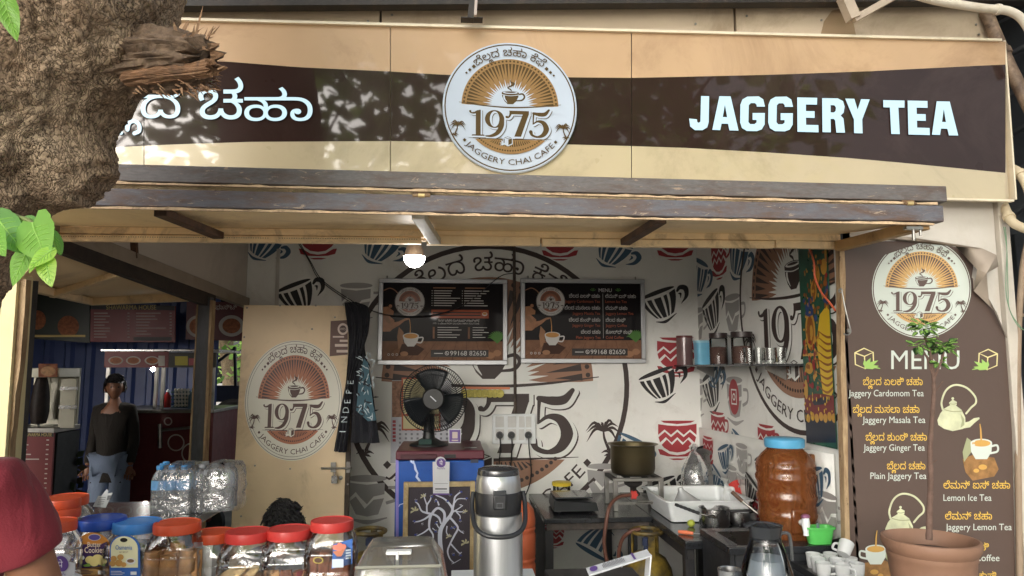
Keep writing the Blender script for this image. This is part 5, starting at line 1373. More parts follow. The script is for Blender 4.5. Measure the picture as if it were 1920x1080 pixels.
for t, x, y, al, w_ in (('Jaggery Cardomom Tea', 1732, 743, 'r', 141), ('Jaggery Masala Tea', 1735, 793, 'r', 118), ('Jaggery Ginger Tea', 1734, 845, 'r', 115), ('Plain Jaggery Tea', 1737, 898, 'r', 105), ('Lemon Ice Tea', 1769, 939, 'l', 90), ('Jaggery Lemon Tea', 1773, 994, 'l', 124), ('Jaggery Coffee', 1772, 1052, 'l', 102)):
    pr.text(t, x, -y, 17.5, .028, width=w_, align=al)
pr.ink(1)
for t, x, y, al, w_ in (('ಬೆಲದ ಏಲಕಿ ಚಹಾ', 1730, 722, 'r', 112), ('ಬೆಲದ ಮಸಲಾ ಚಹಾ', 1724, 774, 'r', 125), ('ಬೆಲದ ಶುಂಠಿ ಚಹಾ', 1738, 826, 'r', 115), ('ಬೆಲದ ಚಹಾ', 1735, 880, 'r', 72), ('ಲೆಮನ್ ಐಸ್ ಚಹಾ', 1769, 916, 'l', 125), ('ಲೆಮನ್ ಚಹಾ', 1772, 974, 'l', 88), ('ಬೆಲದ ಕಾಫಿ', 1772, 1032, 'l', 82), ('ಕೋಲ್ಡ್ ಕಾಫಿ', 1772, 1086, 'l', 96)):
    pr.text(t, x, -y, 19, .036, width=w_, align=al)
for x, y in ((1632, 722), (1612, 774), (1636, 826), (1676, 880)): sub_la(pr, lambda a, b, x=x, y=y: (x + a * 6, -(y + 4) + b * 5), 1.6)
def cubeline(cx, cy, s, mir):
    q = lambda pts: [(cx + a * s * mir, -(cy - b * s)) for a, b in pts]
    pr.ink(3)
    for seg in ([(-.9, .55), (0, 1), (.9, .6), (.05, .2), (-.9, .55)], [(-.9, .55), (-.85, -.6), (.1, -1), (.05, .2)], [(.1, -1), (.95, -.5), (.9, .6)]): pr.stroke(q(seg), s * .12, 1, True)
    pr.ink(2)
    for a, ln in ((100, 1.0), (70, 1.3), (38, 1.5), (10, 1.25)):
        c_, d_ = math.cos(R(a)), math.sin(R(a)); pr.stroke(q([(.2, -.95), (.2 + c_ * ln * .5, -.95 + d_ * ln * .45), (.2 + c_ * ln, -.9 + d_ * ln * .75)]), [s * .12, s * .42, s * .03], 5)
    pr.stroke(q([(.0, -.98), (.8, -.85), (1.6, -1.0)]), [s * .05, s * .22, s * .05], 5)
cubeline(1620, 672, 19, 1); cubeline(1853, 674, 19, -1)
def kettle(cx, cy, s, mir=1, cut=None):
    q = lambda pts: [(cx + a * s * mir, -(cy - b * s)) for a, b in pts]
    pr.ink(4)
    pr.poly(q([(-.55, .55), (-.25, .72), (.05, .72), (.35, .5), (.55, .1), (.56, -.25), (.45, -.5), (-.1, -.62), (-.55, -.5), (-.85, -.3), (-.9, -.05), (-.75, .3)]))
    pr.poly(q([(-.22, .7), (-.3, .86), (-.1, 1.02), (.12, .9), (.1, .72)])); pr.ell(cx + -.1 * s * mir, -(cy - 1.08 * s), .07 * s)
    pr.poly(q([(.4, -.2), (.75, -.12), (1.0, .05), (1.28, .1), (1.3, .02), (1.05, -.18), (.8, -.42), (.45, -.48)]))
    pr.stroke(q([(-.62, .5), (-.68, .9), (-.45, 1.5), (0, 1.78), (.6, 1.65), (1.05, 1.2), (1.1, .85), (.85, .6), (.6, .3)]), s * .1, 8, True)
    pr.ink(7); pr.stroke(q([(-.55, .5), (-.1, .4), (.4, .42)]), s * .05, 6); pr.stroke(q([(-.3, .82), (-.08, .78), (.1, .82)]), s * .04, 5); pr.poly(q([(.3, .3), (.5, .0), (.5, -.3), (.3, -.45), (.38, -.1)]))
def teacup(cx, cy, s, mir=1):
    q = lambda pts: [(cx + a * s * mir, -(cy - b * s)) for a, b in pts]
    pr.ink(6); pr.poly(q([(-1.3, -.7), (-.6, -.4), (.9, -.6), (1.2, -1.4), (.9, -1.9), (-.6, -2.2), (-1.1, -1.6)])); pr.ink(7); pr.poly(q([(-1.0, .8), (-.6, .5), (-.7, -.2), (-1.2, -.9), (-1.3, -.2)]))
    pr.ink(0); pr.poly(q([(-.75, .42), (.75, .42), (.7, -.2), (.4, -.7), (-.4, -.7), (-.7, -.2)])); pr.ell(cx, -(cy - .42 * s), .75 * s, .3 * s)
    pr.stroke(q([(.7, .2), (1.1, .25), (1.12, -.15), (.6, -.3)]), .14 * s, 5); pr.ink(5); pr.ell(cx, -(cy - .4 * s), .64 * s, .23 * s); pr.stroke(q([(.0, .42), (-.04, 1.3), (-.1, 1.75)]), [.14 * s, .1 * s, .05 * s], 4)
    pr.ink(6); pr.ell(cx + .0 * s, -(cy + 1.3 * s), .5 * s, .3 * s); pr.ink(5); pr.ell(cx + .1 * s * mir, -(cy + 1.25 * s), .3 * s, .18 * s); pr.ell(cx - .35 * s * mir, -(cy + 1.5 * s), .2 * s, .14 * s)
kettle(1790, 786, 36, 1); teacup(1840, 842, 27, 1); kettle(1692, 990, 36, 1); teacup(1642, 1040, 26, -1)
pr.build('lettering', M7, bmp, mb_, step=.00015)
# folded corner
b = MB(); fl = [P(1792, 462, YBN - .02), P(1842, 466, YBN - .05), P(1868, 478, YBN - .08), P(1872, 500, YBN - .07), P(1850, 512, YBN - .09), P(1832, 505, YBN - .06)]
b.add(fl + [P(1826, 545, YBN - .03), P(1854, 560, YBN - .04), P(1890, 640, YBN - .012), P(1868, 586, YBN - .02), P(1824, 520, YBN - .015), P(1640, 448, YBN - .03), P(1700, 444, YBN - .04), P(1755, 452, YBN - .05)],
      [(0, 1, 5), (1, 2, 5), (2, 3, 4), (2, 4, 5), (5, 4, 6), (4, 7, 6), (6, 7, 9), (7, 8, 9), (6, 9, 10), (11, 12, 0), (12, 13, 0), (13, 1, 0)])
b.build('folded_corner', BANB, mb_, solid=.002, sharp=25)

# ------------------------------------------------------------------ potted tree by the banner
YP = 2.5
pt = thing('flower_pot', 'brown clay coloured plastic pot with ringed rim by the banner', 'plant pot', P(1744, 1200, YP))
c = P(1744, 1010, YP); Rm = SZ(86, YP); zb = c.z - .30
POT = mat('terracotta pot', S(140, 106, 86), .6, var=.14, scale=6, dirt=S(96, 74, 62), damt=.6, bump=.15, bscale=50)
b = MB(); b.lathe([(.001, 0), (Rm * .68, 0), (Rm * .74, .08), (Rm * .86, .2), (Rm * .88, .235), (Rm * .9, .24), (Rm * .9, .255), (Rm * .93, .26), (Rm * .98, .275), (Rm, .29), (Rm * .985, .302), (Rm * .93, .304), (Rm * .86, .29), (Rm * .84, .25), (.001, .245)], (c.x, YP, zb), 48); b.build('pot', POT, pt)
b = MB(); b.lathe([(.001, .262), (Rm * .5, .258), (Rm * .855, .25)], (c.x, YP, zb), 32); b.build('soil', mat('dark soil', S(76, 58, 46), .95, var=.4, scale=40, bump=.8), pt)
b = MB(); b.box(c.x - .22, c.x + .22, YP - .2, YP + .2, 0, zb); b.build('plinth', concrete('plinth render', S(170, 164, 152), 6), smooth=False, bevel=.01, label='low rendered plinth carrying the clay coloured pot', cat='plinth')
pl = thing('plant', 'small tree sapling with bare stem and dark glossy leaves in the pot', 'plant', (c.x, YP, zb + .25))
sp = [P(x, y, YP) for x, y in ((1742, 1012), (1743, 960), (1745, 900), (1744, 840), (1748, 780), (1751, 730), (1749, 690), (1742, 655), (1734, 630))]
b = MB(); q = crom(sp, 6); b.tube(q, [.0118 - .0072 * i / (len(q) - 1) + .0012 * math.sin(i * 2.3) for i in range(len(q))], 10); b.build('stem', mat('sapling bark', S(104, 82, 72), .85, var=.25, scale=30, bump=.5), pl)
b = MB(); b.tube(crom([P(1750, 712, YP), P(1762, 685, YP - .02), P(1770, 660, YP - .02)], 4), [.005, .005, .004, .004, .004, .004, .003, .003, .003], 7); b.tube(crom([P(1753, 735, YP), P(1768, 715, YP)], 3), .002, 5); b.tube([P(1747, 870, YP), P(1756, 862, YP)], .002, 5); b.tube([P(1748, 700, YP), P(1738, 670, YP), P(1726, 650, YP)], .0035, 6); b.build('branch', mat('sapling bark', S(104, 82, 72)), pl)
GL = [leafmat('glossy dark leaf', S(52, 84, 52)), leafmat('glossy mid leaf', S(72, 104, 64)), leafmat('glossy light leaf', S(92, 122, 76))]
r5 = random.Random(21)
for cx_, cy_, n_, sp_ in ((1735, 616, 46, 30), (1742, 640, 16, 26), (1768, 652, 40, 27), (1720, 650, 12, 16), (1760, 680, 8, 14)):
    cc = P(cx_, cy_, YP)
    for k in range(n_):
        a = r5.uniform(0, 6.283); e = r5.uniform(-.5, .8); d = V((math.cos(a) * math.cos(e), math.sin(a) * math.cos(e) * .8, math.sin(e)))
        p = cc + d * SZ(sp_, YP) * r5.uniform(.15, .7); ln = r5.uniform(.022, .038)
        leaf(p, p + (d + V((0, 0, -.25))).normalized() * ln, ln * .34, V((r5.uniform(-.4, .4), -.5, .9)), GL[r5.choice((0, 0, 1, 1, 2))], pl, .12, .25, 0, 0)

# ------------------------------------------------------------------ greenery: beyond the stall, and across the street behind the camera (seen in reflections)
FOL = [leafmat('foliage light', S(186, 220, 120)), leafmat('foliage mid', S(150, 192, 92)), leafmat('foliage dark', S(96, 136, 62))]
def street_tree(label, x, y, h, r, seed, n=900, sz=.16):
    t = thing('tree', label, 'tree', (x, y, 0), 'trees around the stall'); r6 = random.Random(seed)
    b = MB(); b.tube(crom([(x, y, 0), (x + .1, y, h * .3), (x - .1, y + .1, h * .55), (x, y, h * .8)], 5), [.2 - .15 * i / 15 for i in range(16)], 10)
    for k in range(7):
        a = k * .9 + r6.random(); z = h * (.4 + .06 * k); b.tube(crom([(x, y, z), (x + math.cos(a) * r * .4, y + math.sin(a) * r * .4, z + h * .1), (x + math.cos(a) * r * .8, y + math.sin(a) * r * .8, z + h * .16)], 3), [.07, .06, .05, .04, .035, .03, .02], 6)
    b.build('trunk', BARK, t)
    b = MB(); cl = [(x + r6.uniform(-r, r) * .7, y + r6.uniform(-r, r) * .7, h * r6.uniform(.42, .95), r6.uniform(.3, .55) * r) for _ in range(14)]
    for k in range(n):
        cx_, cy_, cz_, cr_ = r6.choice(cl); d = V((r6.gauss(0, 1), r6.gauss(0, 1), r6.gauss(0, .8))).normalized() * cr_ * r6.random() ** .4
        p = V((cx_, cy_, cz_)) + d; a, e = r6.uniform(0, 6.28), r6.uniform(-.9, .5); ax = V((math.cos(a) * math.cos(e), math.sin(a) * math.cos(e), math.sin(e))) * sz * r6.uniform(.7, 1.3)
        s_ = ax.cross(V((r6.uniform(-1, 1), r6.uniform(-1, 1), 1))).normalized() * sz * .35
        b.add([p, p + ax * .5 + s_, p + ax, p + ax * .5 - s_], [(0, 1, 2, 3)], r6.choice((0, 0, 1, 1, 2)))
    b.build('crown', FOL, t, smooth=False)
bx_ = P(425, 690, 13).x
street_tree('bright leafy tree seen through the opening behind the next stall', bx_, 13.0, 4.2, 2.2, 1, 2600, .14)
street_tree('second bright tree further back behind the block wall', bx_ - 1.5, 16.0, 5.5, 3.0, 2, 2000, .2)
for k, (x, y, h) in enumerate(((-8.2, -9.0, 11.6), (-3.6, -10.0, 11.2), (.9, -9.5, 11.8), (5.6, -9.8, 11.2))):
    street_tree('tall leafy street tree across the road, %s' % ('far end of the row', 'second of the row', 'third of the row', 'near end of the row')[k], x, y, h, 3.3, 30 + k, 1500, .55)
# ------------------------------------------------------------------ things on the kiosk walls
ALU = mat('aluminium frame', S(176, 178, 182), .35, .7, var=.05)
BOARDK = flat('board print black', S(26, 23, 26), .5, spec=.1, coat=.1)
def lightbox(label, x0, y0, x1, y1, kind):
    yb = YB - .035; t = thing('menu_board', label, 'menu board', P((x0 + x1) / 2, y1, yb))
    a, c = P(x0, y0, yb), P(x1, y1, yb); L, Rr, T, B = a.x, c.x, a.z, c.z; fw = .032
    b = MB()
    for q in ((L, Rr, T - fw, T), (L, Rr, B, B + fw), (L, L + fw, B + fw + .0005, T - fw - .0005), (Rr - fw, Rr, B + fw + .0005, T - fw - .0005)):
        b = MB(); b.box(q[0], q[1], yb - .012, yb + .03, q[2], q[3]); b.build('frame', ALU, t, bevel=.003)
    b = MB(); b.box(L + fw, Rr - fw, yb, yb + .02, B + fw, T - fw); pn = b.build('panel', BOARDK, t, smooth=False)
    b = MB()
    for fx in (.06, .93): b.tube([(L + (Rr - L) * fx, yb, T), (L + (Rr - L) * fx, yb + .01, T + .02)], .005, 6)
    b.build('hook', STEEL2, t)
    W, H = Rr - L - 2 * fw, T - B - 2 * fw                       # print: u 0..150, v 0..100 roughly
    k = W / 150.0; vh = H / k
    pr = Print(); I = dict(w=0, wd=1, or_=2, bk=3, ket=4, tea=5, gr=6, tan=7, bl=8, dk=9)
    pr.ink(1).rect(0, 0, 150, vh * .245)
    pr.ink(9)
    for i in range(9): pr.poly([(i * 18 - 4, 0), (i * 18 - 3.4, 0), (30 + i * 12.4, vh * .245), (29.8 + i * 12.4, vh * .245)])
    q = lambda cx, cy, s, pts: [(cx + m_ * s, cy + n_ * s) for m_, n_ in pts]
    cx, cy, s = 3, vh * .5, 15                                   # copper kettle half in frame
    pr.ink(4); pr.poly([(max(0, x), y) for x, y in q(cx, cy, s, [(-.3, .5), (.3, .5), (.75, .1), (.8, -.5), (.4, -.85), (-.3, -.85)])]); pr.poly([(max(0, x), y) for x, y in q(cx, cy + 11, s, [(-.3, .45), (.2, .5), (.7, .1), (.65, -.2), (-.3, -.3)])])
    pr.poly(q(cx, cy, s, [(.6, -.1), (1.1, .0), (1.6, .25), (2.0, .28), (2.0, .18), (1.6, .05), (1.2, -.3), (.7, -.6)])); pr.ell(cx + 6, cy + 19, 2.2)
    pr.ink(7); pr.stroke([(0, vh * .9), (9, vh * .93), (18, vh * .86), (20, vh * .7)], 1.2, 6); pr.poly([(max(0, x), y) for x, y in q(cx, cy, s, [(-.2, .3), (.2, .4), (.5, -.1), (.3, -.2)])])
    pr.ink(5); pr.stroke([(33, vh * .53), (34, vh * .44), (34, vh * .34)], 1.0, 4)
    pr.ink(7).poly([(20, vh * .43), (26, vh * .36), (25, vh * .2), (20, vh * .14), (18, vh * .3)])
    pr.ink(9).poly([(20, 6), (44, 6), (52, 14), (40, 20), (24, 20)])
    pr.ink(0); cx, cy = 35, vh * .27; pr.poly([(cx - 10, cy + 4), (cx + 10, cy + 4), (cx + 8, cy - 4), (cx + 4, cy - 9), (cx - 4, cy - 9), (cx - 8, cy - 4)]); pr.ell(cx, cy + 4, 10, 4); pr.stroke([(cx + 9, cy + 2), (cx + 15, cy + 2), (cx + 13, cy - 4), (cx + 8, cy - 4)], 1.6, 5)
    pr.ink(5).ell(cx, cy + 4, 8.6, 3.2)
    pr.ink(7).ell(27, 8, 5, 3).ell(134, 6, 6, 4).ell(143, 9, 5, 4)
    pr.ink(6)
    for a in range(20, 170, 13): pr.stroke([(143, vh * .22), (143 + 8 * math.cos(R(a)), vh * .27 + 10 * math.sin(R(a)) * .8), (143 + 13 * math.cos(R(a)), vh * .25 + 13 * math.sin(R(a)))], [.8, 2, .2], 3)
    pr.ink(3).rect(60, 4, 132, 13)
    pr.ink(0).text('99168 82650', 84, 6, 8.2, .012, width=45).ell(80, 8.8, 2.6).rect(64, 8, 75, 9)
    pr.ink(3).ell(80, 8.8, 1.9)
    pr.ink(0).stroke([(79.2, 9.8), (79.6, 8.6), (80.8, 8)], .8, 3, True)
    for x in (8, 13, 18): pr.ell(x, 7, 1.5); pr.ell(x, 7, 1.0, sign=-1)
    if kind == 'menu':
        pr.ink(0).text('MENU', 104, vh - 11, 6.6, .035, width=17, align='c')
        for t_, x, r_, al in (('ಬೆಲದ ಏಲಕಿ ಚಹಾ', 97, 0, 'r'), ('ಬೆಲದ ಮಸಾಲಾ ಚಹಾ', 97, 1, 'r'), ('ಬೆಲದ ಶುಂಠಿ ಚಹಾ', 97, 2, 'r'), ('ಬೆಲದ ಚಹಾ', 97, 3, 'r'), ('ಲೆಮನ್ ಐಸ್ ಚಹಾ', 104, 0, 'l'), ('ಲೆಮನ್ ಚಹಾ', 104, 1, 'l'), ('ಬೆಲದ ಕಾಫಿ', 104, 2, 'l'), ('ಕೋಲ್ಡ್ ಕಾಫಿ', 104, 3, 'l')):
            pr.text(t_, x, vh - 18.5 - r_ * 15.4, 6.4, .045, sx=.86, align=al)
        pr.rect(100.6, vh * .27, 101, vh - 13)
        pr.ink(2)
        for t_, x, r_, al in (('Jaggery Cardomom Tea', 97, 0, 'r'), ('Jaggery Masala Tea', 97, 1, 'r'), ('Jaggery Ginger Tea', 97, 2, 'r'), ('Plain Jaggery Tea', 97, 3, 'r'), ('Lemon Ice Tea', 104, 0, 'l'), ('Jaggery Lemon Tea', 104, 1, 'l'), ('Jaggery Coffee', 104, 2, 'l'), ('Cold Coffee', 104, 3, 'l')):
            pr.text(t_, x, vh - 25 - r_ * 15.4, 5.0, .03, sx=.94, align=al)
        pr.ink(6)
        for x in (88, 121):
            for a in (30, 70, 110, 150): pr.stroke([(x, vh - 10), (x + 4 * math.cos(R(a)), vh - 10 + 4 * math.sin(R(a)))], [.4, 1.2], 1)
    else:
        pr.ink(7).rect(62, vh - 6.5, 90, vh - 5).rect(102, vh - 6.5, 128, vh - 5)
        pr.ink(0); r7 = random.Random(8)
        for k_ in range(7):
            y_ = vh - 10 - k_ * 3.1
            for x, w_ in ((63, r7.uniform(20, 33)), (101, r7.uniform(18, 32))): pr.rect(x, y_, x + w_, y_ + 1.1); pr.ell(x - 2.3, y_ + .5, .6, n=8)
        pr.ink(2).rect(60, vh * .545, 132, vh * .655)
        pr.ink(0).text('1975 - ಗಲಗಲಿ ಇನ್ಫ್ರಾ ಸೊಲ್ಯೂಷನ್ ಬ್ರಾಂಡ್ ಆಗಿದೆ', 62, vh * .50, 4, .03, width=58).text('1975 - is a Brand FROM GALAGALI INFRA SOLUTIONS', 62, vh * .465, 3, .02, width=58)
        for k_ in range(5): pr.rect(68, vh * (.42 - .032 * k_), 68 + (26, 30, 18, 28, 24)[k_], vh * (.42 - .032 * k_) + .8); pr.rect(112, vh * (.42 - .032 * k_), 112 + (18, 14, 20, 12, 16)[k_], vh * (.42 - .032 * k_) + .8)
        pr.ink(1).rect(62, vh * .28, 64.5, vh * .43).rect(106, vh * .28, 108.5, vh * .43)
        pr.ink(3).rect(62, vh * .575, 122, vh * .59).rect(62, vh * .61, 122, vh * .625); pr.ink(0).ell(127, vh * .6, 3.4, 2.4); pr.ink(5).ell(127, vh * .605, 2.6, 1.4)
    g_ = lambda n_, c_: flat('board ' + n_, c_, .5, spec=.1, coat=.08)
    mats = [g_('white', S(206, 204, 202)), mat('board wood', S(126, 92, 72), .5, var=.25, scale=18, spec=.1, coat=.08), g_('orange', S(172, 92, 66)), g_('black', S(24, 22, 26)), mat('board copper', S(176, 128, 98), .5, var=.25, scale=16, spec=.1, coat=.08), g_('tea', S(196, 146, 88)), g_('green', S(84, 128, 66)), g_('tan', S(160, 120, 92)), g_('blue', S(80, 90, 120)), g_('dark', S(70, 48, 40))]
    pr.build('print', mats, lambda u, v, h: V((L + fw + u * k, yb - h, B + fw + v * k)), pn, step=.00012, base=.0006)
    EMB.build('emblem', [mats[0], flat('emblem ink', S(66, 48, 44), .3), flat('emblem tan', S(168, 104, 78), .3)], plane((L + fw + 33 * k, yb - .0034, B + fw + k * vh * .755), (1, 0, 0), (0, 0, 1), (0, -1, 0), 18.5 * k), pn, tri=EMB_T, step=.0001)
lightbox('framed dark notice board with orange strip left of the rusty wall joint', 711, 522, 951, 684, 'info')
lightbox('framed dark MENU board with two columns right of the rusty wall joint', 976, 522, 1211, 681, 'menu')
# loose cable across the wall
cb = thing('cable', 'thin black cable drooping from the ceiling across the notice board', 'cable', P(640, 520, YB - .08))
for k in range(2):
    b = MB(); b.tube(crom([P(557 + 3 * k, 452, YB - .05), P(580 + 2 * k, 490, YB - .05), P(600 + k * 4, 525, YB - .05), P(655, 565 - 4 * k, YB - .06), P(690, 580, YB - .08), P(740, 592, YB - .09), P(820, 590 - k, YB - .09), P(880, 565, YB - .09), P(935, 520, YB - .06), P(962, 512, YB - .03)], 6), .0035, 6); b.build('strand', BLK, cb)
# yellow door panel with sticker
YD = 4.85
dp = thing('door', 'cream yellow painted door leaf with round café sticker and sliding bolt', 'door', P(548, 1000, YD))
d0, d1 = P(457, 572, YD), P(655, 572, YD)
DOORM = mat('cream door paint', S(228, 204, 168), .5, var=.06, scale=3, dirt=S(150, 122, 88), damt=.6, bump=.12, bscale=30)
b = MB(); b.hexa([(d0.x - .03, YD, .01), (d1.x, YD, .01), (d1.x, YD + .035, .01), (d0.x - .03, YD + .035, .01), (d0.x, YD, d0.z), (d1.x, YD, d0.z), (d1.x, YD + .035, d0.z), (d0.x, YD + .035, d0.z)]); b.build('leaf', DOORM, dp, bevel=.002)
b = MB(); b.box(d1.x + .001, d1.x + .03, YD + .002, YD + .03, .01, d0.z - .006); b.build('edge_strip', rusty('door edge', S(84, 72, 60), S(50, 42, 36), .5, .7, 12), dp)
b = MB()
for px, py in ((463, 577), (525, 573), (592, 573), (458, 632), (478, 873), (544, 879), (652, 908), (444, 865), (436, 955), (452, 968), (628, 595), (585, 617)):
    b.lathe([(.001, .003), (.006, .002), (.0065, 0)], P(px, py, YD), 8, M=Matrix.Rotation(R(90), 3, 'X'))
b.build('nail', STEEL2, dp, kind='stuff')
ec = P(551, 750, YD - .002); er = SZ(108, YD); exs = SZ(87, YD) / er
DW = flat('sticker white', S(226, 224, 212), .4); DD = flat('sticker brown', S(82, 56, 52), .4); DT = flat('sticker copper', S(176, 112, 84), .4)
EMB_DOOR.build('emblem', [DW, DD, DT], plane(ec, (exs, 0, 0), (0, 0, 1), (0, -1, 0), er), dp, tri=EMB_DOOR_T, step=.00015)
pr = Print().ink(0).poly([(620, -602), (652, -600), (652, -665), (618, -668)]); pr.ink(1).ell(643, -617, 10, 11); pr.rect(624, -633, 645, -630).rect(637, -641, 652, -637).rect(628, -650, 652, -645).rect(631, -661, 652, -656); pr.ink(2).ell(643, -617, 6.5, 7); pr.ink(1).text('1975', 643, -619, 6, .02, width=10, align='c')
pr.build('small_poster', [flat('poster brown', S(104, 78, 72), .5), flat('poster pale', S(214, 196, 186), .5), flat('poster dark', S(80, 60, 58), .5)], lambda u, v, h: P(u, -v, YD - h), dp)
bo = MB(); bo.tube([P(602, 878, YD - .015), P(660, 878, YD - .015)], .007, 8); bo.obox(P(625, 876, YD - .006), (.016, 0, 0), (0, .006, 0), (0, 0, .03)); bo.obox(P(653, 876, YD - .006), (.012, 0, 0), (0, .006, 0), (0, 0, .035)); bol = bo.build('bolt', STEEL2, dp)
bo = MB(); bo.tube([P(627, 885, YD - .03), P(627, 893, YD - .03)], .01, 8); bo.obox(P(627, 899, YD - .03), (.018, 0, 0), (0, .009, 0), (0, 0, .024)); bo.build('padlock', STEEL, bol)
bo = MB(); bo.lathe([(.001, .004), (.012, .003), (.014, 0)], P(639, 896, YD), 14, M=Matrix.Rotation(R(90), 3, 'X')); bo.build('keyhole', STEEL2, dp)
# clothes hanging on the door corner
BLC = cloth('black knit', S(26, 27, 36), 14, .5)
cl = thing('jacket', 'black top with white print hanging over the right corner of the cream door', 'clothes', P(665, 850, YD - .05))
def drape(pts, th=.03, n=30, seed=0, y=YD - .05):
    b = MB(); L = crom([P(x, y_, y) for x, y_, _, _ in pts], 5); Rr = crom([P(x, y_, y) for _, _, x, y_ in pts], 5); rings = []
    for i, (a, c_) in enumerate(zip(L, Rr)):
        m_ = (a + c_) / 2; h = (c_ - a) / 2; ring = []
        for k in range(n):
            an = 2 * math.pi * k / n; q = m_ + h * math.cos(an); fold = .010 * math.sin(5 * math.cos(an) * 2 + seed + i * .12) + .006 * math.sin(i * .5 + 3 * math.cos(an))
            q = q + V((0, math.sin(an) * th + (fold if math.sin(an) < 0 else 0), 0)); ring.append(q)
        rings.append(ring)
    b.loft(rings); return b
drape([(646, 568, 668, 566), (650, 600, 692, 578), (655, 640, 692, 615), (652, 680, 686, 640), (648, 720, 668, 690), (640, 760, 660, 730), (634, 800, 655, 800), (626, 846, 650, 848)], .02, seed=1).build('sleeve', BLC, cl)
drape([(650, 569, 690, 576), (652, 610, 693, 605), (655, 650, 684, 648), (657, 690, 692, 690), (658, 740, 700, 740), (659, 790, 706, 790), (658, 830, 712, 830)], .03, seed=2, y=YD - .035).build('torso', BLC, cl)
pr = Print().ink(0)
r8 = random.Random(3)
pr.ink(1).poly([(682, -672), (690, -680), (700, -760), (706, -788), (690, -790), (668, -770), (672, -720)])
pr.ink(0)
for _ in range(46):
    x, y, a, l_ = r8.uniform(670, 702), -r8.uniform(668, 790), r8.uniform(0, 3.14), r8.uniform(5, 14)
    if x < 668 + (y + 790) * -.0 + 2: continue
    pr.stroke([(x, y), (x + math.cos(a) * l_ * .5, y + math.sin(a) * l_ * .5 + 1), (x + math.cos(a) * l_, y + math.sin(a) * l_)], [.4, 2.2, .3], 3)
pr.ink(2)
for _ in range(26):
    x, y, a, l_ = r8.uniform(672, 700), -r8.uniform(690, 785), r8.uniform(0, 3.14), r8.uniform(6, 16); pr.stroke([(x, y), (x + math.cos(a) * l_ * .5, y + math.sin(a) * l_ * .5), (x + math.cos(a) * l_, y + math.sin(a) * l_)], [.3, 3, .3], 3)
PW = flat('shirt print white', S(176, 190, 196), .7)
pr.build('print', [PW, flat('shirt print teal', S(58, 92, 106), .7), flat('shirt print dark', S(24, 26, 34), .7)], lambda u, v, h: P(u, -v, YD - .078 - h), cl)
pr = Print().ink(0)
for k, ch in enumerate('INDEPE'):
    y_ = -810 + k * 18; x_ = 636 + k * 3.0
    pr.text(ch, x_, y_, 17, .02, fn=lambda a, b, x_=x_, y_=y_: (x_ + 12 - (b - y_), y_ + (a - x_)))
pr.build('sleeve_print', [PW], lambda u, v, h: P(u, -v, YD - .076 - h), cl)
# papers and calendar behind the fan
cal = thing('calendar', 'paper calendar with red and white columns on the wall behind the fan', 'calendar', P(790, 820, YB - .006))
b = MB(); b.prism([P(735, 713, YB - .004), P(742, 713, YB - .004), P(846, 713, YB - .004), P(848, 866, YB - .004), P(732, 868, YB - .004)], (0, -.003, 0)); b.build('sheet', mat('calendar paper', S(196, 198, 206), .6), cal)
pr = Print().ink(0).rect(735, -782, 755, -714); pr.ink(1)
for k in range(6): pr.rect(736, -(793 + k * 7), 742, -(788 + k * 7))
pr.ink(2)
for k in range(6):
    for i in range(9): pr.rect(748 + i * 11, -(800 + k * 8), 752 + i * 11, -(796 + k * 8))
pr.ink(3).rect(753, -807, 826, -708); pr.ink(4).rect(756, -804, 823, -780).rect(756, -776, 823, -711)
pr.build('print', [mat('picture print', S(150, 112, 90), .6, var=.4, scale=40), flat('calendar red', S(160, 60, 70)), flat('calendar grey', S(130, 130, 140)), flat('calendar orange', S(180, 90, 60)), flat('calendar cream', S(206, 196, 150))], lambda u, v, h: P(u, -v, YB - .008 - h), cal)
# strip of garland
gd = thing('garland', 'orange strip with a row of pale yellow scalloped flowers on the wall', 'garland', P(915, 735, YB - .02))
b = MB(); b.beam(P(866, 727, YB - .02), P(956, 728, YB - .02), .01, .016); b.build('strip', mat('garland orange', S(214, 130, 90), .5), gd)
for k in range(8):
    b = MB(); b.lathe([(.001, -.006), (.025, -.004), (.03, 0), (.026, .004)], P(871 + k * 9.5, 738, YB - .03), 14, M=Matrix.Rotation(R(90), 3, 'X')); b.build('flower', mat('garland yellow', S(206, 196, 110), .6, var=.2, scale=60), gd)
# switch board with plugs
sw = thing('switch_board', 'white switchboard with sockets, switches and two black plugs', 'switchboard', P(963, 803, YB))
p0, p1 = P(923, 776, YB), P(1004, 831, YB)
b = MB(); b.box(p0.x, p1.x, YB - .03, YB - .001, p1.z, p0.z); b.build('plate', WHT, sw, bevel=.004)
for x in (937, 960, 978, 991):
    for y in (791, 815):
        b = MB(); c = P(x, y, YB - .032); w_ = .02 if x > 970 else .03; b.box(c.x - w_, c.x + w_, YB - .036, YB - .03, c.z - .038, c.z + .038); b.build('switch' if y < 800 or x > 970 else 'socket', mat('switch white', S(206, 206, 204), .4), sw, bevel=.003)
for x in (937, 959, 991):
    b = MB(); c = P(x, 816, YB - .05); b.lathe([(.001, -.02), (.02, -.02), (.026, 0), (.026, .014)], c, 14, M=Matrix.Rotation(R(-90), 3, 'X')); b.tube(crom([c + V((0, -.015, -.01)), P(x + 1, 840, YB - .05), P(x - 2 + (6 if x > 980 else 0), 900, YB - .05), P(x + (-20 if x > 980 else 4), 960, YB - .05)], 6), .0045, 6); b.build('plug', BLK, sw)
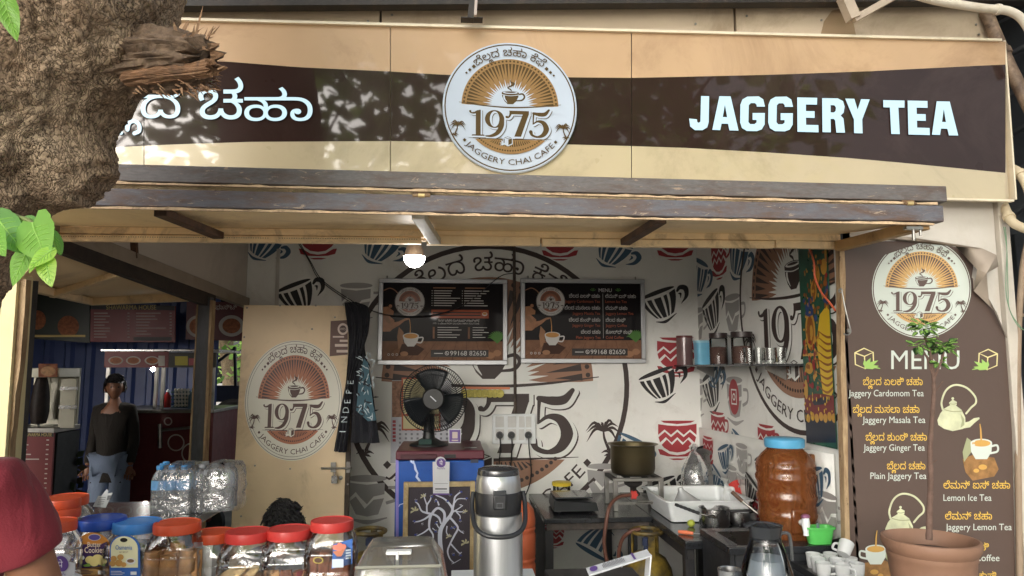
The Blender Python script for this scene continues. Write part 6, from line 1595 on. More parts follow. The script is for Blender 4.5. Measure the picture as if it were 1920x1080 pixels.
# corner shelf with glasses and jars
ZS = 1.672
sf = thing('shelf', 'dark glass shelf along the right wall holding jars and tumblers', 'shelf', (1.72, 4.4, ZS - .02))
b = MB(); b.box(1.625, XR - .004, 3.58, YB - .004, ZS - .012, ZS); b.build('board', mat('dark shelf', S(44, 48, 52), .2), sf, bevel=.002)
b = MB()
for y in (3.8, 4.9): b.hexa([(1.70, y, ZS - .03), (XR - .003, y, ZS - .09), (XR - .003, y + .01, ZS - .09), (1.70, y + .01, ZS - .03), (1.70, y, ZS - .0125), (XR - .003, y, ZS - .0125), (XR - .003, y + .01, ZS - .0125), (1.70, y + .01, ZS - .0125)])
b.build('bracket', STEEL2, sf)
def onshelf(px, x=1.71): p = PX(px, 680, x); return V((x, p.y, ZS + .0005)), p.y
GLASS = clear('clear glass', (.96, .97, .965), .03, base=.0, ior=1.28)
PET = clear('clear PET', (.95, .96, .97), .05, wrinkle=.35, wscale=26, base=.06)
c, d = onshelf(1284, 1.70); h = SZ(54, d); r = SZ(15, d)
t = thing('jar', 'pale pinkish clear jar at the back end of the shelf', 'jar', c); b = MB(); b.lathe([(.001, 0), (r, 0), (r, h), (r * .97, h), (r * .97, .005), (.001, .005)], c, 24); b.build('body', clear('pinkish plastic', (.82, .74, .74), .1, base=.06, milk=.45, milkcol=S(190, 160, 160)), t); b = MB(); b.lathe([(r * 1.02, h - .01), (r * 1.02, h + .006), (.001, h + .008)], c, 24); b.build('lid', mat('dark red lid', S(110, 50, 52), .4), t)
c, d = onshelf(1318, 1.705); h = SZ(46, d); r = SZ(15, d)
t = thing('box', 'light blue plastic tub between the pink jar and the dark lidded jars', 'tub', c); b = MB(); b.lathe([(.001, 0), (r * .9, 0), (r, h * .96), (r * .95, h * .96), (.001, h * .9)], c, 32, sq=3); b.build('body', mat('sky blue plastic', S(112, 182, 214), .45), t); b = MB(); b.lathe([(r * 1.04, h * .9), (r * 1.04, h), (.001, h)], c, 32, sq=3); b.build('rim', mat('pale blue', S(150, 200, 220), .45), t)
for px, hh, ww, lb in ((1348, 60, 17, 'dark lidded clear jar of brown powder nearer the blue tub'), (1392, 62, 20, 'dark lidded clear jar of brown powder beside the tumblers')):
    c, d = onshelf(px, 1.71); h = SZ(hh, d); r = SZ(ww, d)
    t = thing('jar', lb, 'jar', c); b = MB(); b.lathe([(.001, 0), (r, 0), (r, h * .8), (r * .93, h * .84)], c, 28); b.build('body', GLASS, t)
    b = MB(); b.lathe([(.001, .004), (r * .93, .004), (r * .93, h * .55), (.001, h * .57)], c, 24); b.build('powder', mat('brown powder', S(84, 60, 54), .9, var=.3, scale=30), t)
    b = MB(); b.lathe([(r * .98, h * .83), (r * 1.02, h * .84), (r * 1.02, h), (.001, h)], c, 28); b.build('lid', mat('dark brown lid', S(48, 38, 38), .4), t)
for k, px in enumerate((1405, 1423, 1444, 1464)):
    c, d = onshelf(px, 1.70 + .015 * (k % 2)); h = SZ(31, d); r = SZ(11, d)
    t = thing('tumbler', ('clear tumbler touching the dark lidded jar on the shelf', 'second clear tumbler from the dark lidded jar on the shelf', 'third clear tumbler from the dark lidded jar on the shelf', 'clear tumbler at the open near end of the shelf row')[k], 'tumbler', c, 'glass tumblers on the wall shelf')
    b = MB(); b.lathe([(.001, 0), (r * .85, 0), (r, h), (r * .92, h), (r * .78, .01), (.001, .01)], c, 14); b.build('glass', GLASS, t, sharp=20)
# devotional poster (generic), hung on the right wall
YPa, YPb = 3.30, 3.64
po_ = thing('poster', 'tall green and gold devotional poster with yellow drapery by the front jamb', 'poster', (XR - .02, 3.47, 1.3))
zt, zb = PX(1510, 460, XR - .012).z + .05, PX(1540, 836, XR - .012).z
b = MB(); b.box(XR - .014, XR - .010, YPa, PX(1504, 640, XR - .014).y, zb, zt); b.build('sheet', mat('poster green', S(40, 84, 66), .3, var=.35, scale=9), po_)
def PW_(px, py): p = PX(px, py, XR - .014); return -p.y, p.z
def pp_(pts): return [PW_(*p) for p in pts]
pr = Print(); pr.ink(0).poly(pp_([(1504, 830), (1578, 830), (1578, 770), (1504, 762)]))
pr.ink(6).poly(pp_([(1504, 744), (1530, 738), (1574, 742), (1578, 775), (1540, 786), (1504, 770)])); pr.ink(2)
for k in range(9): pr.ell(*PW_(1508 + k * 8, 781 + (k % 2) * 3), .02, .022)
pr.ink(4).poly(pp_([(1560, 470), (1578, 462), (1578, 520), (1566, 500)])); pr.ink(2)
for x, y, rx, ry in ((1520, 620, .05, .1), (1526, 545, .03, .05), (1532, 515, .028, .05), (1545, 500, .03, .04), (1552, 475, .028, .05), (1518, 690, .04, .03), (1512, 730, .02, .05)): pr.ell(*PW_(x, y), rx, ry)
pr.rect(*(PW_(1506, 668)), *PW_(1534, 662)); pr.ink(3)
for x, y, rx, ry in ((1520, 620, .035, .075), (1526, 545, .018, .034), (1520, 622, .0, .0)):
    if rx: pr.ell(*PW_(x, y), rx, ry)
pr.ink(2).ell(*PW_(1522, 622), .016, .034)
pr.ink(5).poly(pp_([(1542, 560), (1556, 520), (1576, 500), (1580, 600), (1560, 590)])); pr.ink(0).poly(pp_([(1548, 556), (1562, 530), (1572, 560), (1558, 580)]))
pr.ink(1).poly(pp_([(1538, 590), (1552, 572), (1572, 566), (1582, 600), (1580, 690), (1560, 742), (1544, 738), (1538, 690), (1532, 640)]))
pr.ink(3)
for k in range(9): u0 = [(1534 + 2 * math.sin(k), 620 + k * 13), (1552, 632 + k * 13), (1566, 628 + k * 12), (1582, 612 + k * 12)]; pr.stroke(pp_(u0), [.004, .012, .012, .004], 5)
pr.ink(0).poly(pp_([(1524, 752), (1545, 744), (1560, 748), (1545, 758), (1528, 760)]))
r11 = random.Random(6)
for ink, n_, x0_, x1_, y0_, y1_, sz_ in ((3, 70, 1508, 1560, 470, 700, .012), (4, 26, 1550, 1578, 465, 520, .012), (2, 60, 1508, 1545, 480, 740, .009), (4, 20, 1508, 1540, 640, 730, .014), (5, 14, 1508, 1534, 560, 600, .014), (1, 30, 1508, 1578, 742, 790, .007)):
    pr.ink(ink)
    for _ in range(n_):
        x, y = r11.uniform(x0_, x1_), r11.uniform(y0_, y1_)
        if ink != 1 and x > 1538 and y > 575: continue
        pr.ell(*PW_(x, y), sz_ * r11.uniform(.5, 1.2), sz_ * r11.uniform(.6, 1.6), n=9)
pr.build('picture', [flat('poster navy', S(30, 36, 52), .3), flat('poster yellow', S(206, 172, 44), .3), flat('poster gold', S(186, 140, 56), .3), flat('poster ochre', S(140, 84, 34), .3), flat('poster red', S(140, 36, 40), .3), flat('poster blue', S(48, 70, 120), .3), flat('poster maroon', S(112, 34, 40), .3)], lambda u, v, h: V((XR - .0142 - h, -u, v)), po_, clip=[(-1, 0, -YPa), (1, 0, PX(1504, 640, XR - .014).y), (0, 1, -zb)])
orc = thing('orange_cord', 'orange cord hanging over the devotional poster', 'cord', PX(1530, 480, XR - .03))
b = MB(); b.tube(crom([PX(x, y, XR - .03) for x, y in ((1516, 462), (1526, 490), (1528, 520), (1540, 548), (1556, 568), (1566, 582))], 6), .005, 7); b.build('strand', mat('orange cord', S(216, 110, 80), .5), orc)
# ------------------------------------------------------------------ fridge, fan and what leans there
YR = 4.45
fr = thing('fridge', 'small fridge with maroon top and blue door printed with lightning', 'fridge', (P(824, 900, YR).x, YR + .3, 0))
x0, x1, zt = P(741, 900, YR).x, P(908, 900, YR).x, P(800, 845, YR).z
MAR = mat('maroon plastic', S(96, 44, 56), .35, var=.08)
b = MB(); b.box(x0 + .005, x1 - .005, YR + .05, YR + .58, .03, zt - .03); b.build('cabinet', mat('fridge side', S(120, 110, 140), .4), fr, bevel=.008)
b = MB(); b.box(x0, x1, YR - .01, YR + .6, zt - .055, zt); b.build('top_panel', MAR, fr, bevel=.01)
b = MB(); b.box(x0, x1, YR, YR + .048, .05, zt - .06); dr = b.build('door', mat('fridge blue print', S(44, 92, 178), .3, var=.35, scale=2.2, coat=.4), fr, bevel=.008)
b = MB(); b.box(x0 + .03, x0 + .25, YR - .022, YR - .011, zt - .05, zt - .02); b.build('grip', mat('maroon dark', S(74, 34, 44), .35), fr, bevel=.004)
b = MB(); b.box(P(842, 0, YR).x, P(862, 0, YR).x, YR - .014, YR - .0105, zt - .045, zt - .022); b.build('badge', BLK, fr)
pr = Print().ink(0)
z = [(768, -858), (772, -866), (777, -870), (779, -880), (783, -887), (781, -894), (785, -899), (788, -904), (784, -910)]
pr.stroke(z, [2.2, 4.5, 3, 4.5, 3, 4.5, 4, 5, 1], 1); pr.stroke([(744, -955), (750, -946), (757, -944), (762, -930)], [1, 2.5, 1], 1); pr.stroke([(768, -858), (775, -862), (777, -870)], 1.5, 1)
pr.ink(1).rect(742, -1400, 747.5, -860); pr.ink(2).rect(882, -868, 897, -860)  # violet strip paints the blue-purple highlights of the white door edge
pr.build('print', [flat('lightning', S(206, 220, 250), .3), flat('violet edge highlight', S(150, 140, 214), .3), flat('energy label', S(60, 66, 84), .3)], lambda u, v, h: P(u, -v, YR - h), dr)
fn = thing('table_fan', 'dark green black table fan with wire cage on top of the fridge', 'fan', P(804, 838, 4.75))
fc_ = P(813, 747, 4.62); Rf = SZ(61, 4.62)
FANM = mat('fan dark plastic', S(22, 26, 28), .45); WIRE = mat('fan wire', S(36, 40, 44), .35, .4)
bz_ = zt + .001; bc = V((P(804, 830, 4.75).x, 4.74, bz_))
b = MB(); b.lathe([(.001, .045), (.05, .045), (.075, .03), (.12, .012), (.125, 0), (.001, 0)], bc, 30); b.lathe([(.042, .04), (.036, .07), (.034, .2)], bc, 20); b.build('base', FANM, fn)
b = MB(); b.obox(bc + V((-.02, -.085, .028)), (.04, 0, 0), (0, .02, .012), (0, -.004, .006)); b.build('button_panel', mat('fan buttons', S(70, 92, 88), .4), fn)
b = MB(); b.lathe([(.001, -.03), (.06, -.02), (.07, .04), (.05, .12), (.001, .13)], fc_, 20, M=Matrix.Rotation(R(-90), 3, 'X')); b.build('motor', FANM, fn)
for side, dp_, nm in ((-1, .075, 'guard'), (1, .06, 'guard')):
    b = MB()
    for k in range(84):
        a = 2 * math.pi * k / 84; d = V((math.cos(a), 0, math.sin(a))); a2 = a + .16
        d2 = V((math.cos(a2), 0, math.sin(a2)))
        b.tube([fc_ + d * Rf * .3 + V((0, side * dp_, 0)), fc_ + d.lerp(d2, .5) * Rf * .7 + V((0, side * dp_ * .86, 0)), fc_ + d2 * Rf * .97 + V((0, side * dp_ * .35, 0)), fc_ + d2 * Rf], .0016, 4, caps=False)
    for rr, yy in ((1.0, 0), (.72, side * dp_ * .86), (.88, side * dp_ * .6), (.3, side * dp_)):
        b.tube([fc_ + V((math.cos(i / 48 * 6.2832) * Rf * rr, yy, math.sin(i / 48 * 6.2832) * Rf * rr)) for i in range(49)], .0035 if rr == 1 else .002, 6, caps=False)
    b.build(nm, WIRE, fn)
b = MB(); b.lathe([(.001, -.014), (.06, -.012), (.07, 0), (.062, .012), (.001, .012)], fc_ + V((0, -.077, 0)), 28, M=Matrix.Rotation(R(90), 3, 'X')); hb_ = b.build('hub_cap', BLK, fn)
pr = Print().ink(0).poly([(-.02, .016), (-.016, .02), (.02, -.012), (.016, -.018)]); pr.build('badge', [flat('badge silver', S(190, 196, 206), .3)], plane(fc_ + V((0, -.092, 0)), (1, 0, 0), (0, 0, 1), (0, -1, 0)), hb_)
BLADE = mat('fan blade', S(30, 36, 42), .4, coat=.1)
for k in range(3):
    a0 = R(95 + 120 * k); b = MB()
    b.grid(lambda u, v, a0=a0: fc_ + V((math.cos(a0 + (v - .5) * (1.5 - .3 * u)) * Rf * (.15 + .75 * u), -.02 + .05 * (v - .5) + .01, math.sin(a0 + (v - .5) * (1.5 - .3 * u)) * Rf * (.15 + .75 * u))), 8, 8); b.build('blade', BLADE, fn, solid=.003)
# payment cards (codes left out)
PUR = flat('purple print', S(98, 72, 140), .4); CW = mat('white card', S(204, 206, 210), .4, var=.03)
cd = thing('payment_card', 'tall white payment card with purple round emblem on the fridge door', 'card', P(827, 928, YR - .03))
b = MB(); yk = 4.335
b.prism([P(811, 866, yk), P(819, 866, yk)] + [P(826 + 10.5 * math.cos(R(a)), 867 - 10.5 * math.sin(R(a)), yk) for a in range(170, 5, -15)] + [P(834, 866, yk), P(843, 866, yk), P(842, 928, yk), P(812, 928, yk)], (0, .006, 0)); b.build('card', CW, cd, smooth=False)
pr = Print().ink(0).ell(827, -868, 8.6).rect(812, -928, 842, -925); pr.text('PhonePe', 827, -880, 5.5, .01, width=15, align='c')
pr.ink(1).text('पे', 827, -872, 11, .02, align='c'); pr.ink(2).rect(816, -918, 838, -915.5); pr.rect(814, -907, 840, -906.4); pr.rect(816, -922.5, 838, -922)
pr.build('print', [PUR, flat('card white ink', S(235, 235, 240), .4), flat('card grey ink', S(90, 92, 98), .4)], lambda u, v, h: P(u, -v, yk - h), cd)
cd = thing('payment_card', 'small purple card with white border standing on the fridge top', 'card', P(853, 831, 4.5))
b = MB(); b.prism([P(841, 804, 4.49), P(865, 804, 4.49), P(864, 830.5, 4.49), P(841, 830.5, 4.49)], (0, .02, 0)); b.build('card', CW, cd, bevel=.003)
pr = Print().ink(0).rect(842.5, -829, 863, -806); pr.ink(1).rect(848, -822, 858, -810); pr.rect(847, -827, 859, -824.5); pr.build('print', [PUR, flat('card beige', S(190, 176, 170), .4)], lambda u, v, h: P(u, -v, 4.489 - h), cd)
ky = thing('keys', 'small steel key ring lying on the right side of the fridge top', 'keys', V((P(880, 830, 4.55).x, 4.55, zt)))
b = MB(); c = V((P(880, 830, 4.55).x, 4.55, zt + .006)); b.tube([c + V((math.cos(i / 12 * 6.283) * .015, math.sin(i / 12 * 6.283) * .015, 0)) for i in range(13)], .003, 6, caps=False); b.obox(c + V((.025, -.01, 0)), (.02, .004, 0), (-.002, .006, 0), (0, 0, .002)); b.obox(c + V((-.02, -.015, .002)), (.014, .01, 0), (-.004, .006, 0), (0, 0, .002)); b.build('ring', STEEL, ky)
# tree picture panel
YT2 = 4.36
pn = thing('picture_panel', 'dark framed panel with white painted tree and blue buds leaning on the fridge', 'picture', P(824, 1080, YT2))
x0, x1, z1 = P(757, 900, YT2).x, P(891, 900, YT2).x, P(824, 903, YT2).z; fw = SZ(9, YT2)
PF = rusty('pale worn frame', S(196, 176, 132), S(160, 134, 92), .5, .6, 9, chip=None)
for q in ((x0, x0 + fw, .0, z1), (x1 - fw, x1, 0, z1)):
    b = MB(); b.box(q[0], q[1], YT2 - .01, YT2 + .02, q[2], q[3]); b.build('frame', PF, pn, bevel=.002)
b = MB(); b.box(x0 + fw + .001, x1 - fw - .001, YT2 - .0095, YT2 + .02, z1 - fw, z1 - .001); b.build('frame', PF, pn, bevel=.002)
wv = NT('dark woven board'); wv.color(wv.mix(wv.noise(4, 5, .7, wv.vec((90, 1, 8))), S(36, 32, 40), S(74, 66, 76))); wv.set(rough=.7); wv.bump(wv.noise(4, 4, .7, wv.vec((90, 1, 8))), .4, .002)
b = MB(); b.box(x0 + fw, x1 - fw, YT2, YT2 + .012, .02, z1 - fw); bd_ = b.build('board', wv.m, pn)
zc_ = lambda pts: [(660 + x * 360 / 1767, -(860 + y * 220 / 1080)) for x, y in pts]
pr = Print().ink(0)
for pts, ws in (
    ([(822, 1080), (822, 880), (810, 760), (815, 660), (850, 590), (900, 530), (925, 470), (900, 420), (850, 370), (770, 335)], [9, 8, 8, 8, 7, 6, 5, 4, 3, 2]),
    ([(820, 640), (850, 560), (845, 490), (790, 455), (740, 500), (715, 560), (712, 640), (745, 700), (740, 750), (720, 765)], [4, 5, 5, 4.5, 4.5, 4.5, 3.5, 3, 2.5, 1]),
    ([(820, 600), (800, 545), (755, 515), (690, 500), (640, 480), (610, 420), (580, 395)], [3, 4, 4, 4, 3, 2.5, 1.5]), ([(720, 520), (660, 560), (600, 580), (560, 575)], [4, 3, 2.5, 1.5]),
    ([(925, 470), (940, 400), (950, 350), (1000, 305)], [4, 3.5, 3, 2]), ([(940, 410), (980, 370), (1060, 370)], [2.5, 2, 1.5]), ([(930, 490), (980, 460), (1020, 430)], [3, 2, 1.5]), ([(900, 540), (945, 590), (975, 640), (940, 710), (905, 780), (880, 850), (900, 920), (940, 960)], [4, 4, 3.5, 3.5, 3, 3, 2.5, 1.5]),
    ([(905, 780), (950, 830), (990, 870), (1010, 860)], [3, 2.5, 2, 1.5]), ([(970, 640), (1000, 670), (1030, 690)], [2.5, 2, 1]), ([(875, 620), (870, 680), (900, 720)], [2.5, 2, 1.5]), ([(712, 640), (660, 680), (600, 710)], [3, 2.5, 1.5]), ([(690, 500), (690, 430), (720, 380), (730, 340)], [3, 3, 2.5, 1.5]), ([(690, 430), (665, 350), (680, 320)], [2.5, 2, 1]), ([(930, 480), (1000, 490), (1050, 480)], [2.5, 2, 1]), ([(960, 490), (995, 530), (990, 570)], [2.5, 2, 1]), ([(740, 640), (780, 670)], [2, 1]), ([(800, 430), (790, 400), (770, 370)], [3, 2.5, 1.5]), ([(940, 960), (1000, 925)], [1.5, 1]), ([(800, 640), (775, 590), (790, 575)], [2, 2, 1])):
    pr.stroke(zc_(pts), ws, 5)
buds = ((590, 390), (735, 350), (660, 350), (775, 390), (1005, 305), (1055, 365), (1005, 420), (1035, 485), (995, 565), (575, 575), (640, 595), (585, 700), (770, 670), (915, 640), (1015, 680), (895, 715), (935, 885), (1000, 890), (935, 965), (880, 390), (910, 330), (945, 630), (725, 760), (775, 590))
for i, (x, y) in enumerate(buds):
    for a in (60, 100, 140):
        pr.stroke(zc_([(x, y), (x + 22 * math.cos(R(a + i * 23)), y - 22 * math.sin(R(a + i * 23)))]), [.8, 1.6, .3], 1)
pr.ink(1)
for i, (x, y) in enumerate(buds):
    if i % 4 != 2: q = zc_([(x, y)])[0]; pr.ell(q[0], q[1], 2.6, 1.9, n=8)
pr.ink(2)
for x, y, s_ in ((575, 480, 1), (1040, 780, 1), (890, 720, .7), (655, 350, .7), (1040, 490, .6)):
    for a in (20, 70, 130, 200): pr.stroke(zc_([(x, y), (x + 28 * s_ * math.cos(R(a)), y - 28 * s_ * math.sin(R(a))), (x + 42 * s_ * math.cos(R(a + 15)), y - 42 * s_ * math.sin(R(a + 15)))]), [1, 4 * s_, .4], 3)
pr.build('painting', [flat('tree white', S(196, 200, 216), .6), flat('bud blue', S(50, 62, 132), .6), flat('moth cream', S(176, 172, 140), .6)], lambda u, v, h: P(u, -v, YT2 - h), bd_)

# ------------------------------------------------------------------ back counter with burner, right counter
ZK = .76
tb_ = thing('kitchen_counter', 'black granite counter on a worn black frame by the back wall', 'counter', (1.0, 4.7, 0))
xl, xr_ = PZ(1016, 966, ZK).x, 1.20
b = MB(); b.box(xl, xr_ - .002, 4.34, YB - .005, ZK - .03, ZK); b.build('worktop', GRANITE, tb_, bevel=.004)
b = MB(); b.box(xl + .02, xr_ - .01, 4.37, 4.40, ZK - .075, ZK - .031); b.build('apron', rusty('worn apron', S(88, 78, 72), S(48, 44, 44), .5, .6, 10), tb_, bevel=.002)
for (x, y) in ((xl + .035, 4.39), (xr_ - .11, 4.39), (xl + .035, 5.1), (xr_ - .11, 5.1)):
    b = MB(); b.box(x - .025, x + .025, y - .02, y + .025, .012, ZK - .0755); b.build('leg', BLACKP, tb_, bevel=.003)
b = MB(); b.box(xl + .01, xl + .018, 4.43, 5.08, .3, ZK - .03); b.build('side_board', BLACKP, tb_)
ct = thing('kitchen_counter', 'long black granite counter running along the right wall toward the front', 'counter', (1.5, 4.2, 0))
b = MB(); b.box(1.20, XR - .022, 3.72, YB - .005, ZK - .04, ZK + .001); b.build('worktop', GRANITE, ct, bevel=.004)
b = MB(); b.box(1.22, 1.26, 3.76, 4.33, ZK - .10, ZK - .041); b.build('apron', BLACKP, ct, bevel=.003)
for (x, y) in ((1.24, 3.80), (1.75, 3.80), (1.75, 5.1)):
    b = MB(); b.box(x - .025, x + .025, y - .025, y + .025, .012, ZK - .0405); b.build('leg', BLACKP, ct)
sk = thing('sink_unit', 'black sink unit with shallow steel basin at the near end of the right counter', 'sink', (1.5, 3.45, 0))
sx0, sx1, sy0, sy1, sz = 1.27, XR - .024, 3.30, 3.70, .83
for q in ((sx0, sx1, sy0, sy0 + .04), (sx0, sx1, sy1 - .08, sy1), (sx0, sx0 + .06, sy0 + .0405, sy1 - .0805), (sx0 + .24, sx1, sy0 + .0405, sy1 - .0805)):
    b = MB(); b.box(*q, sz - .035, sz); b.build('worktop', GRANITE, sk, bevel=.003)
b = MB(); ix0, ix1, iy0, iy1 = sx0 + .06, sx0 + .24, sy0 + .04, sy1 - .08
b.add([(ix0, iy0, sz - .001), (ix1, iy0, sz - .001), (ix1, iy1, sz - .001), (ix0, iy1, sz - .001), (ix0 + .03, iy0 + .03, sz - .17), (ix1 - .03, iy0 + .03, sz - .17), (ix1 - .03, iy1 - .03, sz - .17), (ix0 + .03, iy1 - .03, sz - .17)], [(0, 1, 5, 4), (1, 2, 6, 5), (2, 3, 7, 6), (3, 0, 4, 7), (4, 5, 6, 7)]); b.build('basin', STEEL, sk, solid=.002)
b = MB(); b.box(sx0 + .01, sx0 + .03, sy0 + .02, sy1 - .01, .012, sz - .036); b.box(sx0 + .031, sx1 - .01, sy0 + .01, sy0 + .03, .012, sz - .036); b.build('side_board', rusty('scratched black board', S(44, 46, 50), S(74, 74, 78), .62, .45, 8), sk)
# burner and pot
bu = thing('gas_burner', 'worn steel single gas burner stand with red knob on the back counter', 'gas burner', P(1172, 945, 4.62))
c = PZ(1172, 938, ZK); bx = SZ(40, c.y)
cy_ = 4.66; ztop = P(1172, 897, cy_ - .14).z
for sx in (-1, 1):
    for sy in (-1, 1):
        b = MB(); b.box(c.x + sx * bx - .014, c.x + sx * bx + .014, cy_ + sy * .13 - .012, cy_ + sy * .13 + .012, ZK + .001, ztop - .02); b.build('leg', STEEL2, bu, bevel=.002)
b = MB()
for sy in (-1, 1): b.box(c.x - bx - .014, c.x + bx + .014, cy_ + sy * .13 - .014, cy_ + sy * .13 + .014, ztop - .0195, ztop)
b.build('top_rail', STEEL2, bu, bevel=.002)
b = MB()
for sx in (-1, 1): b.box(c.x + sx * bx - .014, c.x + sx * bx + .014, cy_ - .1155, cy_ + .1155, ztop - .0195, ztop - .001)
for sx in (-.4, .4): b.box(c.x + sx * bx - .01, c.x + sx * bx + .01, cy_ - .1155, cy_ + .1155, ztop - .012, ztop + .004)
b.build('grate', rusty('sooty steel', S(52, 50, 48), S(30, 28, 28), .5, .6, 10), bu)
b = MB(); b.lathe([(.001, .03), (.05, .03), (.06, .015), (.055, 0), (.02, -.02), (.02, -.05), (.001, -.05)], (c.x, cy_, ztop - .06), 24); b.tube([(c.x, cy_, ztop - .09), (c.x, cy_ - .12, ztop - .1)], .014, 10); b.build('burner_head', rusty('sooty iron', S(60, 56, 54), S(34, 32, 32), .5, .6, 10), bu)
b = MB(); b.box(c.x - bx, c.x + bx, cy_ - .135, cy_ - .125, ZK + .04, ZK + .055); b.tube([(c.x - .02, cy_ - .15, ZK + .06), (c.x + .10, cy_ - .15, ZK + .058)], .008, 8); b.build('gas_rail', STEEL2, bu)
kx = P(1188, 928, cy_ - .16)
b = MB(); b.lathe([(.001, -.012), (.02, -.012), (.024, .0), (.02, .012), (.001, .012)], (kx.x, cy_ - .16, kx.z), 12, M=Matrix.Rotation(R(90), 3, 'X'))
for k in range(6): a = k * 1.047; b.ell((kx.x + .022 * math.cos(a), cy_ - .162, kx.z + .022 * math.sin(a)), .008, .01, .008, 8, 6)
b.build('knob', mat('red knob', S(206, 66, 60), .4), bu)
pot = thing('cooking_pot', 'deep brass toned aluminium cooking pot with flared rim on the burner', 'pot', (c.x, cy_, ztop + .004))
rp, hp_ = SZ(41, cy_), P(1175, 832, cy_).z - ztop - .004
n = NT('graded aluminium'); sp_ = n.new('ShaderNodeSeparateXYZ'); n.link(n.tc.outputs['Object'], sp_.inputs[0])
gz = n.new('ShaderNodeMapRange'); gz.inputs[1].default_value = 0; gz.inputs[2].default_value = .16; n.link(sp_.outputs[2], gz.inputs[0])
n.color(n.mix(n.mix(.35, n.ramp(gz.outputs[0], [(.0, 0.), (.8, 1.)]), n.noise(6, 5, .6)), S(46, 41, 36), S(106, 96, 70))); n.set(rough=.42, metal=.8); n.bump(n.noise(40, 3), .06, .002)  # darker towards the bottom, brass toned towards the rim
b = MB(); b.lathe([(.001, 0), (rp * .8, 0), (rp * .95, .012), (rp, .04), (rp, hp_ - .015), (rp * 1.03, hp_ - .008), (rp * 1.16, hp_ - .002), (rp * 1.17, hp_), (rp * 1.02, hp_ - .001), (rp * .97, hp_ - .012), (rp * .96, .04), (rp * .8, .006), (.001, .006)], (c.x, cy_, ztop + .0045), 48); b.build('bowl', n.m, pot)
ho = thing('gas_hose', 'brown rubber gas hose looping from the burner knob down to the cylinder', 'hose', kx)
b = MB(); b.tube(crom([P(1182, 928, 4.45), P(1160, 932, 4.4), P(1143, 950, 4.3), P(1136, 985, 4.28), P(1133, 1020, 4.28), P(1140, 1060, 4.28), P(1152, 1090, 4.28)], 6), .011, 10); b.tube(crom([P(1165, 1090, 4.28), P(1160, 1050, 4.28), P(1165, 1015, 4.25), P(1180, 998, 4.2), P(1200, 992, 4.2)], 6), .011, 10); b.build('tube', mat('brown rubber', S(112, 74, 62), .5), ho)
# weighing scale and yellow lidded jar
ws = thing('weighing_scale', 'flat black weighing scale on the back counter', 'weighing scale', PZ(1064, 940, ZK))
p0, p1 = PZ(1025, 945, ZK), PZ(1106, 945, ZK)
b = MB(); b.hexa([(p0.x, 4.47, ZK + .012), (p1.x, 4.47, ZK + .012), (p1.x - .01, 4.8, ZK + .012), (p0.x + .01, 4.8, ZK + .012), (p0.x + .01, 4.5, ZK + .075), (p1.x - .01, 4.5, ZK + .06), (p1.x - .03, 4.78, ZK + .07), (p0.x + .02, 4.78, ZK + .08)]); b.build('body', mat('scale black', S(40, 42, 46), .35), ws, bevel=.006)
b = MB(); b.box(p0.x + .02, p1.x - .03, 4.52, 4.78, ZK + .082, ZK + .09); b.build('pan', mat('scale top', S(58, 62, 66), .25, coat=.3), ws, bevel=.003)
b = MB()
for sx in (p0.x + .04, p1.x - .05): b.lathe([(.012, .001), (.014, .013)], (sx, 4.52, ZK), 10)
b.build('foot', BLK, ws)
c = PZ(1054, 929, ZK); c.y = 4.95; c.x = P(1053, 915, 4.95).x
yj = thing('jar', 'small clear jar with bright yellow lid behind the weighing scale', 'jar', (c.x, c.y, ZK))
hh = P(1053, 903, 4.95).z - ZK
b = MB(); b.lathe([(.001, .001), (.058, .001), (.06, hh - .02)], (c.x, c.y, ZK), 24); b.build('body', PET, yj); b = MB(); b.lathe([(.064, hh - .025), (.066, hh - .004), (.06, hh), (.001, hh)], (c.x, c.y, ZK), 24); b.build('lid', mat('yellow lid', S(226, 198, 60), .4), yj)
# gas cylinders
def lpg(label, px, y, rot):
    x = P(px, 1000, y).x; t = thing('gas_cylinder', label, 'gas cylinder', (x, y, .012), 'gas cylinders under the counters')
    LP = rusty('cylinder yellow', S(164, 136, 48), S(60, 54, 48), .47, .5, 5, chip=S(52, 48, 46))
    LPD = rusty('cylinder dark', S(66, 62, 58), S(150, 150, 150), .62, .5, 9)
    r = .155
    b = MB(); b.lathe([(r, .36), (r * .985, .42), (r * .9, .49), (r * .7, .545), (r * .4, .575), (.001, .58)], (x, y, .012), 36); b.build('shoulder', LP, t)
    b = MB(); b.lathe([(r * .8, .0), (r * .8, .05), (r * .9, .06), (r, .12), (r, .36)], (x, y, .012), 36); b.build('body', LPD, t)
    for k in range(3):
        a = rot + k * 2.094; d = V((math.cos(a), math.sin(a), 0)); s_ = V((-d.y, d.x, 0)); b = MB(); c = V((x, y, .62)) + d * .082; b.obox(c, s_ * .02, d * .004, (0, 0, .075)); b.build('collar_post', LP, t, bevel=.002)
    b = MB(); b.tube([V((x + .088 * math.cos(i / 30 * 6.2832), y + .088 * math.sin(i / 30 * 6.2832), .705)) for i in range(31)], .012, 8, caps=False); b.build('collar_ring', LP, t)
    b = MB(); b.lathe([(.02, .57), (.018, .61), (.026, .615), (.026, .65), (.014, .66), (.001, .66)], (x, y, .012), 14); b.build('valve', mat('valve blue', S(60, 70, 100), .4), t)
    return t
lpg('yellow topped gas cylinder under the granite counter with its hose', 1212, 4.22, .6)
lpg('yellow topped gas cylinder by the cream door behind the jars', 694, 4.35, 1.4)
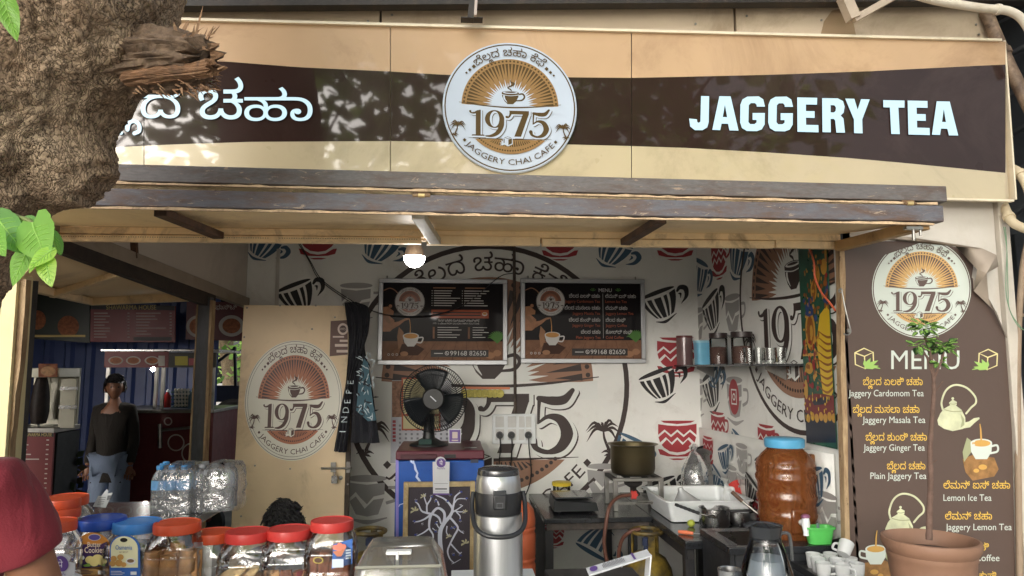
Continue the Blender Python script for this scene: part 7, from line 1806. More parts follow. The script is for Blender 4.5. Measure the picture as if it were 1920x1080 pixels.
# orange barrel
ob = thing('barrel', 'orange ribbed plastic barrel half hidden behind the steel flask', 'barrel', (P(972, 1050, 4.1).x, 4.1, .012))
c = V((P(966, 1000, 4.1).x, 4.1, .012)); r = SZ(37, 4.1); top = P(970, 938, 4.1).z - .012
pf = [(r * .95, 0), (r, .02)]
for k in range(5): z = .1 + k * (top - .25) / 4; pf += [(r, z - .03), (r * .955, z - .022), (r * .955, z - .012), (r, z), (r * 1.0, z + .004), (r * .96, z + .012), (r, z + .022)]
pf += [(r, top - .1), (r * .92, top - .05), (r * .7, top - .015), (r * .4, top), (.001, top)]
b = MB(); b.lathe(pf, c, 36); b.build('body', mat('orange barrel plastic', S(196, 100, 66), .45, var=.06), ob)
b = MB(); b.tube([c + V((.03, 0, top)), c + V((.045, 0, top + .05))], .01, 8); b.build('handle', BLK, ob)
# white tub with strainer, plates rack
wt = thing('tub', 'white rectangular plastic tub on the right counter by the back wall', 'tub', PZ(1330, 978, ZK))
p0 = PZ(1255, 977, ZK + .001); tx0, tx1, ty0, ty1 = p0.x, min(p0.x + SZ(150, 4.15), 1.76), 4.16, 4.62
th = P(1330, 944, 4.1).z - ZK
b = MB(); o = .04
def rr_(x0, x1, y0, y1, z, r=.03, n=4):
    pts = []
    for cx, cy, a0 in ((x1 - r, y1 - r, 0), (x0 + r, y1 - r, 90), (x0 + r, y0 + r, 180), (x1 - r, y0 + r, 270)):
        pts += [V((cx + r * math.cos(R(a0 + 90 * k / n)), cy + r * math.sin(R(a0 + 90 * k / n)), z)) for k in range(n + 1)]
    return pts
z0 = ZK + .002
b.loft([rr_(tx0 + .02, tx1 - .02, ty0 + .02, ty1 - .02, z0), rr_(tx0, tx1, ty0, ty1, z0 + .004), rr_(tx0 - .03, tx1 + .0, ty0 - .03, ty1 + .03, z0 + th), rr_(tx0 - .05, tx1 + .015, ty0 - .05, ty1 + .05, z0 + th + .003), rr_(tx0 - .05, tx1 + .015, ty0 - .05, ty1 + .05, z0 + th + .009), rr_(tx0 - .026, tx1 - .004, ty0 - .026, ty1 + .026, z0 + th + .007), rr_(tx0 + .006, tx1 - .006, ty0 + .006, ty1 - .006, z0 + .01)]); b.build('tub', WHT, wt)
stn = thing('strainer', 'clear funnel shaped strainer lying in the white tub', 'strainer', V((tx0 + .12, 4.3, z0 + .02)))
b = MB(); b.lathe([(.015, .11), (.02, .09), (.09, .0), (.092, .004)], (tx0 + .13, 4.3, z0 + .07), 24, M=Matrix.Rotation(R(-18), 3, 'Y')); b.build('cone', clear('milky funnel', (.85, .87, .87), .15, base=.08, milk=.35), stn)
lt = thing('ladle', 'strainer ladle with black ribbed handle resting on the white tub rim', 'ladle', P(1300, 955, 4.08))
b = MB(); a_, c_ = P(1266, 946, 4.08), P(1312, 963, 3.98); q = [a_.lerp(c_, k / 12) for k in range(13)]; b.tube(q, [.008 + .002 * (k % 2) for k in range(13)], 8); b.build('handle', BLK, lt)
b = MB(); b.tube([c_, P(1330, 968, 3.95)], .003, 6); b.ell(P(1336, 968, 3.95), .03, .03, .012, 14, 6); b.build('bowl', STEEL, lt)
sc_ = thing('scoop', 'white plastic scoop standing in the tub against a red cloth', 'scoop', P(1368, 945, 4.4))
b = MB(); b.prism([P(1356, 945, 4.42), P(1380, 945, 4.42), P(1378, 914, 4.5), P(1362, 912, 4.5)], (0, .03, .01)); b.build('blade', WHT, sc_, bevel=.004)
rc_ = thing('cloth', 'folded red cloth draped on the back rim of the white tub', 'cloth', P(1388, 945, 4.5))
b = MB(); b.grid(lambda u, v: P(1366 + 32 * u + 6 * v, 908 + 40 * v * (0.6 + .4 * u) - 8 * math.sin(u * 3.1), 4.52 - .06 * v + .01 * math.sin(9 * u)), 12, 10); b.build('cloth', cloth('red cloth', S(200, 64, 58)), rc_, solid=.006)
dpz = thing('steel_plate', 'round steel plate standing on edge in the back corner', 'plate', P(1325, 925, 4.95))
b = MB(); b.lathe([(.001, 0), (.13, 0), (.15, .012), (.17, .02), (.172, .023), (.15, .017), (.13, .006), (.001, .006)], P(1322, 888, 5.0), 40, M=Matrix.Rotation(R(-62), 3, 'Z') @ Matrix.Rotation(R(84), 3, 'X')); b.build('plate', STEEL, dpz)
dpz = thing('serving_tray', 'dark edged round tray behind the steel plate in the corner', 'tray', P(1332, 925, 5.05))
b = MB(); b.lathe([(.001, 0), (.16, 0), (.18, .02), (.184, .02), (.165, -.006), (.001, -.006)], P(1330, 884, 5.08), 40, M=Matrix.Rotation(R(-55), 3, 'Z') @ Matrix.Rotation(R(86), 3, 'X')); b.build('tray', mat('dark tray', S(60, 60, 64), .3, .6), dpz)
bg_ = thing('plastic_bag', 'clear plastic bag tied at the top hanging in the back corner', 'plastic bag', P(1308, 925, 4.85))
b = MB(); b.lathe([(.02, .32), (.035, .30), (.018, .27), (.05, .24), (.085, .15), (.095, .06), (.08, .0), (.001, -.01)], P(1303, 922, 4.85), 22); b.v = [tuple(V(v) + V((noise.noise(V(v) * 14), noise.noise(V(v) * 14 + V((5, 0, 0))), 0)) * .02) for v in b.v]; b.build('bag', clear('polythene', (.9, .91, .91), .12, wrinkle=.8, wscale=16, base=.08, milk=.12), bg_)
# pans, knife, lime
def pan(label, px, py, r, h, hdir, hl, y=None):
    c = PZ(px, py, ZK + .002); c.y += r * .6; t = thing('saucepan', label, 'pan', c)
    b = MB(); b.lathe([(.001, 0), (r * .9, 0), (r, .012), (r, h), (r * 1.04, h + .003), (r * .97, h), (r * .96, .012), (.001, .006)], c, 30); b.build('bowl', STEEL, t)
    d = V(hdir).normalized(); q = c + V((0, 0, h * .85)) + d * r; b = MB(); b.beam(q, q + d * hl + V((0, 0, .01)), .02, .012); b.build('handle', BLK, t, bevel=.003); return t
pan('small shiny steel saucepan left of its twin on the right counter', 1346, 990, .085, .10, (1, -.25, 0), .15)
pan('shallow steel saucepan beside the orange water dispenser', 1394, 984, .10, .07, (-1, -.7, 0), .12)
ld = thing('ladle', 'long steel ladle with wooden grip leaning over the shallow saucepan', 'ladle', P(1400, 950, 3.95))
b = MB(); b.tube([P(1372, 922, 4.0), P(1392, 940, 3.97)], .011, 8); b.build('handle', mat('wood grip', S(96, 70, 56), .6), ld); b = MB(); b.tube([P(1392, 940, 3.97), P(1432, 972, 3.9)], .006, 8); b.build('stem', STEEL2, ld)
kn = thing('knife', 'small knife with orange handle lying on the right counter', 'knife', PZ(1290, 999, ZK))
a_, c_ = PZ(1272, 997, ZK + .012), PZ(1300, 1000, ZK + .012); b = MB(); b.tube([a_, a_.lerp(c_, .5), c_], [.009, .011, .008], 8); b.build('handle', mat('orange grip', S(226, 120, 80), .4), kn); b = MB(); e_ = PZ(1316, 1001, ZK + .01); b.beam(c_, e_, .014, .002); b.build('blade', STEEL, kn)
lm = MB(); c = PZ(1296, 988, ZK); lm.ell(c + V((0, 0, .02)), .022, .022, .02, 14, 10); lm.build('lime', mat('lime skin', S(170, 180, 70), .45), label='half green lime lying on the right counter near the knife', cat='lime')
# orange water dispenser
wdp = thing('water_dispenser', 'big orange ribbed water dispenser with blue lid and white tap', 'water dispenser', (1.655, 3.52, .83))
c = V((1.655, 3.52, sz + .001)); r = .142; hh = P(1478, 832, c.y).z - c.z
AMB = clear('amber plastic', (.84, .58, .36), .1, base=.03, milk=.5, milkcol=S(168, 106, 62), wrinkle=.02, wscale=10)
hh = P(1478, 834, 3.52).z - c.z
pf = [(r * a_, hh * b_) for a_, b_ in ((.01, 0), (.88, 0), (.92, .03), (.93, .17), (.97, .2), (1.0, .235), (.96, .27), (.95, .36), (1.0, .4), (1.02, .43), (.97, .47), (.97, .58), (1.02, .62), (1.03, .66), (.98, .69), (1.0, .74), (1.0, .78), (.94, .84), (.8, .9), (.66, .94), (.6, .96), (.6, 1.0))]
b = MB(); b.lathe(pf, c, 44); bd2 = b.build('tank', AMB, wdp)
b = MB(); b.lathe([(r * .66, hh - .01), (r * .68, hh + .002), (r * .68, hh + .028), (r * .62, hh + .035), (.001, hh + .036)], c, 36); b.build('lid', mat('lid light blue', S(88, 164, 206), .4), wdp)
b = MB(); q = V((c.x, c.y - r * .93, c.z + .09)); b.obox(q, (.045, 0, 0), (0, .012, 0), (0, 0, .06)); b.build('tap_plate', AMB, wdp, bevel=.012)
b = MB(); b.tube([q, q + V((0, -.06, 0))], .014, 10); b.lathe([(.016, .03), (.02, .0), (.012, -.04), (.014, -.05)], q + V((0, -.055, 0)), 12); b.build('tap', WHT, wdp)
b = MB(); b.ell(q + V((0, -.056, .035)), .022, .016, .012, 12, 8); b.build('tap_lever', mat('tap purple', S(130, 80, 110), .4), wdp)
b = MB(); hx = c + V((r * .98, 0, .36)); b.obox(hx, (.03, 0, 0), (0, .02, 0), (0, 0, .03)); b.build('grip', AMB, wdp, bevel=.01)
# green basket
gb = thing('basket', 'light green plastic basket beside the orange water dispenser', 'basket', PZ(1552, 1014, sz))
x0_, x1_, y0_, y1_ = 1.66, XR - .035, 3.305, 3.375
b = MB(); b.loft([rr_(x0_ + .01, x1_ - .01, y0_ + .01, y1_ - .01, sz + .002, .02), rr_(x0_, x1_, y0_, y1_, sz + .07, .02), rr_(x0_ - .008, x1_ + .004, y0_ - .008, y1_ + .008, sz + .072, .02), rr_(x0_ - .008, x1_ + .004, y0_ - .008, y1_ + .008, sz + .08, .02), rr_(x0_ + .004, x1_ - .004, y0_ + .004, y1_ - .004, sz + .078, .02), rr_(x0_ + .014, x1_ - .014, y0_ + .014, y1_ - .014, sz + .008, .02)]); b.build('basket', mat('green plastic', S(92, 196, 96), .4), gb)
sp2 = MB(); sp2.box(x0_ + .05, x1_ - .06, y0_ + .04, y1_ - .04, sz + .03, sz + .095); sp2.build('sponge', mat('grey sponge', S(96, 120, 116), .9, bump=.6), label='dark sponge lying in the light green basket', cat='sponge', bevel=.006)
# cups on a tray
tr = thing('tray', 'dark rimmed tray of white cups at the near end of the right counter', 'tray', PZ(1545, 1075, sz - .01))
cz = .745
b = MB(); a_, b_, c_, d_ = PZ(1480, 1030, cz), PZ(1548, 1078, cz), PZ(1700, 1075, cz), PZ(1590, 1018, cz)
tx = lambda x, y: (x, y)
X0, X1, Y0, Y1 = 1.555, XR - .027, 3.02, 3.29
b.box(X0, X1, Y0, Y1, cz, cz + .005); b.build('base', STEEL2, tr)
for q in ((X0 - .004, X1, Y0 - .004, Y0), (X0 - .004, X0, Y0 + .0005, Y1), (X0 - .004, X1, Y1 + .0005, Y1 + .004)):
    b = MB(); b.box(*q, cz, cz + .025); b.build('rim', BLK, tr)
def cup_(x, y, z, label=None, tilt=None):
    t = thing('cup', 'plain white tea cup stacked among its fellows on the dark tray', 'cup', (0, 0, 0), 'white tea cups on the tray')
    r = .032; b = MB(); b.lathe([(.001, 0), (r * .8, 0), (r * .86, .004), (r, .05), (r * 1.02, .062), (r * .94, .062), (r * .86, .01), (.001, .008)], (0, 0, 0), 24); b.build('bowl', mat('white ceramic', S(206, 208, 208), .18, coat=.4, var=.02), t)
    b = MB(); b.tube(crom([(r * .93, 0, .05), (r * 1.6, 0, .046), (r * 1.65, 0, .022), (r * .9, 0, .014)], 5), .0055, 8); b.build('handle', mat('white ceramic', S(226, 228, 228)), t)
    return t
c0 = cup_(0, 0, 0); first = True
for k, (x, y, dz, rot, tilt, lb) in enumerate(((1.605, 3.09, 0, -.4, 0, 'front left white cup on the dark rimmed tray'), (1.675, 3.06, 0, -.9, 0, 'front middle white cup on the dark rimmed tray'), (1.745, 3.07, 0, 3.4, 0, 'front right white cup with its handle turned left on the tray'),
        (1.625, 3.17, 0, .2, 0, 'white cup in the second row behind the front left one'), (1.70, 3.15, 0, .5, 0, 'white cup in the second row behind the front middle one'), (1.765, 3.16, 0, 1.0, 0, 'white cup in the second row next to the jamb'), (1.64, 3.245, 0, .6, 0, 'white cup at the back of the tray near the basin'), (1.72, 3.24, 0, 2.6, 0, 'white cup at the back of the tray near the green basket'),
        (1.735, 3.16, .075, 2.2, .75, 'white cup lying tilted on top of the other cups'))):
    o = c0 if first else dup(c0); first = False
    o.location = (x, y, cz + .0055 + dz); o.rotation_euler = (tilt, 0, rot); o['label'] = lb
sh_ = thing('cup_shelf', 'narrow black shelf carrying the cup tray in front of the sink unit', 'shelf', (1.67, 3.15, 0))
b = MB(); b.box(1.545, XR - .024, 3.01, 3.298, cz - .03, cz - .001); b.build('board', GRANITE, sh_, bevel=.003)
for x in (1.58, 1.76): b = MB(); b.box(x - .02, x + .02, 3.2, 3.24, .0, cz - .031); b.build('leg', BLACKP, sh_)
# ------------------------------------------------------------------ service counter in front
ZC2 = .93
sc2 = thing('service_counter', 'service counter with pale top along the front of the kiosk', 'counter', (0, 2.15, 0))
b = MB(); b.box(-1.22, .98, 1.86, 2.42, ZC2 - .035, ZC2); b.build('top', mat('pale laminate', S(200, 200, 198), .35), sc2, bevel=.004)
for k in range(5):
    b = MB(); x = -1.2 + k * .43; b.box(x, x + .427, 1.89, 1.92, .02, ZC2 - .036); b.build('front_panel', mat('counter brown', S(98, 72, 60), .5), sc2, bevel=.002)
for sx in (-1.2, .94):
    b = MB(); b.box(sx, sx + .03, 1.9201, 2.40, .0, ZC2 - .036); b.build('side_panel', BLACKP, sc2)
pk = MB(); p0, p1 = P(846, 1072, 2.50), P(1000, 1072, 2.50); pk.box(p0.x, p1.x, 2.425, 2.52, p0.z - .03, p0.z); pk.build('plank', WHT, label='narrow white plank behind the steel flask', cat='plank', bevel=.003)
tk = MB(); p0, p1 = P(1022, 1071, 2.52), P(1190, 1073, 2.52); tk.box(p0.x, p1.x, 2.425, 2.55, p0.z - .04, p0.z); tk.build('black_tray', BLK, label='black tray edge behind the service counter right of the plank', cat='tray', bevel=.006)
# side slab with water bottles
ZL = 1.04
sl2 = thing('side_ledge', 'dark stone ledge inside the left opening carrying packed water bottles', 'ledge', (-1.4, 3.2, 0))
b = MB(); b.box(-1.70, -1.05, 2.74, 3.50, ZL - .04, ZL); b.build('slab', mat('dark stone slab', S(66, 62, 60), .22, coat=.4, var=.2, scale=20), sl2, bevel=.004)
for x in (-1.62, -1.12):
    b = MB(); b.box(x - .03, x + .03, 3.1, 3.16, .0, ZL - .041); b.build('leg', BLACKP, sl2)
WATER = clear('water bottle plastic', (.93, .95, .97), .06, wrinkle=.5, wscale=50, base=.10, milk=.10)
BLB = mat('bottle label blue', S(112, 172, 226), .35, var=.15, scale=60); CAPB = mat('bottle cap blue', S(70, 150, 214), .4)
def bottle(x, y, blue=True):
    t = thing('water_bottle', 'small clear water bottle with blue cap in the shrink wrapped pack', 'water bottle', (0, 0, 0), 'water bottles in the shrink wrapped pack')
    r = .031; b = MB(); pf = [(.001, 0), (r * .9, 0), (r, .01)]
    for k in range(3): z = .03 + k * .022; pf += [(r, z), (r * .93, z + .006), (r, z + .012)]
    pf += [(r * .98, .10), (r * .98, .135), (r, .138), (r * .8, .158), (r * .42, .175), (r * .42, .182)]
    b.lathe(pf, (0, 0, 0), 18); b.build('body', WATER, t)
    b = MB(); b.lathe([(r * 1.0, .098), (r * 1.005, .118), (r * 1.0, .137)], (0, 0, 0), 18); b.build('label', BLB, t)
    b = MB(); b.lathe([(r * .46, .18), (r * .47, .194), (r * .4, .197), (.001, .197)], (0, 0, 0), 14); b.build('cap', CAPB, t)
    return t
bt0 = bottle(0, 0); i = 0
for row, (pxs, y) in enumerate((((299, 322, 345), 3.22), ((304, 328, 351), 3.285), ((310, 334, 357), 3.35))):
    for px in pxs:
        o = bt0 if i == 0 else dup(bt0); i += 1; o.location = (P(px, 900, y).x, y, ZL + .0005)
        o['label'] = 'blue capped water bottle, %s of the %s row in the shrink wrapped pack' % (('left end', 'middle', 'right end')[pxs.index(px)], ('front', 'middle', 'back')[row])
clr = None
for (px, y) in ((378, 3.23), (402, 3.24), (426, 3.25), (384, 3.32), (408, 3.33), (432, 3.34)):
    if clr is None:
        clr = thing('water_bottle', 'clear water bottle without label in the second wrapped pack', 'water bottle', (0, 0, 0), 'plain bottles in the second wrapped pack')
        r = .033; b = MB(); b.lathe([(.001, 0), (r, .004), (r, .05), (r * .93, .06), (r, .07), (r, .14), (r * .8, .165), (r * .4, .18), (r * .4, .2), (.001, .2)], (0, 0, 0), 18); b.build('body', WATER, clr); b = MB(); b.lathe([(r * .44, .185), (r * .44, .2), (.001, .202)], (0, 0, 0), 12); b.build('cap', clear('clear cap', (.9, .92, .94), .1, base=.15, milk=.3), clr); o = clr
    else: o = dup(clr)
    o.location = (P(px, 900, y).x, y, ZL + .0005)
    o['label'] = 'plain clear water bottle, %s of the %s row in the second wrapped pack' % ({378: 'left end', 385: 'left end', 403: 'middle', 410: 'middle'}.get(px, 'right end'), 'front' if y < 3.3 else 'back')
WRAP = clear('shrink wrap', (.97, .97, .98), .07, wrinkle=1.0, wscale=20, base=.07, milk=.13)
def wrap(label, x0, x1, y0, y1, h, seed):
    b = MB()
    for z, ins in ((.002, .0), (.05, -.004), (.11, 0), (.155, .004), (.185, .014), (.2, .04)):
        pass
    rings = []
    for z, ins in ((.002, .0), (.03, -.003), (.06, .003), (.09, -.003), (.12, 0), (.15, .003), (.175, .008), (.195, .02), (.205, .05)):
        q = rr_(x0 + ins, x1 - ins, y0 + ins, y1 - ins, ZL + z, .035, 8); rings.append([p + V((1, 1, 0)) * .006 * noise.noise(p * 26 + V((seed, 0, 0))) + V((0, 0, .006 * noise.noise(p * 18))) for p in q])
    b.loft(rings, caps=(False, True)); return b.build('shrink_wrap', WRAP, label=label, cat='plastic wrap', sharp=180)
wrap('crinkled clear shrink wrap round the blue capped water bottles', P(286, 900, 3.185).x, P(370, 900, 3.185).x, 3.185, 3.395, .2, 1)
wrap('crinkled clear shrink wrap round the plain bottles by the post', P(368, 900, 3.19).x + .004, P(442, 900, 3.19).x, 3.19, 3.39, .2, 5)

# ------------------------------------------------------------------ biscuit jars
RD, OR_, BLD, BLL = mat('lid red', S(190, 54, 50), .42, var=.06, scale=12, dirt=S(150, 50, 46), damt=.5), mat('lid orange', S(202, 78, 44), .42, var=.06, scale=12, dirt=S(160, 64, 40), damt=.5), mat('lid deep blue', S(40, 78, 168), .35, var=.06), mat('lid light blue plastic', S(62, 128, 200), .35, var=.04)
JAR = clear('jar plastic', (.955, .955, .96), .045, wrinkle=.25, wscale=18, base=.07)
def jar(label, px0, px1, pytop, y, lidm, sq=1.6, hj=None, grp=None, z0=ZC2):
    cx = P((px0 + px1) / 2, 960, y).x; ztop = P(960, pytop + 9, y).z; H = ztop - z0; lr = SZ((px1 - px0) / 2, y)
    t = thing('biscuit_jar', label, 'jar', (cx, y, z0), grp); R_ = lr * 1.16; hs_ = H - .03
    pf = [(.001, .001), (R_ * .86, .001), (R_ * .95, .008), (R_, .03)]
    for k in range(3): z = .04 + k * (hs_ - .1) / 3; pf += [(R_, z), (R_ * .965, z + .004), (R_ * .965, z + .010), (R_, z + .014), (R_, z + (hs_ - .1) / 3 - .002)]
    pf += [(R_, hs_ - .062), (R_ * .96, hs_ - .058), (R_ * .96, hs_ - .052), (R_ * .99, hs_ - .046), (R_ * .93, hs_ - .02), (lr * .95, hs_), (lr * .92, hs_ + .006)]
    rings = []
    b = MB()
    for r_, z in pf:
        ring = []; e_ = 2 + sq * 2.2 * max(0, min(1, (hs_ - z) / .04))
        for k in range(40):
            a = 2 * math.pi * k / 40; ca, sa = math.cos(a), math.sin(a); q = 1 / (abs(ca) ** e_ + abs(sa) ** e_) ** (1 / e_)
            ring.append((cx + r_ * q * ca, y + r_ * q * sa, z0 + z))
        rings.append(ring)
    b.loft(rings, caps=(True, False)); b.build('body', JAR, t, sharp=60)
    b = MB(); n_ = 48; rr2 = []
    for r_, z, rib in ((lr * .99, hs_, 0), (lr, hs_ + .003, 1), (lr, hs_ + .022, 1), (lr * .985, hs_ + .027, 0), (lr * .93, hs_ + .028, 0), (lr * .9, hs_ + .0255, 0), (lr * .5, hs_ + .027, 0), (.001, hs_ + .027, 0)):
        rr2.append([(cx + r_ * (1 + .006 * rib * (k % 2)) * math.cos(6.2832 * k / n_), y + r_ * (1 + .006 * rib * (k % 2)) * math.sin(6.2832 * k / n_), z0 + z) for k in range(n_)])
    b.loft(rr2, caps=(False, False)); b.build('lid', lidm, t, sharp=35)
    return t, cx, R_, H
def curved(cx, y, R_, sq=3.5):                       # map onto the jar's front face
    def mp(u, v, h):
        a = max(-1, min(1, u / R_)); return V((cx + u, y - R_ * (1 - abs(a) ** 5) ** (1 / 5) * .985 - .004 - h, v))
    return mp
def label_px(t, name, pr, mats, cx, y, R_):          # print laid out in photograph measure on the jar front
    def mp(u, v, h):
        p = P(u, -v, y - R_); a = max(-1, min(1, (p.x - cx) / R_)); return V((p.x, y - R_ - .002 + .02 * abs(a) ** 4 - h, p.z))
    return pr.build(name, mats, mp, t)
YJ = 2.2
CK = [mat('biscuit brown', S(222, 170, 116), .75, var=.15, scale=40, bump=.4), mat('biscuit cream', S(236, 202, 146), .7, var=.1, scale=40, bump=.3), mat('rusk brown', S(218, 164, 112), .8, var=.25, scale=30, bump=.6), mat('cake brown', S(132, 78, 52), .8, var=.3, scale=40, bump=.6), mat('bag white', S(216, 214, 214), .4, var=.08, bump=.6, bscale=30)]
def biscuit(label, m, c, kind, rot, grp, size=.03):
    b = MB(); M = Matrix.Rotation(rot[2], 3, 'Z') @ Matrix.Rotation(rot[0], 3, 'X') @ Matrix.Rotation(rot[1], 3, 'Y')
    if kind == 'disc': b.lathe([(.001, -.005), (size * .9, -.005), (size, 0), (size * .92, .006), (.001, .008)], c, 18, M=M)
    elif kind == 'oval': b.lathe([(.001, -.006), (.9, -.006), (1, 0), (.9, .006), (.001, .007)], c, 20, M=M @ Matrix.Diagonal((size * 1.5, size * .75, 1)))
    elif kind == 'rusk':
        rings = []
        for z in range(7):
            t_ = z / 6; r_ = size * (.8 + .25 * math.sin(math.pi * t_)); rings.append([V(c) + M @ V((r_ * .62 * math.cos(a) * (1 + .08 * noise.noise(V((a, t_ * 4, c[0] * 30)))), r_ * .4 * math.sin(a), (t_ - .5) * size * 4.4)) for a in [k * 6.2832 / 12 for k in range(12)]])
        b.loft(rings)
    o = b.build('biscuit', m, label=label, cat='biscuit', group=grp, sharp=60); return o
r9 = random.Random(12)
# front row, left to right
t, cx, R_, H = jar('clear jar with deep blue lid and purple Butter Cookies label', 152, 231, 947, 2.24, BLD)
pr = Print().ink(0)
arch = lambda x0, x1, y0, y1, n=14: [(x0, -y1), (x1, -y1)] + [((x0 + x1) / 2 + (x1 - x0) / 2 * math.cos(R(180 * k / n)), -(y0 + (x1 - x0) / 2 * .9) + (x1 - x0) / 2 * .9 * math.sin(R(180 * k / n))) for k in range(n + 1)]
pr.poly(arch(144, 205, 998, 1100)); pr.ink(1).poly([(148, -1028), (150, -1018), (158, -1020), (190, -1020), (200, -1016), (202, -1030), (202, -1062), (146, -1066)]); pr.ink(5).ell(178, -1007, 11.5, 6.2); pr.ink(2).ell(178, -1007, 10.5, 5.4)
pr.ink(3).text('Butter', 178, -1025, 13, .035, width=26, align='c').text('Cookies', 178, -1036, 15, .035, width=37, align='c')
pr.ink(6).text('Butter', 178, -1024.6, 13, .01, width=25, align='c').text('Cookies', 178, -1035.6, 15, .01, width=36, align='c')
pr.ink(4)
for x, y, r in ((170, 1049, 9), (184, 1047, 10), (192, 1053, 8), (178, 1054, 9)): pr.ell(x, -y, r, r * .8)
pr.ink(5).ell(155, -1045, 5, 4.2); pr.ink(7).poly([(157, -1059), (168, -1055), (172, -1061), (160, -1062)]).poly([(190, -1060), (198, -1055), (197, -1062)])
pr.ink(8).rect(145, -1078, 203, -1066); pr.ink(1)
for k in range(3): pr.rect(146, -(1069 + 3 * k), 146 + (22, 30, 26)[k], -(1068 + 3 * k))
pr.ink(5).rect(185, -1076, 197, -1069)
L_ = lambda n_, c_: flat('label ' + n_, c_, .35, coat=.3)
label_px(t, 'label', pr, [L_('orange', S(226, 150, 70)), L_('purple', S(66, 42, 92)), L_('violet', S(92, 84, 160)), L_('peach', S(236, 170, 110)), L_('biscuit', S(232, 214, 140)), L_('white', S(232, 232, 232)), L_('cream', S(250, 236, 216)), L_('green', S(140, 180, 80)), L_('tan', S(206, 160, 100))], cx, 2.24, R_)
t, cx, R_, H = jar('clear jar with light blue lid and cream Osmania biscuit label', 220, 298, 954, 2.22, BLL)
pr = Print().ink(0).poly(arch(206, 263, 1002, 1100)); pr.ink(1).poly(arch(208.5, 259, 1005, 1064)); pr.ink(2).ell(233, -1012, 7, 4)
pr.ink(0).text('Osmania', 233, -1030, 12, .01, width=31, align='c'); pr.ink(5).text('SALT BISCUIT', 233, -1036, 4, .01, width=17, align='c')
pr.ink(3)
for x, y, r in ((214, 1047, 6), (227, 1044, 6), (212, 1056, 6), (224, 1055, 7), (233, 1058, 5)): pr.ell(x, -y, r, r * .9)
pr.ink(4).ell(246, -1052, 9, 6); pr.ink(5).ell(246, -1051, 6.5, 3.4); pr.ink(4)
for k in range(3): pr.rect(209, -(1071 + 3 * k), 209 + (20, 26, 22)[k], -(1070 + 3 * k))
pr.rect(246, -1077, 257, -1071)
label_px(t, 'label', pr, [L_('blue', S(62, 110, 190)), L_('pale yellow', S(240, 236, 196)), L_('black', S(34, 36, 34)), L_('bun', S(206, 156, 90)), L_('white', S(232, 232, 232)), L_('brown', S(140, 110, 80))], cx, 2.22, R_)
for k in range(5):
    a = k * 1.2; biscuit('round brown biscuit in the jar with the Osmania label', CK[0], V((cx + .05 * math.cos(a), 2.22 + .045 * math.sin(a), ZC2 + .05 + .03 * (k % 3))), 'disc', (1.3 + .2 * math.sin(k), .2, a), 'biscuits in the Osmania jar')
t, cx, R_, H = jar('clear jar with orange lid full of long brown rusks', 295, 373, 957, 2.2, OR_)
for k in range(9):
    x = cx - .05 + .05 * (k % 3); y = 2.2 - .045 + .04 * (k // 3); biscuit('long brown rusk standing in the orange lidded jar', CK[2], V((x, y, ZC2 + .105 + .02 * r9.random())), 'rusk', (r9.uniform(-.1, .1), r9.uniform(-.1, .1), r9.uniform(-.4, .4)), 'rusks in the orange lidded jar', .042)
t, cx, R_, H = jar('clear jar with orange red lid and a white paper inside', 368, 440, 975, 2.26, OR_)
b = MB(); b.grid(lambda u, v, cx=cx, R_=R_: V((cx - R_ * .55 + R_ * .75 * u, 2.26 - R_ * .82 - .004 * math.sin(6 * u), ZC2 + .02 + .2 * v)), 8, 4); b.build('paper', CK[4], label='white paper sheet inside the orange red lidded jar', cat='paper', solid=.001)
t, cx, R_, H = jar('clear jar with red lid holding cream coloured oval biscuits', 428, 506, 975, 2.2, RD)
for k, (dx, dz, ry, m_) in enumerate(((-.03, .14, -.5, 1), (.005, .135, -.55, 1), (.04, .12, -.2, 0), (-.055, .07, 1.4, 1), (-.035, .065, 1.45, 1), (.01, .05, .1, 1), (.05, .06, 1.3, 0), (.0, .09, .15, 1), (-.01, .025, .2, 1))):
    biscuit('cream oval biscuit in the red lidded jar', CK[m_], V((cx + dx, 2.2 - .05 + .012 * (k % 3), ZC2 + dz)), 'oval', (.5, ry, 0), 'oval biscuits in the red lidded jar', .034)
b = MB(); b.lathe([(.001, 0), (.03, 0), (.036, .008), (.03, .02), (.001, .024)], V((cx + .01, 2.2 - .06, ZC2 + .02)), 20, M=Matrix.Rotation(R(70), 3, 'X')); b.build('biscuit', CK[1], label='large pale biscuit lying flat at the front of the red lidded jar', cat='biscuit')
t, cx, R_, H = jar('clear jar with red lid holding wrapped snack sticks', 506, 583, 972, 2.2, RD)
for k in range(6):
    biscuit('thin brown snack stick in the second red lidded jar', CK[k % 2 * 3], V((cx - .05 + .02 * k, 2.2 - .04 + .01 * (k % 3), ZC2 + .08)), 'rusk', (.2 * (k % 3 - 1), .5 * math.sin(k * 2), 0), 'snack sticks in the second red lidded jar', .03)
pk_ = thing('snack_packet', 'red and yellow snack packet inside the red lidded jar', 'packet', V((cx + .055, 2.2 - .03, ZC2 + .01)))
b = MB(); b.grid(lambda u, v, cx=cx: V((cx + .035 + .04 * u, 2.2 - .055 + .05 * u + .004 * math.sin(9 * v), ZC2 + .015 + .13 * v)), 6, 10); b.build('wrapper', mat('packet red', S(146, 44, 46), .3, var=.2, scale=20), pk_, solid=.003)
b = MB(); b.grid(lambda u, v, cx=cx: V((cx + .03 + .045 * u, 2.2 - .06 + .05 * u, ZC2 + .01 + .02 * v)), 4, 2); b.build('band', mat('packet yellow', S(226, 196, 40), .3), pk_, solid=.003)
t, cx, R_, H = jar('tall clear jar with red lid full of brown cake pieces and blue label', 586, 661, 958, 2.2, RD)
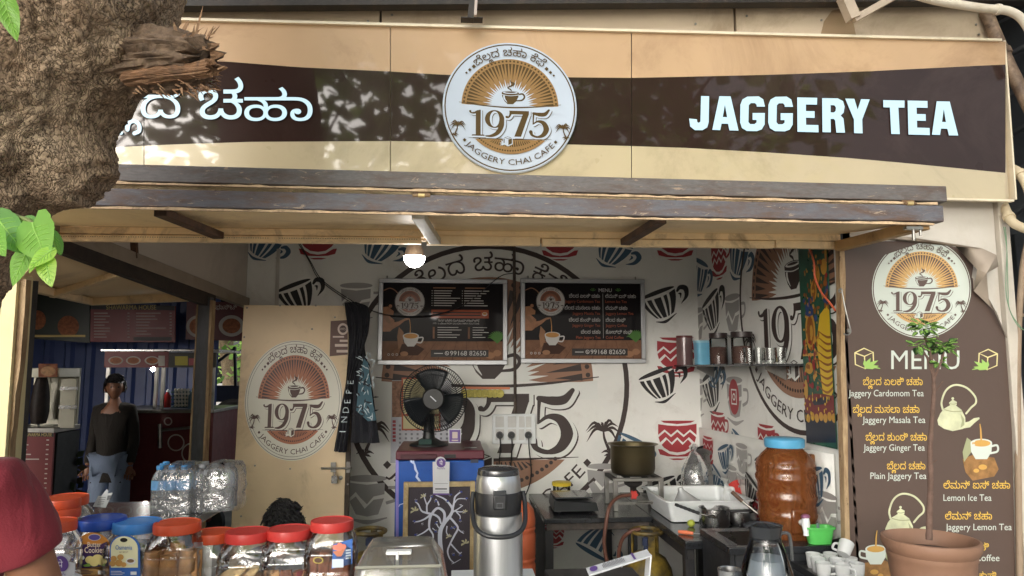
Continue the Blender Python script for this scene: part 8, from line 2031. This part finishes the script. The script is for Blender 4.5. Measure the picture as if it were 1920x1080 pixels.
for k in range(8):
    b = MB(); c = V((cx - .045 + .03 * (k % 4), 2.2 - .03 + .05 * (k // 4), ZC2 + .10 + .015 * math.sin(k * 2.3))); b.obox(c, (.016, 0, 0), (0, .022, 0), (.004 * math.sin(k), 0, .085)); b.build('cake', CK[3], label='brown cake slice in the tall red lidded jar with blue label', cat='cake', group='cake slices in the tall red lidded jar', bevel=.006)
pr = Print().ink(0).poly([(622, -1066), (659, -1060), (660, -1012), (625, -1020)]); pr.ink(1).rect(623, -1064, 644, -1048); pr.ink(2).poly([(624, -1034), (648, -1028), (640, -1043), (632, -1043)]); pr.ink(3).ell(629, -1026, 5, 5).ell(637, -1022, 5, 5).ell(644, -1025, 5, 5).ell(636, -1029, 5, 4); pr.ink(1)
for k in range(4): pr.rect(648, -(1034 + 5 * k), 657, -(1031 + 5 * k))
pr.ink(4).ell(597, -1050, 10, 6.5); pr.ink(5).ell(597, -1050, 7.5, 4.6)
label_px(t, 'label', pr, [L_('blue', S(62, 110, 190)), L_('pale blue', S(206, 220, 236)), L_('cone', S(190, 120, 90)), L_('coral', S(226, 130, 110)), L_('olive', S(170, 150, 70)), L_('dark brown', S(80, 52, 36))], cx, 2.2, R_)
# jars behind the customer
for lb, a, c_, top_, y, m_ in (('back left jar with orange lid holding white packets', 95, 158, 907, 2.36, OR_), ('jar with orange lid half hidden behind the maroon shoulder', 82, 140, 950, 2.08, OR_)):
    t, cx, R_, H = jar(lb, a, c_, top_, y, m_)
    for k in range(5): b = MB(); b.ell(V((cx + .04 * math.cos(k * 2.1), y + .035 * math.sin(k * 2.1), ZC2 + .06 + .028 * k)), .038, .03, .03, 10, 8); b.build('packet', CK[4], label='white wrapped packet inside the orange lidded jar', cat='packet', group='white packets in the orange lidded jars')
t, cx, R_, H = jar('jar with stacked double orange lid beside the maroon shoulder', 85, 145, 928, 2.2, OR_)
b = MB(); lr = SZ(29, 2.2); zt_ = ZC2 + H - .0015; b.lathe([(lr * .98, 0), (lr, .003), (lr, .02), (lr * .97, .024), (.001, .024)], (cx, 2.2, zt_), 40); b.build('lid', OR_, label='spare orange lid lying on top of the jar lid', cat='lid')
# small grey tag card behind the blue lid
tg = thing('price_tag', 'small grey torn card with printed lines standing behind the blue lidded jar', 'card', P(192, 950, 2.4))
b = MB(); b.prism([P(x, y, 2.4) for x, y in ((174, 950), (184, 930), (190, 930), (200, 917), (203, 920), (201, 925), (211, 924), (198, 952))], (0, .003, 0)); b.build('card', mat('grey card', S(176, 180, 182), .5), tg)
pr = Print().ink(0)
for k in range(4): pr.poly([(182 + k * 1.4, -(946 - k * 4)), (194 + k * 1.4, -(945 - k * 4)), (194.5 + k * 1.4, -(944 - k * 4)), (182.5 + k * 1.4, -(945 - k * 4))])
pr.poly([(200, -938), (207, -936), (209, -929), (202, -929)]); pr.build('print', [flat('tag ink', S(90, 92, 96), .5)], lambda u, v, h: P(u, -v, 2.399 - h), tg)
# purple emblem card at lower left
pc = thing('payment_card', 'white card with purple round emblem below the maroon sleeve', 'card', P(120, 1090, 2.0))
b = MB(); b.prism([P(105, 1110, 2.0), P(138, 1110, 2.0), P(140, 1056, 2.0), P(128, 1054, 2.0), P(132, 1046, 2.0), P(126, 1040, 2.0), P(116, 1039, 2.0), P(105, 1040, 2.0)], (0, .004, 0)); b.build('card', CW, pc)
pr = Print().ink(0).ell(115, -1057, 13, 15, rot=20); pr.text('PhonePe', 112, -1079, 8, .02, width=22, align='c'); pr.ink(1).text('पे', 113, -1064, 17, .03, align='c'); pr.build('print', [PUR, flat('card white ink', S(235, 235, 240))], lambda u, v, h: P(u, -v, 1.999 - h), pc)

# ------------------------------------------------------------------ flask, food box, jug, cup, folded card
YK = 2.3
fk = thing('vacuum_flask', 'tall brushed steel pump flask with black band and carry handle', 'flask', (P(934, 1080, YK).x, YK, ZC2))
cx = P(934, 1000, YK).x; r = SZ(44.5, YK); H = P(934, 884, YK).z - ZC2
n = NT('flask steel'); n.color(n.mix(n.noise(3, 4, .6, n.vec((30, 30, 1))), S(176, 178, 182), S(206, 208, 210))); n.set(rough=.34, metal=.9); n.bump(n.noise(3, 3, .5, n.vec((140, 140, 1))), .05, .001); FS = n.m
zz_ = lambda py: P(934, py, YK).z - ZC2
b = MB(); b.lathe([(r * 1.0, .0), (r, zz_(985)), (r * .98, zz_(962)), (r * .93, zz_(961))], (cx, YK, ZC2), 56); b.build('body', FS, fk)
b = MB(); b.lathe([(r * .9, zz_(922)), (r * .93, zz_(918)), (r * .91, zz_(900)), (r * .86, zz_(889)), (r * .8, zz_(885))], (cx, YK, ZC2), 56); b.build('dome', FS, fk)
b = MB(); b.lathe([(r * .93, zz_(961) + .001), (r * .95, zz_(957)), (r * .955, zz_(928)), (r * .94, zz_(921)), (r * .9, zz_(920))], (cx, YK, ZC2), 56); b.build('band', BLK, fk)
b = MB(); b.lathe([(r * .86, zz_(889)), (r * .87, zz_(886)), (r * .84, zz_(879)), (r * .6, zz_(875)), (.001, zz_(874))], (cx, YK, ZC2), 48); b.build('lid', mat('flask lid', S(44, 46, 50), .2, coat=.5), fk)
b = MB(); zq = ZC2 + zz_(930); b.box(cx - .02, cx + .02, YK - r * 1.06, YK - r * .9, ZC2 + zz_(947), ZC2 + zz_(920)); b.build('latch', BLK, fk, bevel=.004)
b = MB(); b.box(cx - .02, cx + .02, YK - r * 1.04, YK - r * .88, ZC2 + zz_(922), ZC2 + zz_(912)); b.build('latch_clip', mat('flask lid', S(44, 46, 50)), fk, bevel=.003)
b = MB(); ym = YK - r * 1.065; zm = ZC2 + zz_(939)
for q in ((-.01, .01, -.008, -.006), (-.01, .01, .006, .008), (-.01, -.008, -.006, .006), (.008, .01, -.006, .006)): b.box(cx + q[0], cx + q[1], ym - .001, ym + .001, zm + q[2], zm + q[3])
b.build('latch_mark', mat('latch line', S(80, 82, 86), .4), fk)
pts = crom([(cx - r * 1.02, YK, ZC2 + zz_(922)), (cx - r * 1.08, YK - .02, ZC2 + zz_(945)), (cx - r * .98, YK - .075, ZC2 + zz_(975)), (cx - r * .6, YK - .105, ZC2 + zz_(988)), (cx, YK - .115, ZC2 + zz_(991)), (cx + r * .6, YK - .105, ZC2 + zz_(988)), (cx + r * .98, YK - .075, ZC2 + zz_(975)), (cx + r * 1.08, YK - .02, ZC2 + zz_(945)), (cx + r * 1.02, YK, ZC2 + zz_(922))], 6)
b = MB(); b.tube(pts, .0075, 10); b.build('handle', BLK, fk)
# food box
YX = 2.02
fx = thing('food_box', 'frosted plastic food box with stepped clear lid and white knob', 'food box', (P(752, 1080, YX).x, YX, ZC2))
cx = P(752, 1050, YX).x; zt_ = P(752, 1022, YX - .02).z; w1, w0 = SZ(55, YX), SZ(92, YX)
FROST = clear('frosted lid', (.84, .85, .84), .18, base=.1, milk=.24, milkcol=S(196, 194, 186))
zm_ = P(752, 1058, YX - .08).z
b = MB(); b.loft([rr_(cx - w0 * 1.02, cx + w0 * 1.02, YX - .13, YX + .15, ZC2 + .055, .03), rr_(cx - w0, cx + w0, YX - .12, YX + .14, ZC2 + .06, .03), rr_(cx - w0 * .8, cx + w0 * .8, YX - .105, YX + .12, zm_ - .01, .03), rr_(cx - w0 * .76, cx + w0 * .76, YX - .1, YX + .115, zm_, .03), rr_(cx - w1 * 1.02, cx + w1 * 1.02, YX - .04, YX + .09, zt_ - .003, .025), rr_(cx - w1 * .97, cx + w1 * .97, YX - .03, YX + .08, zt_, .02)], caps=(False, True)); b.build('lid', FROST, fx, sharp=30)
b = MB(); b.tube([(cx - w0 * .78, YX - .103, zm_), (cx + w0 * .78, YX - .103, zm_)], .004, 6); b.build('lid_edge', clear('frosted edge', (.7, .7, .66), .2, base=.1, milk=.7, milkcol=S(206, 204, 190)), fx)
b = MB(); b.loft([rr_(cx - w0 * .95, cx + w0 * .95, YX - .11, YX + .13, ZC2 + .001, .03), rr_(cx - w0 * 1.03, cx + w0 * 1.03, YX - .135, YX + .155, ZC2 + .054, .03)], caps=(True, False)); b.build('tray', mat('box tray', S(120, 118, 100), .4), fx, solid=.003)
b = MB(); q = P(748, 1035, YX - .06); b.obox(q, (.033, 0, 0), (0, .012, 0), (0, .003, .004)); b.obox(q + V((-.003, -.012, -.014)), (.004, 0, 0), (0, .006, 0), (0, 0, .016)); b.build('knob', mat('knob white', S(232, 232, 230), .35), fx, bevel=.002)
for k in range(4):
    b = MB(); b.ell(V((cx - .075 + .05 * k, YX + .01, ZC2 + .045)), .03, .045, .03, 14, 8); b.build('bun', mat('bun', S(214, 160, 120), .6, var=.15, scale=20), label='pale brown bun under the frosted food box lid', cat='bun', group='buns in the frosted food box')
# glass jug
YG2 = 2.12
jg = thing('water_jug', 'clear glass water jug with grey plastic collar, lid and handle', 'jug', (P(1436, 1080, YG2).x, YG2, ZC2))
cx = P(1436, 1030, YG2).x; zj = lambda py: P(1436, py, YG2).z - ZC2; rj = SZ(1, YG2)
b = MB(); b.lathe([(.001, .001), (rj * 50, .001), (rj * 51, .01), (rj * 46, zj(1070)), (rj * 36, zj(1035)), (rj * 29, zj(1015)), (rj * 28, zj(1006)), (rj * 26, zj(1006)), (rj * 27, zj(1015)), (rj * 34, zj(1035)), (rj * 44, zj(1070)), (rj * 49, .012), (.001, .006)], (cx, YG2, ZC2), 48); b.build('glass', clear('jug glass', (.96, .97, .975), .03, base=.0, ior=1.3), jg)
b = MB(); b.lathe([(.001, .008), (rj * 47, .013), (rj * 43, zj(1070)), (rj * 36, zj(1046)), (.001, zj(1046))], (cx, YG2, ZC2), 40); b.build('water', clear('water', (.9, .93, .95), .02, base=.01, ior=1.12, milk=.5, milkcol=S(190, 200, 210)), jg)
JG = clear('smoky plastic', (.34, .36, .38), .1, base=.08, milk=.5, milkcol=S(84, 88, 94))
b = MB(); b.lathe([(rj * 25, zj(1014)), (rj * 27, zj(1010)), (rj * 31, zj(985)), (rj * 32, zj(984)), (rj * 29, zj(987)), (rj * 24, zj(1010))], (cx, YG2, ZC2), 40); b.build('collar', JG, jg)
b = MB(); b.lathe([(rj * 30, zj(986)), (rj * 20, zj(984)), (rj * 10, zj(982)), (.001, zj(981))], (cx, YG2, ZC2), 30); b.obox((cx - rj * 30, YG2, ZC2 + zj(982)), (rj * 9, 0, rj * 3), (0, .012, 0), (0, 0, .003)); b.build('lid', JG, jg)
b = MB(); b.tube(crom([(cx + rj * 26, YG2, ZC2 + zj(1002)), (cx + rj * 42, YG2, ZC2 + zj(1000)), (cx + rj * 48, YG2, ZC2 + zj(1012)), (cx + rj * 50, YG2, ZC2 + zj(1052))], 6), rj * 3.2, 10); b.build('handle', clear('smoky handle', (.45, .47, .48), .1, base=.1, milk=.4, milkcol=S(130, 134, 138)), jg)
sc3 = thing('tumbler', 'plain steel tumbler left of the glass jug', 'tumbler', P(1368, 1100, 2.2))
cx = P(1368, 1070, 2.2).x; z_ = P(1368, 1068, 2.2).z - ZC2; b = MB(); b.lathe([(.001, .001), (.028, .001), (.036, z_), (.0365, z_ + .002), (.034, z_), (.027, .004), (.001, .004)], (cx, 2.2, ZC2), 32); b.build('cup', STEEL, sc3)
fcd = thing('folded_card', 'white folded payment stand with purple end lying on its side', 'card', P(1160, 1080, 2.3))
b = MB(); A_, B_, C_ = P(1102, 1073, 2.28), P(1217, 1037, 2.36), P(1211, 1110, 2.34)
up_ = V((0, .02, .012)); b.obox((A_ + B_) / 2, (B_ - A_) / 2, (0, .026, .0035), V((0, -.0005, .003))); b.build('face', CW, fcd, bevel=.001)
b = MB(); b.obox((B_ + C_) / 2, (C_ - B_) / 2, (0, .026, 0), (.002, 0, 0)); b.build('leg', CW, fcd)
fd = (B_ - A_).normalized(); fs_ = V((0, -.99, -.13)); fn_ = V((0, -.13, .99))
pr = Print().ink(0).ell(.022, .0, .014, .018); pr.ink(1)
for k in range(16): pr.rect(.055 + k * .0052, -.018, .0575 + k * .0052, .018 * (1 if k % 3 else .4))
pr.ink(0).rect(.168, -.025, .176, .025)
fa_ = A_ + V((0, 0, .0095)); fup = fd.cross(V((0, 1, .13)).normalized()).normalized()
if fup.z < 0: fup = -fup
pr.build('print', [PUR, flat('card line grey', S(120, 122, 128), .4)], lambda u, v, h: A_ + fd * u + V((0, v, v * .13)) + fup * (.0052 + h), fcd)
